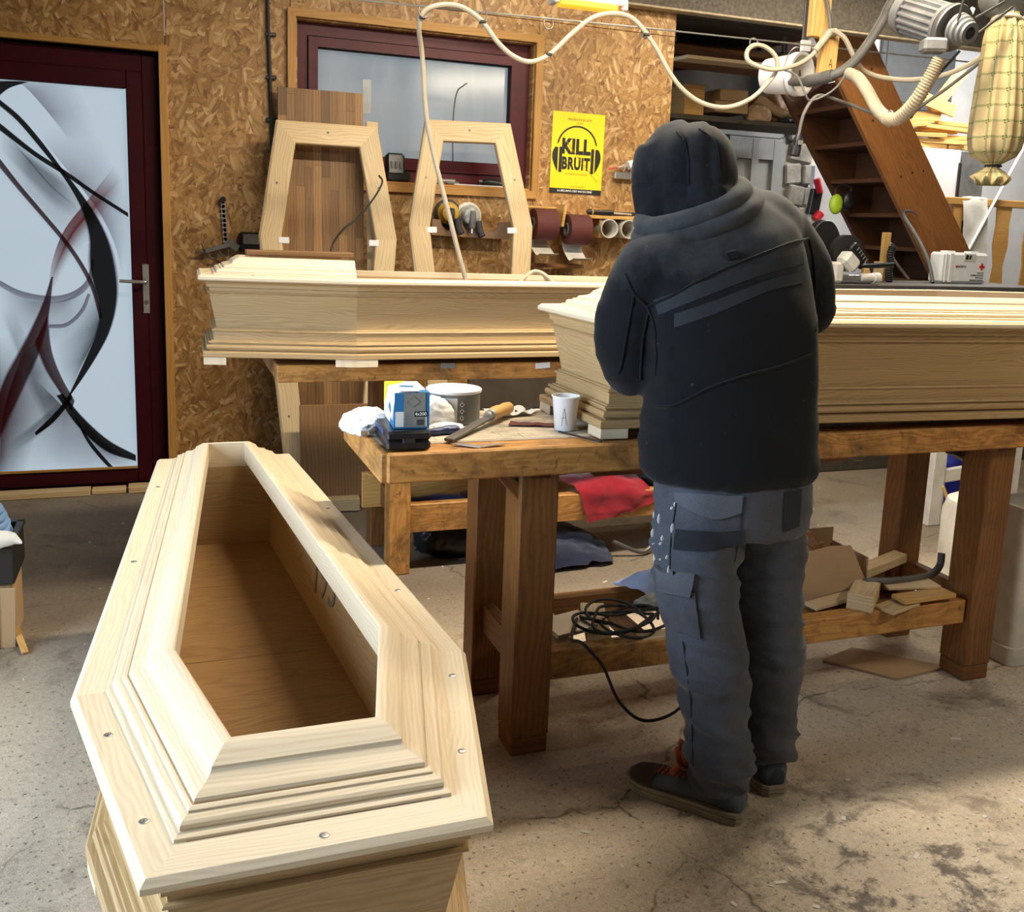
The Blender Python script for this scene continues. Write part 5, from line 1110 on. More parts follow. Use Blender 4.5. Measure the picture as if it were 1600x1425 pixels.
solo(MB().tube(spline([(1.96, 3.66, .26), (1.985, 3.62, .15), (1.96, 3.58, .06), (1.88, 3.55, .018), (1.75, 3.56, .07)], 6), .009, 8), 'grey_hose', 'iron', 'grey hose hanging from the far table shelf to the floor', 'hose')
for i, (x, w, z, h_) in enumerate(((.66, .36, .25, .5), (1.55, .5, .4, .8))):
    solo(MB().box((x + .1, 4.55, z), (w, .022, h_), rot=(R(-6), 0, 0), bev=.002), 'stored_board', 'walnut' if i == 0 else 'soot', ('brown board leaning low behind the far table', 'dark board leaning behind the far table')[i], 'board')
solo(MB().beam((.30, 4.55, .035), (.85, 4.50, .035), .10, .06, bev=.003), 'floor_batten', 'oak_pale', 'pale batten on the floor at the foot of the brown board', 'batten')

# ------------------------------------------------------------------ left edge: crate on cardboard
t = thing('black_crate', 'black plastic crate cut by the left edge of the picture', 'crate', (-.62, 3.38, .205))
for x, y, dx, dy in ((-.62, 3.26, .32, .012), (-.62, 3.50, .32, .012), (-.466, 3.38, .012, .24), (-.774, 3.38, .012, .24)):
    put(MB().box((x, y, .265), (dx, dy, .12), bev=.003).box((x, y, .332), (dx + .012, dy + .012, .014), bev=.003), 'crate_side', 'black', t)
put(MB().box((-.62, 3.38, .209), (.31, .24, .008), bev=.002), 'crate_floor', 'black', t)
t = thing('blue_hose', 'light blue hose coiled on top of the black crate', 'hose', (-.58, 3.38, .335))
pts = [(-.60 + .115 * math.cos(a) * (1 - .004 * k), 3.38 + .10 * math.sin(a), .345 + .004 * k + .006 * math.sin(k)) for k, a in enumerate([i * .5 for i in range(52)])]
pts = [(p[0], p[1], .345 + .022 * (i // 13)) for i, p in enumerate(pts)]
put(MB().tube(spline(pts, 4), .012, 8), 'hose_coil', plain('pale_blue_hose', (.20, .36, .66), .4), t)
drape('plastic_sheet', 'white_dirty', 'scrap of clear white plastic hanging off the black crate', 'plastic', [[(-.56, 3.235, .385), (-.50, 3.235, .385), (-.45, 3.24, .375)], [(-.57, 3.22, .36), (-.50, 3.215, .365), (-.43, 3.22, .35)], [(-.58, 3.225, .325), (-.52, 3.22, .33), (-.455, 3.225, .345)]], seed=5, amp=.01, th=.001)
t = thing('cardboard_carton', 'torn brown cardboard under the black crate', 'cardboard', (-.6, 3.38, 0))
put(MB().box((-.62, 3.38, .10), (.30, .22, .2), bev=.004), 'carton_block', 'card', t)
for a, b, w in (((-.49, 3.25, .0), (-.482, 3.25, .195), .05), ((-.535, 3.24, .0), (-.525, 3.245, .185), .04)): put(MB().beam(a, b, w, .006, up=(0, 1, 0)), 'torn_flap', 'card', t)
solo(MB().beam((-.47, 3.30, .045), (-.43, 3.18, .006), .02, .010), 'wood_offcut', 'pine', 'small splinter of wood by the cardboard at the left edge', 'offcut')

# ------------------------------------------------------------------ white containers and white stand at right
t = thing('white_tub', 'tall white plastic tub at the right edge beside the bench leg', 'tub', (2.745, 2.32, 0))
def rbox(x, y, z0, z1, w0, d0, w1, d1, r=.05):
    rg = []
    for z, w, d in ((z0, w0, d0), (z0 + .06, w0 + .004, d0 + .004), (z0 + .062, w0 - .012, d0 - .012), (z1 - .05, w1 - .012, d1 - .012), (z1 - .048, w1 + .012, d1 + .012), (z1, w1 + .012, d1 + .012), (z1, w1 - .014, d1 - .014), (z0 + .05, w0 - .03, d0 - .03)):
        ring = []
        for cx, cy, a0 in ((1, 1, 0), (-1, 1, 90), (-1, -1, 180), (1, -1, 270)):
            for k in range(6):
                a = R(a0 + k * 18); ring.append((x + cx * (w / 2 - r) + r * math.cos(a), y + cy * (d / 2 - r) + r * math.sin(a), z))
        rg.append(ring)
    return MB().loft(rg)
put(rbox(2.745, 2.325, .002, .54, .36, .16, .38, .17, .03), 'tub_shell', 'white_dirty', t, ang=30)
put(MB().box((2.735, 2.236, .47), (.12, .012, .03), bev=.005), 'tub_grip', 'white_dirty', t)
t = thing('white_canister', 'white canister standing behind the right bench legs', 'canister', (3.12, 2.98, 0))
put(MB().lathe([(.13, 0), (.145, .01), (.145, .27), (.13, .32), (.08, .345), (.035, .35), (.035, .37), (.002, .37)], 32, Matrix.Translation((3.155, 3.0, 0))), 'canister_body', 'white_dirty', t); put(MB().cyl((3.155, 3.0, .365), (3.155, 3.0, .395), .038, 16), 'canister_cap', 'white', t)
t = thing('white_stand', 'chipped white wooden stand seen under the right bench end', 'stand', (3.6, 3.62, 0))
put(MB().beam((3.500, 3.63, .0), (3.505, 3.63, .80), .075, .06, up=(0, 1, 0), bev=.004), 'post', 'white_dirty', t)
put(MB().beam((3.56, 3.80, .028), (3.60, 3.46, .028), .085, .056, bev=.004), 'foot', 'white_dirty', t)
put(MB().beam((3.54, 3.62, .245), (3.95, 3.60, .285), .03, .065, bev=.004), 'cross_bar', 'white_dirty', t); put(MB().beam((3.53, 3.60, .20), (3.60, 3.58, .05), .015, .015, bev=.003), 'thin_brace', 'pine', t)
put(MB().beam((3.95, 3.60, 0), (3.95, 3.60, .80), .07, .06, up=(0, 1, 0), bev=.004).box((3.73, 3.62, .83), (.56, .12, .05), bev=.004), 'far_post', 'white_dirty', t)
solo(MB().cyl((3.63, 3.72, .0), (3.605, 3.72, .80), .026, 14), 'white_pipe', 'white_dirty', 'round white pipe upright behind the white stand', 'pipe')
o = crumple('blue_tarpaulin', (3.93, 3.95, .0), (.22, .14, .26), plain('blue_tarp', (.01, .02, .30), .5), seed=17, amp=.2, freq=4); tag(o, 'dark blue tarpaulin heaped behind the white stand', 'tarpaulin')
solo(MB().cyl((3.62, 3.80, .215), (3.95, 3.78, .225), .012, 10), 'red_tube', 'red', 'thin red tube lying behind the white stand', 'tube')
t = thing('bar_clamp', 'black bar clamp hanging under the bench top at right', 'clamp', (2.2, 2.5, .6))
put(MB().beam((2.27, 2.30, .735), (2.50, 2.42, .655), .03, .025), 'clamp_bar', 'rubber', t); put(MB().cyl((2.02, 2.45, .70), (2.06, 2.45, .70), .025, 14), 'clamp_screw', 'iron', t)

# ------------------------------------------------------------------ stairs, store and machines at the right back
t = thing('staircase', 'steep brown open-backed wooden staircase seen from behind', 'staircase', (4.8, 5.6, .95))
dv = Vector((.604, 0, -.797)); nv = Vector((.797, 0, .604)); p0 = Vector((3.886, 5.3, 2.472))
def stringer(y):
    a = p0 - dv * .16; L = 3.27
    g = a.z - .952; c = [a, a + dv * (g / .797), a + nv * .348 + dv * ((g + .348 * .604) / .797), a + nv * .348]
    mb = MB(); vs = [(q.x, y, q.z) for q in c] + [(q.x, y + .035, q.z) for q in c]
    fs = [[0, 1, 2, 3], [7, 6, 5, 4]] + [[k, k + 4, (k + 1) % 4 + 4, (k + 1) % 4] for k in range(4)]
    uv = [[((Vector(vs[k]) - a).dot(dv), (Vector(vs[k]) - a).dot(nv) + vs[k][1]) for k in f] for f in fs]
    return mb.add(vs, fs, uv)
put(stringer(5.3), 'stringer', 'stair', t, ang=10); put(stringer(5.90), 'stringer', 'stair_shade', t, ang=10)
for i in range(10):
    z = 2.205 - i * .223
    if z < .99: break
    xl = 3.886 + (2.472 - z) * .7585
    put(MB().box((xl + .22, 5.6175, z), (.39, .565, .028), bev=.002), 'tread', 'stair_shade', t)
    put(MB().box((xl + .235, 5.6175, z + .1115), (.018, .565, .197), bev=.002), 'riser', 'stair_shade', t)
for u, w in ((.52, .10), (.55, .20), (.59, .29), (.95, .11), (.98, .20), (1.02, .28), (.2, .08), (.24, .25)):
    c = p0 + dv * u + nv * w; put(MB().cyl((c.x, 5.2985, c.z), (c.x, 5.302, c.z), .007, 10), 'screw_hole', 'dark', t)
t = thing('fridge', 'tall white fridge behind the stairs with wood stacked on top', 'fridge', (5.6, 6.3, 0))
put(MB().box((5.62, 6.32, 1.035), (.64, .58, 2.06), bev=.012), 'cabinet', 'fridge', t); put(MB().box((5.485, 6.01, 1.06), (.40, .05, 2.0), bev=.014), 'fridge_door', 'fridge', t); put(MB().box((5.672, 5.985, 1.82), (.022, .03, .30), bev=.006), 'door_handle', 'black', t); put(MB().box((5.82, 6.01, 1.06), (.23, .03, 2.0), bev=.01), 'side_panel', 'cast', t)
PILE = [((5.18, 6.18, 2.08), (5.92, 6.20, 2.085), .09, .03), ((5.20, 6.08, 2.085), (5.60, 6.10, 2.085), .08, .03), ((5.62, 6.09, 2.085), (5.98, 6.05, 2.085), .07, .03), ((5.16, 6.10, 2.118), (5.75, 6.06, 2.12), .09, .03), ((5.45, 6.2, 2.118), (5.95, 6.24, 2.12), .10, .03), ((5.22, 6.07, 2.152), (5.55, 6.05, 2.162), .08, .03), ((5.5, 6.13, 2.155), (5.98, 6.08, 2.165), .07, .03), ((5.14, 6.12, 2.19), (5.70, 6.10, 2.20), .06, .03), ((5.30, 6.06, 2.225), (5.90, 6.10, 2.215), .07, .028), ((5.18, 6.14, 2.235), (5.45, 6.09, 2.265), .10, .035), ((5.30, 6.18, 2.29), (5.52, 6.12, 2.30), .16, .07), ((5.14, 6.05, 2.205), (5.36, 6.03, 2.235), .04, .03), ((5.55, 6.16, 2.265), (5.90, 6.14, 2.26), .08, .03)]
PL = ['bottom long board of the wood pile on the fridge', 'left board in the lowest layer on the fridge', 'right board in the lowest layer on the fridge', 'second-layer board at the left of the fridge pile', 'second-layer board at the right of the fridge pile', 'short tilted board in the middle of the fridge pile', 'right middle board tilted in the fridge pile', 'long thin lath across the fridge pile', 'upper lath on the right of the fridge pile', 'tilted wedge board near the top left of the fridge pile', 'thick block topping the fridge pile', 'small offcut sticking out left of the fridge pile', 'top right board of the fridge pile']
for (a, b, w, h_), lab in zip(PILE, PL): solo(MB().beam(a, b, w, h_), 'wood_offcut', 'pine', lab, 'offcut', group='wood piled on the fridge')
solo(MB().beam((5.45, 6.1, 2.335), (5.70, 6.08, 2.66), .10, .02, up=(0, 1, 0)), 'leaning_plank', 'pine', 'plank standing up from the wood pile on the fridge', 'plank')
solo(MB().beam((5.33, 6.06, 2.42), (5.60, 6.02, 2.34), .09, .02, up=(0, 1, 0)), 'cross_plank', 'pine', 'short notched plank crossing the upright plank on the fridge pile', 'plank')
t = thing('banister', 'orange-brown wooden banister with flat balusters at the right edge', 'banister', (6.2, 5.958, 0))
put(MB().box((6.36, 5.958, 1.682), (1.60, .028, .058), bev=.010), 'handrail', 'trim', t)
for x, w in ((5.68, .10), (5.93, .085), (6.135, .15), (6.42, .11), (6.7, .11)):
    A = [(x - w / 2, 1.655), (x + w / 2, 1.655), (x + w * .42, 1.52), (x + w * .5, 1.36), (x + w * .3, 1.20), (x + w * .42, 1.05), (x + w * .42, 0), (x - w * .42, 0), (x - w * .42, 1.05), (x - w * .3, 1.20), (x - w * .5, 1.36), (x - w * .42, 1.52)]
    put(MB().prism(A[::-1], 5.952, 5.966, Matrix(((1, 0, 0, 0), (0, 0, 1, 0), (0, 1, 0, 0), (0, 0, 0, 1)))), 'baluster', 'trim', t, ang=30)
drape('cream_scarf', 'white_dirty', 'long cream cloth hung over the banister rail', 'cloth', [[(5.70, 5.976, 1.55), (5.82, 5.976, 1.53), (5.94, 5.976, 1.55)], [(5.70, 5.958, 1.716), (5.82, 5.958, 1.718), (5.94, 5.958, 1.716)], [(5.71, 5.938, 1.62), (5.83, 5.936, 1.62), (5.95, 5.938, 1.62)], [(5.74, 5.938, 1.35), (5.85, 5.936, 1.35), (5.98, 5.938, 1.36)], [(5.76, 5.938, 1.0), (5.88, 5.936, 1.0), (6.02, 5.938, 1.0)]], seed=6, amp=.006)
solo(MB().cyl((6.28, 5.92, 2.23), (5.60, 5.92, .965), .011, 10), 'white_pole', 'white', 'thin white pole slanting in front of the banister', 'pole')
for i, (a, b, w) in enumerate((((6.00, 6.10, .0), (6.03, 6.62, 1.90), .07), ((6.07, 6.08, .0), (6.15, 6.62, 1.88), .06), ((6.18, 6.06, .0), (6.27, 6.62, 1.90), .08), ((6.32, 6.04, .0), (6.42, 6.60, 1.86), .06))):
    solo(MB().beam(a, b, w, .02, up=(0, 1, 0)), 'leaning_lath', 'pine' if i % 2 == 0 else 'trim', ('pale lath leaning behind the banister, first from the left', 'brown lath leaning behind the banister, second from the left', 'pale lath leaning behind the banister, third from the left', 'brown lath leaning behind the banister, at the picture edge')[i], 'lath', group='laths leaning behind the banister')
t = thing('machine_table', 'low dark machine cabinet carrying the saw and the first aid case', 'cabinet', (4.35, 4.9, 0))
put(MB().box((4.35, 4.92, .54), (1.75, .56, 1.08), bev=.006), 'cabinet_body', 'soot', t); put(MB().box((4.35, 4.92, 1.097), (1.80, .62, .03), bev=.004), 'cabinet_top', 'iron', t)
# first aid case
t = thing('first_aid_case', 'white first aid case with a red cross and red logo', 'case', (4.80, 4.98, 1.1135), R(2))
w, hh, d = .40, .195, .11
MB().box((0, 0, hh / 2), (w, d, hh), bev=.016).build('case_shell', 'white', t)
MB().box((-.115, -d / 2 + .001, hh / 2), (.03, .008, hh * .94), bev=.003).build('case_rib', 'white', t); MB().box((-.16, -d / 2 + .001, hh / 2), (.012, .008, hh * .94), bev=.003).build('case_rib', 'white', t)
for x in (-.10, .10): MB().box((x, 0, hh + .003), (.07, .06, .012), bev=.005).build('latch', 'white', t)
mb = MB().box((.035, -d / 2 + .0005, hh - .03), (.10, .006, .05), bev=.002); mb.build('handle_recess', 'white_dirty', t)
MB().box((.01, -d / 2 - .003, hh - .028), (.022, .003, .028), rot=(0, R(12), 0), bev=.001).build('handle_gap', 'dark', t); MB().box((.037, -d / 2 - .003, hh - .028), (.014, .003, .028), rot=(0, R(20), 0), bev=.001).build('handle_gap', 'dark', t)
MB().box((.145, -d / 2 - .0008, .108), (.045, .003, .015), bev=.0005).box((.145, -d / 2 - .0008, .108), (.015, .0031, .045), bev=.0005).build('red_cross', 'red', t)
MB().box((-.07, -d / 2 - .0008, .106), (.013, .003, .016), bev=.0005).build('logo_square', 'red', t)
text('WÜRTH', .020, 'lettering', 'ink', t, xz(-.026, -d / 2 - .0012, .106), .0004)
for k, s_ in enumerate(('FIRST AID', 'PREMIERS SECOURS', 'ERSTE HILFE', 'PRIMEROS AUXILIOS')): text(s_, .0125, 'lettering', 'ink', t, xz(.165, -d / 2 - .0012, .068 - k * .0155), .0003, align='RIGHT')
# mitre saw
t = thing('mitre_saw', 'black and grey mitre saw with a round guard behind the man', 'saw', (3.62, 4.75, 1.1135))
put(MB().lathe([(.02, -.025), (.155, -.025), (.16, -.02), (.16, .02), (.155, .025), (.02, .025)], 36, Matrix.Translation((3.60, 4.80, 1.31)) @ Matrix.Rotation(R(90), 4, 'X') @ Matrix.Rotation(R(20), 4, 'Y')), 'blade_guard', 'black', t)
put(MB().lathe([(.02, -.03), (.10, -.03), (.105, -.02), (.105, .03), (.02, .035)], 30, Matrix.Translation((3.745, 4.77, 1.285)) @ Matrix.Rotation(R(90), 4, 'X')), 'inner_guard', 'rubber', t)
put(MB().beam((3.69, 4.66, 1.335), (3.79, 4.66, 1.235), .05, .055, bev=.01), 'motor_collar', 'black', t)
for k in range(5): put(MB().beam((3.715 + k * .016, 4.632, 1.302 - k * .016), (3.733 + k * .016, 4.632, 1.320 - k * .016), .004, .006), 'vent_slot', 'cast', t)
put(MB().beam((3.64, 4.66, 1.275), (3.73, 4.66, 1.20), .09, .09, bev=.02).box((3.62, 4.68, 1.175), (.07, .08, .12), bev=.015), 'motor_housing', 'white_dirty', t)
put(MB().cyl((3.55, 4.66, 1.15), (3.86, 4.66, 1.15), .014, 12), 'slide_rail', 'steel', t); put(MB().cyl((3.78, 4.66, 1.15), (3.90, 4.66, 1.15), .024, 14).cyl((3.87, 4.66, 1.15), (3.91, 4.66, 1.15), .03, 14), 'rail_end', 'white_dirty', t)
put(MB().beam((3.80, 4.70, 1.21), (4.08, 4.75, 1.225), .035, .03, bev=.01), 'rear_arm', 'black', t); put(MB().box((3.82, 4.67, 1.185), (.04, .03, .035), bev=.004), 'fence_block', 'pine', t); put(MB().box((3.47, 4.775, 1.39), (.018, .02, .035), bev=.004), 'green_badge', 'lime', t)
put(MB().box((3.66, 4.80, 1.13), (.40, .30, .03), bev=.006), 'saw_base', 'cast', t)
t = thing('ribbed_hose', 'black ribbed suction hose standing by the stairs', 'hose', (4.2, 4.92, 1.1135))
A = [(4.205 + .004 * math.sin(k * .3), 4.92, 1.1145 + k * .0045) for k in range(50)]
put(MB().tube(A, [.024 if k % 3 else .019 for k in range(50)], 12), 'hose_tube', 'rubber', t)
solo(MB().box((4.225, 5.0, 1.265), (.05, .03, .30), bev=.002), 'wood_block', 'pine', 'upright wood block behind the black ribbed hose', 'block'); solo(MB().box((4.155, 4.96, 1.175), (.055, .03, .12), bev=.002), 'wood_block', 'oak_pale', 'small wood block left of the black ribbed hose', 'block')
t = thing('crowbar', 'grey hooked crowbar leaning on the stair side', 'crowbar', (4.5, 5.0, 1.1135))
put(MB().tube(spline([(4.50, 4.86, 1.118), (4.525, 4.95, 1.25), (4.545, 5.10, 1.40), (4.538, 5.22, 1.52), (4.56, 5.25, 1.555), (4.61, 5.25, 1.56), (4.68, 5.25, 1.535)], 6), [.012] * 25 + [.012, .012, .011, .010, .009, .008, .007, .006, .005, .004, .003, .003], 10), 'bar', 'iron', t)
solo(MB().tube(spline([(4.42, 5.16, 1.34), (4.36, 5.12, 1.345), (4.31, 5.06, 1.30), (4.33, 5.0, 1.22), (4.39, 4.95, 1.13)], 6), .009, 8), 'thin_hose', 'iron', 'thin dark hose arching beside the crowbar', 'hose')
t = thing('ear_defenders', 'lime green ear defenders hanging under a stair tread', 'ear defenders', (4.42, 5.7, 1.60))
for x, z, mt in ((4.375, 1.60, 'lime'), (4.475, 1.625, 'black')): put(MB().ellip((x, 5.72, z), (.052, .034, .070), 16, 10), 'ear_cup', mt, t)
put(MB().tube(spline([(4.355, 5.72, 1.65), (4.370, 5.72, 1.71), (4.425, 5.72, 1.735), (4.485, 5.72, 1.72), (4.49, 5.72, 1.68)], 6), .007, 8), 'headband', 'black', t)
t = thing('fire_extinguisher', 'red cylinder and black box on the white wall behind the stairs', 'extinguisher', (4.62, 6.28, 1.5))
put(MB().cyl((4.60, 6.27, 1.80), (4.64, 6.27, 1.70), .026, 12).cyl((4.62, 6.27, 1.50), (4.66, 6.27, 1.55), .035, 12), 'red_cylinder', 'red', t); put(MB().box((4.62, 6.30, 1.63), (.09, .05, .19), rot=(0, R(8), 0), bev=.006), 'black_box', 'black', t)
solo(MB().box((4.945, 6.34, .95), (.67, .05, 1.90), bev=.004), 'white_board', 'fridge', 'large white board upright beside the old stone wall', 'panel')
# store shelf over the grey door
t = thing('store_shelf', 'rough shelf over the grey door crowded with boxes', 'shelf', (3.8, 6.2, 2.12))
put(MB().box((3.62, 6.22, 2.135), (1.70, .40, .03), bev=.003), 'shelf_board', 'soot', t)
for x in (2.80, 4.42): put(MB().box((x, 6.40, 2.39), (.04, .02, .54), bev=.002), 'shelf_hanger', 'iron', t)
solo(MB().box((3.68, 6.15, 2.225), (.26, .24, .075), bev=.004), 'carton', 'card', 'lower brown carton on the store shelf', 'carton', group='cartons on the store shelf'); solo(MB().box((3.70, 6.15, 2.305), (.22, .22, .08), bev=.004), 'carton', 'card', 'upper brown carton on the store shelf, topmost of its stack', 'carton', group='cartons on the store shelf')
solo(MB().box((3.40, 6.15, 2.255), (.15, .2, .20), bev=.004), 'wood_box', 'pine', 'upright wooden box on the store shelf beside the chipboard edge', 'box')
drape('brown_paper', 'card', 'big curled sheet of brown paper on the store shelf', 'paper', [[(3.92, 6.05, 2.33), (4.05, 6.05, 2.27), (4.2, 6.05, 2.22), (4.38, 6.05, 2.21)], [(3.90, 6.10, 2.28), (4.03, 6.08, 2.225), (4.2, 6.08, 2.19), (4.36, 6.08, 2.185)], [(3.95, 6.2, 2.24), (4.08, 6.2, 2.20), (4.2, 6.2, 2.175), (4.34, 6.2, 2.17)]], seed=8, amp=.012)
o = crumple('brown_sack', (3.93, 6.1, 2.151), (.09, .08, .07), 'card', seed=31, amp=.2, freq=5); tag(o, 'lumpy brown sack on the store shelf left of the curled paper', 'sack')
o = crumple('dark_bundle', (4.12, 6.27, 2.151), (.14, .12, .14), 'leg', seed=33, amp=.2, freq=4); tag(o, 'dark brown bundle heaped behind the curled paper', 'bundle')
o = crumple('dark_bundle', (4.25, 6.13, 2.151), (.12, .07, .035), 'rubber', seed=35, amp=.2, freq=5); tag(o, 'flat black bundle under the curled paper', 'bundle')
for i, (a, b, w, h_, mt) in enumerate((((2.95, 6.0, 2.56), (4.25, 6.0, 2.56), .30, .03, 'leg'), ((2.9, 5.75, 2.505), (4.15, 5.78, 2.505), .24, .03, 'leg'), ((3.0, 5.55, 2.42), (3.98, 5.72, 2.455), .14, .022, 'oak_pale'), ((2.85, 5.95, 2.47), (4.0, 5.98, 2.47), .28, .03, 'leg'))):
    solo(MB().beam(a, b, w, h_), 'stored_board', mt, ('dark board stored highest under the loft', 'dark board stored at the front under the loft', 'pale plank tip sticking out under the loft', 'dark board stored below the others under the loft')[i], 'board', group='boards stored under the loft')
for x in (2.95, 3.75): solo(MB().box((x, 5.85, 2.52), (.03, .62, .015)).box((x, 5.56, 2.57), (.03, .03, .12)).box((x, 6.14, 2.57), (.03, .03, .12)), 'rack_hanger', 'iron', 'iron hanger carrying the boards under the loft, ' + ('left one' if x < 3 else 'right one'), 'hanger')

# ------------------------------------------------------------------ chips and dust flakes on the floor, too many to count
rs = random.Random(11); mb = MB()
for k in range(420):
    x, y = rs.uniform(-.9, 4.2), rs.uniform(1.0, 4.9)
    if k < 150: x, y = rs.uniform(.6, 2.6), rs.uniform(1.05, 2.1)
    s_ = rs.choice((.002, .003, .003, .004, .005, .009)); a = rs.uniform(0, 6.28)
    mb.box((x, y, .0008), (s_ * rs.uniform(1, 3), s_, .0015), rot=(0, 0, a), bev=.0001)
o = mb.build('wood_chips', 'white_dirty'); tag(o, 'pale wood chips and flakes scattered over the concrete floor', 'wood chips', kind='stuff')
# ------------------------------------------------------------------ the man: a body, and the clothes over it
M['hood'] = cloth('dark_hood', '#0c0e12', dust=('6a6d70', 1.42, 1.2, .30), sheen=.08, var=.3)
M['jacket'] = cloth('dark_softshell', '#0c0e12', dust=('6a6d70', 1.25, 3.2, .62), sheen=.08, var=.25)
M['jacket2'] = cloth('jacket_stripe', '#2b2d31', sheen=.05, var=.2)
M['seam'] = cloth('jacket_seam', '#0c0d10', sheen=.1)
M['trouser'] = cloth('work_trousers', '#44474f', dust=('9a9fa6', .30, -.4, .12), sheen=.15, var=.35)
M['trouser_dark'] = cloth('trouser_panel', '#23262c', sheen=.1, var=.3)
M['flapcloth'] = cloth('pocket_flap', '#50545c', sheen=.15, var=.3)
M['shoe'] = cloth('shoe_upper', '#48515a', dust=('8c8a80', .02, 4.0, .22), sheen=.1, var=.35)
M['shoe_brown'] = cloth('shoe_brown', '#4a3a32', sheen=.1, var=.3)
M['sole'] = plain('shoe_sole', (.27, .235, .17), .7, var=.25)
M['lace'] = cloth('orange_lace', '#a8552b', sheen=.1)
M['skin'] = plain('skin', (.50, .29, .20), .5, var=.08)
M['paintmark'] = plain('paint_mark', (.62, .62, .6), .7)
def union(mb, voxel, it=6, fac=.5):
    me = mb.mesh('u', 0); o = bpy.data.objects.new('u', me); COL.objects.link(o)
    a = o.modifiers.new('r', 'REMESH'); a.mode = 'VOXEL'; a.voxel_size = voxel; a.use_smooth_shade = True
    b = o.modifiers.new('s', 'SMOOTH'); b.iterations = it; b.factor = fac
    out = bpy.data.meshes.new_from_object(o.evaluated_get(bpy.context.evaluated_depsgraph_get()))
    bpy.data.objects.remove(o); bpy.data.meshes.remove(me); return out
def fold(me, fn):
    me.update(); nn = [v.normal.copy() for v in me.vertices]; co = [v.co.copy() for v in me.vertices]
    for v, c, n in zip(me.vertices, co, nn): v.co = c + n * fn(c)
    me.polygons.foreach_set('use_smooth', [True] * len(me.polygons)); me.update(); return me
def ering(c, R_, F_, a, b, tilt=0, n=32, e=2.4):
    out = []
    for j in range(n):
        t = 2 * math.pi * j / n; ct, st = math.cos(t), math.sin(t)
        x = a * math.copysign(abs(ct) ** (2 / e), ct); y = b * math.copysign(abs(st) ** (2 / e), st)
        out.append(Vector((c[0] + R_.x * x + F_.x * y, c[1] + R_.y * x + F_.y * y, c[2] + tilt * x)))
    return out
def nz(c, s, seed=0, asp=(1, 1, 1)): return noise.noise(Vector((c.x * s * asp[0] + seed, c.y * s * asp[1], c.z * s * asp[2])))
def ridge(c, s, seed=0, asp=(1, 1, 1)): return 1 - 2 * abs(nz(c, s, seed, asp))
psi = R(3); Rv = Vector((math.cos(psi), math.sin(psi))); Fv = Vector((-math.sin(psi), math.cos(psi)))
TOR = [(1.233, 1.906, .812, .200, .128, 0), (1.23, 1.908, .838, .211, .140, 0), (1.223, 1.912, .89, .212, .14, .02), (1.227, 1.922, .964, .209, .138, .05), (1.229, 1.927, 1.054, .204, .135, .09), (1.229, 1.944, 1.141, .205, .139, .13), (1.226, 1.969, 1.228, .205, .138, .17), (1.223, 1.995, 1.30, .200, .129, .2), (1.223, 2.006, 1.359, .180, .110, .22), (1.221, 2.018, 1.395, .140, .088, .27), (1.205, 2.035, 1.43, .092, .078, .32)]
SLE = {'L': [((1.065, 2.015, 1.290), .084), ((1.026, 2.025, 1.235), .080), ((1.008, 2.03, 1.16), .076), ((1.016, 2.03, 1.085), .075), ((1.036, 2.045, 1.05), .068), ((1.062, 2.095, 1.150), .063), ((1.105, 2.18, 1.255), .055), ((1.14, 2.25, 1.280), .046)],
       'R': [((1.40, 2.065, 1.385), .085), ((1.465, 2.075, 1.32), .083), ((1.518, 2.085, 1.24), .079), ((1.535, 2.10, 1.175), .075), ((1.520, 2.125, 1.195), .066), ((1.455, 2.22, 1.262), .057), ((1.385, 2.31, 1.292), .047)]}
mb = MB(); mb.loft([ering(t[:3], Rv, Fv, t[3], t[4], t[5]) for t in TOR])
for k in SLE: 
    P = spline([p for p, r in SLE[k]], 4); rr = [r for p, r in SLE[k]]; rs_ = []
    for i in range(len(P)):
        u = i / 4; j = min(int(u), len(rr) - 2); rs_.append(rr[j] + (rr[j + 1] - rr[j]) * (u - j))
    mb.tube(P, rs_, 18)
mb.ellip((1.085, 2.01, 1.300), (.10, .092, .075), rot=Matrix.Rotation(R(-18), 3, 'Y')); mb.ellip((1.365, 2.05, 1.385), (.11, .095, .080), rot=Matrix.Rotation(R(25), 3, 'Y'))
mb.ellip((1.22, 2.03, 1.39), (.13, .09, .06), rot=Matrix.Rotation(R(-15), 3, 'Y'))
jm = union(mb, .011, 7)
def jf(c):
    w = .005 * ridge(c, 5, 1, (1, 1, 1.2)) + .004 * nz(c, 12, 4)
    if c.z < 1.0: w += .011 * ridge(c, 5, 7, (1.5, 1.5, .8)) * min(1, (1.0 - c.z) * 6)
    if c.z < .855: w += .004 * nz(c, 22, 9, (1, 1, .2))
    arm = c.x < 1.04 or c.x > 1.44
    if arm and c.z < 1.2: w += .0045 * ridge(c, 13, 2, (.6, .6, 1.3))
    return w
fold(jm, jf)
man = thing('person', 'man in dark hooded jacket and grey work trousers bending over the coffin', 'person', (1.29, 1.90, 0))
base = man.location.copy()
def wear(name, me, mat, parent=man):
    q = Vector((0, 0, 0)); k = parent
    while k is not None: q += k.location; k = k.parent
    me.transform(Matrix.Translation(-q)); return link(name, me, mat, parent)
def tree_of(*ms):
    vs = []; fs = []
    for me in ms:
        b = len(vs); vs += [v.co.copy() for v in me.vertices]; fs += [[b + i for i in p.vertices] for p in me.polygons]
    return bvhtree.BVHTree.FromPolygons(vs, fs)
jt = tree_of(jm)
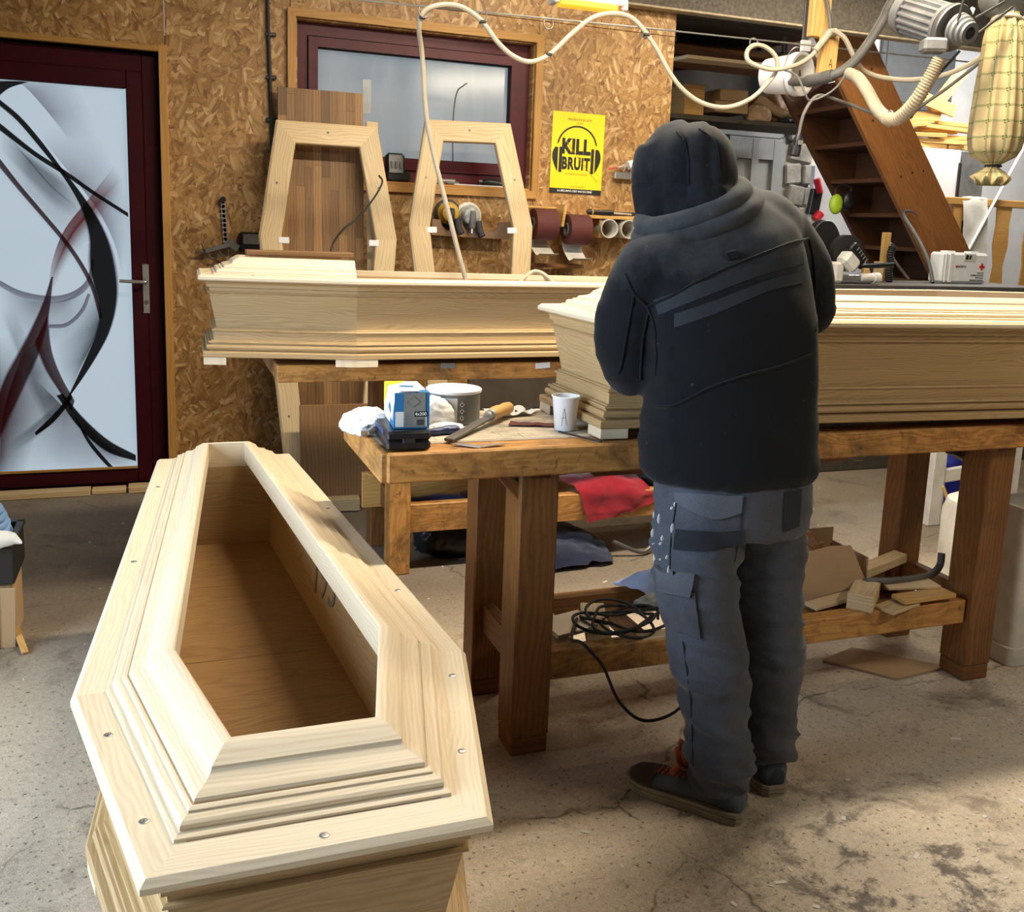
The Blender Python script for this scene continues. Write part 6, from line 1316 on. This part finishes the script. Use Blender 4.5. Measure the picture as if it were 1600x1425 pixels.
# hood: a shell open towards the face, tipped forward and to his left
hc = Vector((1.163, 2.10, 1.503)); hf = Vector((-.42, .80, -.42)).normalized()      # where the face looks
hq = hf.to_track_quat('Z', 'Y').to_matrix()
prof = []
for i in range(17):
    a = math.pi * (.02 + .60 * i / 16); prof.append((math.sin(a), -math.cos(a)))
rings_ = []
ua = (Vector((0, 0, 1)) - hf * hf.z).normalized(); ra = hf.cross(ua)
for s_, z in prof + [(prof[-1][0] * .9, prof[-1][1] + .02), (prof[-1][0] * .86, prof[-1][1] - .25), (.8, -.1), (.6, -.55), (.2, -.72)]:
    ring = []
    for j in range(40):
        t = 2 * math.pi * j / 40; ct, st = math.cos(t), math.sin(t)
        up = .120 if st > 0 else .135
        p = hc + ra * (.108 * s_ * ct) + ua * (up * s_ * st) + hf * (.128 * z)
        ring.append(p)
    rings_.append(ring)
mb = MB(); mb.loft(rings_)
hm = mb.mesh('h', 0)
mb2 = MB(); mb2.loft(rings_); 
mb2.tube(spline([(1.165, 2.085, 1.50), (1.168, 2.07, 1.45), (1.185, 2.05, 1.40)], 5), [.098] * 6 + [.100] * 5, 24)
# the hood's left side hangs down over the collar
mb2.tube(spline([(1.112, 2.115, 1.55), (1.096, 2.10, 1.47), (1.105, 2.07, 1.37)], 5), [.060] * 5 + [.055] * 6, 16)
hm = union(mb2, .008, 5)
def hfold(c):
    sl = (c - Vector((1.25, 1.92, 0))).dot(Vector((.838, -.5456, 0))); g = sum(math.exp(-((sl - q + .10 * (c.z - 1.53)) / .007) ** 2) for q in (-.158, -.108)) if c.z > 1.44 else 0
    return -.0045 * g + .0012 * math.cos((sl + .133) * 125) * (c.z > 1.46) + .006 * ridge(c, 9, 3, (1.3, 1.3, .40)) + .003 * nz(c, 20, 5, (1, 1, .5)) + (.004 * ridge(c, 14, 8, (1, 1, .4)) if c.z < 1.47 else 0)
fold(hm, hfold)
ht = tree_of(hm)
# trousers
hip = [(1.245, 1.912, .835, .185, .128, 0), (1.245, 1.912, .79, .190, .132, 0), (1.250, 1.915, .735, .192, .134, 0), (1.255, 1.92, .68, .188, .125, 0)]
mb = MB(); mb.loft([ering(t[:3], Rv, Fv, t[3], t[4], 0) for t in hip])
LEG = {'L': [((1.165, 1.915, .76), .108), ((1.150, 1.90, .66), .103), ((1.150, 1.885, .55), .094), ((1.172, 1.862, .42), .081), ((1.195, 1.845, .28), .076), ((1.212, 1.838, .15), .070), ((1.224, 1.832, .072), .068)],
       'R': [((1.335, 1.935, .76), .104), ((1.352, 1.93, .64), .096), ((1.362, 1.922, .54), .088), ((1.380, 1.912, .40), .076), ((1.388, 1.905, .25), .070), ((1.392, 1.90, .14), .065), ((1.396, 1.892, .085), .063)]}
for k in LEG:
    P = spline([p for p, r in LEG[k]], 5); rr = [r for p, r in LEG[k]]; rs_ = []
    for i in range(len(P)):
        u = i / 5; j = min(int(u), len(rr) - 2); rs_.append(rr[j] + (rr[j + 1] - rr[j]) * (u - j))
    mb.tube(P, rs_, 20)
tm = union(mb, .008, 4)
def tf(c):
    w = .003 * nz(c, 10, 2)
    k1 = math.exp(-((c.z - .36) / .10) ** 2); k2 = math.exp(-((c.z - .13) / .06) ** 2); k3 = math.exp(-((c.z - .62) / .08) ** 2)
    w += (.013 * k1 + .016 * k2 + .009 * k3 + .004) * ridge(c + Vector((0, 0, .35 * c.x)), 9, 6, (.7, .7, 2.6))
    return w
fold(tm, tf)
tt_ = tree_of(tm)
# skin body under the clothes: head, neck, trunk, arms with hands, legs in one surface
mb = MB()
mb.loft([ering((t[0], t[1], t[2]), Rv, Fv, t[3] * .80, t[4] * .78, t[5]) for t in TOR[:-1]])
head = Vector((1.150, 2.125, 1.495)); hf2 = hf
mb.ellip(head, (.070, .084, .105), rot=hq @ Matrix.Rotation(R(90), 3, 'X'))
mb.ellip(head + hf2 * .035 - ua * .045, (.05, .05, .055))                                # jaw
mb.tube([head - ua * .03, (1.185, 2.045, 1.41), (1.20, 2.02, 1.37)], [.055, .055, .065], 16)
mb.tube([head + hf2 * .070 + ua * .010, head + hf2 * .096 - ua * .018, head + hf2 * .085 - ua * .028], [.008, .013, .010], 10)     # nose
mb.tube([head + hf2 * .074 + ua * .022 - ra * .035, head + hf2 * .080 + ua * .024, head + hf2 * .074 + ua * .022 + ra * .035], [.009, .010, .009], 8)   # brow
mb.tube([head + hf2 * .078 - ua * .050 - ra * .018, head + hf2 * .084 - ua * .050, head + hf2 * .078 - ua * .050 + ra * .018], [.006, .008, .006], 8)   # lips
for sg in (-1, 1): mb.ellip(head + ra * (.070 * sg) - ua * .004, (.012, .018, .030))       # ears
for k in SLE:
    P = [p for p, r in SLE[k]]; mb.tube(P, [r * .66 for p, r in SLE[k]], 14)
    w = Vector(P[-1]); dr_ = (w - Vector(P[-2])).normalized(); sgn = 1 if k == 'L' else -1
    side = dr_.cross(Vector((0, 0, 1))).normalized() * sgn; dn = Vector((0, 0, -1))
    palm = w + dr_ * .075 - Vector((0, 0, .012))
    mb.tube([w, w + dr_ * .03, palm], [.030, .034, .040], 14); mb.ellip(palm, (.042, .042, .018))
    for i, (off, L) in enumerate(((-.030, .070), (-.010, .080), (.010, .074), (.030, .058))):
        b = palm + dr_ * .030 + side * off; m1 = b + dr_ * (L * .45) + dn * .004; m2 = m1 + dr_ * (L * .28) + dn * (.014); e_ = m2 + dr_ * (L * .12) + dn * .016
        mb.tube([palm + side * off * .8, b, m1, m2, e_], [.011, .0105, .0095, .0088, .007], 10)
    tb = palm - side * .032 - dr_ * .020; mb.tube([palm - dr_ * .01, tb, tb - side * .022 + dr_ * .03 + dn * .006, tb - side * .020 + dr_ * .055 + dn * .016], [.016, .014, .011, .008], 10)
for k in LEG:
    P = [p for p, r in LEG[k]]; mb.tube(P, [r * .72 for p, r in LEG[k]], 14)
    f_ = Vector(P[-1]); mb.tube([f_, (f_.x, f_.y, .05)], [.045, .04], 12)
bm2 = union(mb, .0065, 3)
bm2.polygons.foreach_set('use_smooth', [True] * len(bm2.polygons))
body = wear('body', bm2, 'skin')
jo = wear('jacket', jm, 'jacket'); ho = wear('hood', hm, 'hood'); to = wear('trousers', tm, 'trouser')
for sg in (-1, 1):
    p = head + hf2 * .073 + ua * .008 + ra * (.031 * sg); mb = MB(); mb.ellip(p, (.010, .010, .010)); wear('eye', mb.mesh('e'), 'paper')
# things sewn on, found by casting onto the cloth from behind him
pv = Vector((.8380, -.5456, 0)); dvw = Vector((.5456, .8380, 0))
def cast(tr, s, z, off=.002, dirn=None):
    o = pv * s + dvw * 1.2 + Vector((0, 0, z)); h = tr.ray_cast(o, dvw)
    if h[0] is None: return None
    n = h[1] if h[1].dot(dvw) < 0 else -h[1]
    return h[0] + n * off
def seam(pts, tr, r, name, mat, parent, off=.001):
    P = spline([(a, 0, b) for a, b in pts], 9); Q = [cast(tr, p.x, p.z, off) for p in P]; Q = [q for q in Q if q is not None]
    if len(Q) < 4: return
    for _ in range(2): Q = [Q[0]] + [(Q[i - 1] + Q[i] * 2 + Q[i + 1]) / 4 for i in range(1, len(Q) - 1)] + [Q[-1]]
    wear(name, MB().tube(Q, r, 8).mesh(name), mat, parent)
def patch(c4, tr, name, mat, parent, th=.003, n=14, sm=2, lift=0):
    """a thin piece of cloth lying on the garment between two edge curves"""
    A, B = c4; A = spline([(a, 0, b) for a, b in A], 8); B = spline([(a, 0, b) for a, b in B], 8)
    def at(P, t): u = t * (len(P) - 1); i = min(int(u), len(P) - 2); return P[i].lerp(P[i + 1], u - i)
    m = 6; g = []
    for i in range(n + 1):
        row = []
        for j in range(m + 1):
            p = at(A, i / n).lerp(at(B, i / n), j / m); q = cast(tr, p.x, p.z, th + lift * (j / m))
            row.append(q)
        g.append(row)
    last = None
    for row in g:
        for j in range(m + 1):
            if row[j] is None: row[j] = last.copy() if last is not None else None
            else: last = row[j]
    if any(q is None for row in g for q in row): return
    top = [q for row in g for q in row]; bot = [q + dvw * (th + .006) for q in top]; N = len(top); fs = []
    for i in range(n):
        for j in range(m):
            q = i * (m + 1) + j; fs.append([q, q + m + 1, q + m + 2, q + 1]); fs.append([q + N, q + 1 + N, q + m + 2 + N, q + m + 1 + N])
    bd = [i * (m + 1) for i in range(n)] + [n * (m + 1) + j for j in range(m)] + [(n - i) * (m + 1) + m for i in range(n)] + [m - j for j in range(m)]
    for k in range(len(bd)): u, v = bd[k], bd[(k + 1) % len(bd)]; fs.append([u, v, v + N, u + N])
    mb = MB().add(top + bot, fs); wear(name, mb.mesh(name, 50), mat, parent)
seam([(-.218, 1.199), (-.163, 1.227), (-.11, 1.261), (-.044, 1.295), (.035, 1.33), (.086, 1.352), (.131, 1.363)], jt, .0035, 'yoke_seam', 'seam', jo)
seam([(-.183, .982), (-.134, .996), (-.067, 1.037), (.001, 1.064), (.081, 1.084), (.149, 1.106)], jt, .003, 'back_seam', 'seam', jo)
seam([(-.248, 1.222), (-.258, 1.138), (-.268, 1.062), (-.276, 1.045)], jt, .003, 'sleeve_seam', 'seam', jo)
seam([(-.214, 1.185), (-.223, 1.12), (-.224, 1.033)], jt, .003, 'sleeve_seam', 'seam', jo)
seam([(-.27, 1.27), (-.248, 1.228), (-.218, 1.199), (-.198, 1.16), (-.188, 1.10), (-.188, 1.05)], jt, .003, 'armhole_seam', 'seam', jo)
seam([(.131, 1.363), (.149, 1.301), (.160, 1.22), (.155, 1.158)], jt, .003, 'armhole_seam', 'seam', jo)
patch(([(-.205, 1.214), (-.15, 1.238), (-.096, 1.262), (.01, 1.301), (.116, 1.333)], [(-.189, 1.184), (-.137, 1.209), (-.08, 1.235), (.025, 1.279), (.119, 1.306)]), jt, 'back_stripe', 'jacket2', jo, .0012, 24)
patch(([(-.154, 1.189), (-.066, 1.224), (.04, 1.268), (.115, 1.286)], [(-.152, 1.16), (-.064, 1.196), (.041, 1.244), (.117, 1.263)]), jt, 'back_stripe', 'jacket2', jo, .0012, 24)
patch(([(-.117, 1.412), (-.04, 1.435)], [(-.097, 1.362), (-.026, 1.385)]), jt, 'neck_patch', 'jacket', jo, .002)
q = cast(jt, -.043, 1.318, .004)
if q is not None: wear('hanger_loop', MB().box(q, (.026, .012, .02), rot=(0, R(-18), R(-20)), bev=.005).mesh('l'), 'seam', jo)
seam([(-.187, 1.590), (-.166, 1.565), (-.153, 1.525), (-.149, 1.472)], ht, .0014, 'hood_seam', 'seam', ho, .0015)
seam([(-.138, 1.598), (-.112, 1.580), (-.092, 1.553), (-.084, 1.505)], ht, .0014, 'hood_seam', 'seam', ho, .0015)
# stand collar: two thick rolls round the neck, lower on his left
for i, (c, a, b, r, tl) in enumerate((((1.165, 2.052, 1.428), .118, .098, .027, .44), ((1.176, 2.046, 1.398), .138, .108, .026, .44))):
    P = []
    for k in range(45):
        t = R(-215 + 250 * k / 44); x, y = a * math.cos(t), b * math.sin(t)
        P.append(Vector((c[0] + Rv.x * x + Fv.x * y, c[1] + Rv.y * x + Fv.y * y, c[2] + tl * x + .12 * y)))
    cm_ = MB().tube(P, [r * (.8 + .2 * math.sin(math.pi * k / 44)) for k in range(45)], 14).mesh('c', 0)
    wear('collar_roll', fold(cm_, lambda c: .003 * nz(c, 25, 3)), 'jacket', jo)
# trousers details
patch(([(-.125, .795), (-.05, .800), (.021, .798)], [(-.121, .772), (-.035, .745), (.020, .762)]), tt_, 'back_pocket_flap', 'flapcloth', to, .006)
patch(([(-.118, .708), (.024, .722)], [(-.120, .662), (.027, .682)]), tt_, 'holster_pocket', 'trouser_dark', to, .005)
patch(([(-.150, .614), (-.072, .610)], [(-.138, .560), (-.074, .564)]), tt_, 'cargo_flap', 'flapcloth', to, .014, lift=.004)
patch(([(-.135, .575), (-.066, .575)], [(-.106, .470), (-.046, .464)]), tt_, 'cargo_pocket', 'trouser', to, .009)
patch(([(.112, .800), (.150, .800)], [(.117, .705), (.152, .712)]), tt_, 'side_pocket', 'trouser_dark', to, .004)
seam([(-.121, .78), (-.128, .68), (-.125, .62)], tt_, .0015, 'pocket_seam', 'trouser_dark', to)
seam([(-.085, .45), (-.062, .33), (-.048, .20), (-.042, .14)], tt_, .0015, 'side_seam', 'trouser_dark', to)
seam([(.022, .79), (.022, .70), (.015, .64)], tt_, .0015, 'centre_seam', 'trouser_dark', to)
rs = random.Random(4)
mbp = MB()
for k in range(14):
    s_, z = rs.uniform(-.176, -.12), rs.uniform(.60, .79); q = cast(tt_, s_, z, .001)
    if q is not None: mbp.ellip(q, (.0035 * rs.uniform(.4, 2.0), .002, .006 * rs.uniform(.3, 2.4)), 8, 5)
mk = wear('paint_marks', mbp.mesh('p'), 'paintmark', to); mk['kind'] = 'stuff'
# shoes
def shoe(heel, u, L, laces, label=None):
    u = Vector((u[0], u[1], 0)).normalized(); sd = Vector((u.y, -u.x, 0)); h0 = Vector((heel[0], heel[1], 0))
    st = [(-.002, .022, .075), (.012, .034, .098), (.05, .039, .105), (.09, .040, .098), (.13, .042, .078), (.17, .047, .063), (.21, .050, .055), (.245, .047, .050), (.270, .036, .046), (.284, .016, .036)]
    rg = []
    for s_, w, hgt in st:
        s_ *= L / .285; ring = []
        for j in range(20):
            t = 2 * math.pi * j / 20; x = w * math.copysign(abs(math.cos(t)) ** .75, math.cos(t)); z = .022 + (hgt - .022) * (.5 + .5 * math.sin(t)) if True else 0
            k = 1 - .32 * max(0, math.sin(t)) ** 1.5
            ring.append(h0 + u * s_ + sd * x * k + Vector((0, 0, z)))
        rg.append(ring)
    sh = bpy.data.objects.new('shoe', None); COL.objects.link(sh)
    sh.parent = man; sh.location = h0 - base; 
    wear('upper', MB().loft(rg).mesh('s', 60), 'shoe', sh)
    out = [(-.006, .02), (.004, .034), (.03, .040), (.09, .041), (.14, .045), (.19, .0515), (.235, .052), (.265, .042), (.284, .026), (.291, .008)]
    def outline(e): return [h0 + u * (s_ * L / .285 + (e if s_ > .1 else -e)) + sd * (w + e) for s_, w in out] + [h0 + u * (s_ * L / .285 + (e if s_ > .1 else -e)) - sd * (w + e) for s_, w in out[::-1]]
    mb = MB()
    def slab(z0, z1, e, lift=0):
        P = outline(e); n = len(P); up = [lift * max(0, ((p - h0).dot(u) - .16)) for p in P]
        vs = [p + Vector((0, 0, z0 + q)) for p, q in zip(P, up)] + [p + Vector((0, 0, z1 + q)) for p, q in zip(P, up)]
        mb.add(vs, [list(range(n)), list(range(n, 2 * n))[::-1]] + [[i, n + i, n + (i + 1) % n, (i + 1) % n] for i in range(n)])
    for z0, z1, e in ((0.001, .009, 0), (.009, .011, -.003), (.011, .019, .002), (.019, .021, -.002), (.021, .030, .002)): slab(z0, z1, e)
    wear('sole', mb.mesh('s', 30), 'sole', sh)
    st_ = tree_of(MB().loft(rg).mesh('q', 0))
    def on(s_, x, off):
        o = h0 + u * s_ + sd * x + Vector((0, 0, .3)); h = st_.ray_cast(o, Vector((0, 0, -1))); return h[0] + Vector((0, 0, off)) if h[0] else None
    # toe cap and heel counter
    wear('toe_cap', MB().loft([[p + (p - (h0 + u * (st[i][0]) + Vector((0, 0, .03)))).normalized() * .002 for p in rg[i]] for i in (6, 7, 8, 9)]).mesh('t', 60), 'shoe_brown' if laces else 'shoe', sh)
    wear('heel_counter', MB().loft([[p + (p - (h0 + u * st[i][0] + Vector((0, 0, .04)))).normalized() * .002 for p in rg[i]] for i in (0, 1, 2)]).mesh('t', 60), 'shoe', sh)
    if laces:
        for k in range(6):
            s_ = .140 + k * .014; w = .024 - k * .0012; P = [on(s_ + .006, -w, .003), on(s_, 0, .005), on(s_ + .006, w, .003)]
            if all(P): wear('lace', MB().tube(spline(P, 4), .0032, 6).mesh('l'), 'lace', sh)
        b = on(.142, 0, .004)
        for k, (a, c_) in enumerate(((-.02, .055), (.02, .050), (-.008, .065), (-.035, .005), (.03, .0))):
            P = [b, b + sd * a * 1.2 + Vector((0, 0, .025 + c_ * .5)) + u * .01, b + sd * a * 1.7 + Vector((0, 0, .012 + c_)) + u * .02, b + sd * a * .6 + Vector((0, 0, .004)) + u * .02]
            wear('lace_loop', MB().tube(spline(P, 6), .0048, 6).mesh('l'), 'lace', sh)
        wear('tongue', MB().tube(spline([b - u * .02 + Vector((0, 0, .03)), b + Vector((0, 0, .012)), on(.18, 0, -.002)], 4), .014, 10).mesh('l'), 'shoe_brown', sh)
shoe((1.250, 1.775), (-.600, .800), .292, True)
shoe((1.388, 1.842), (.10, .99), .285, True)
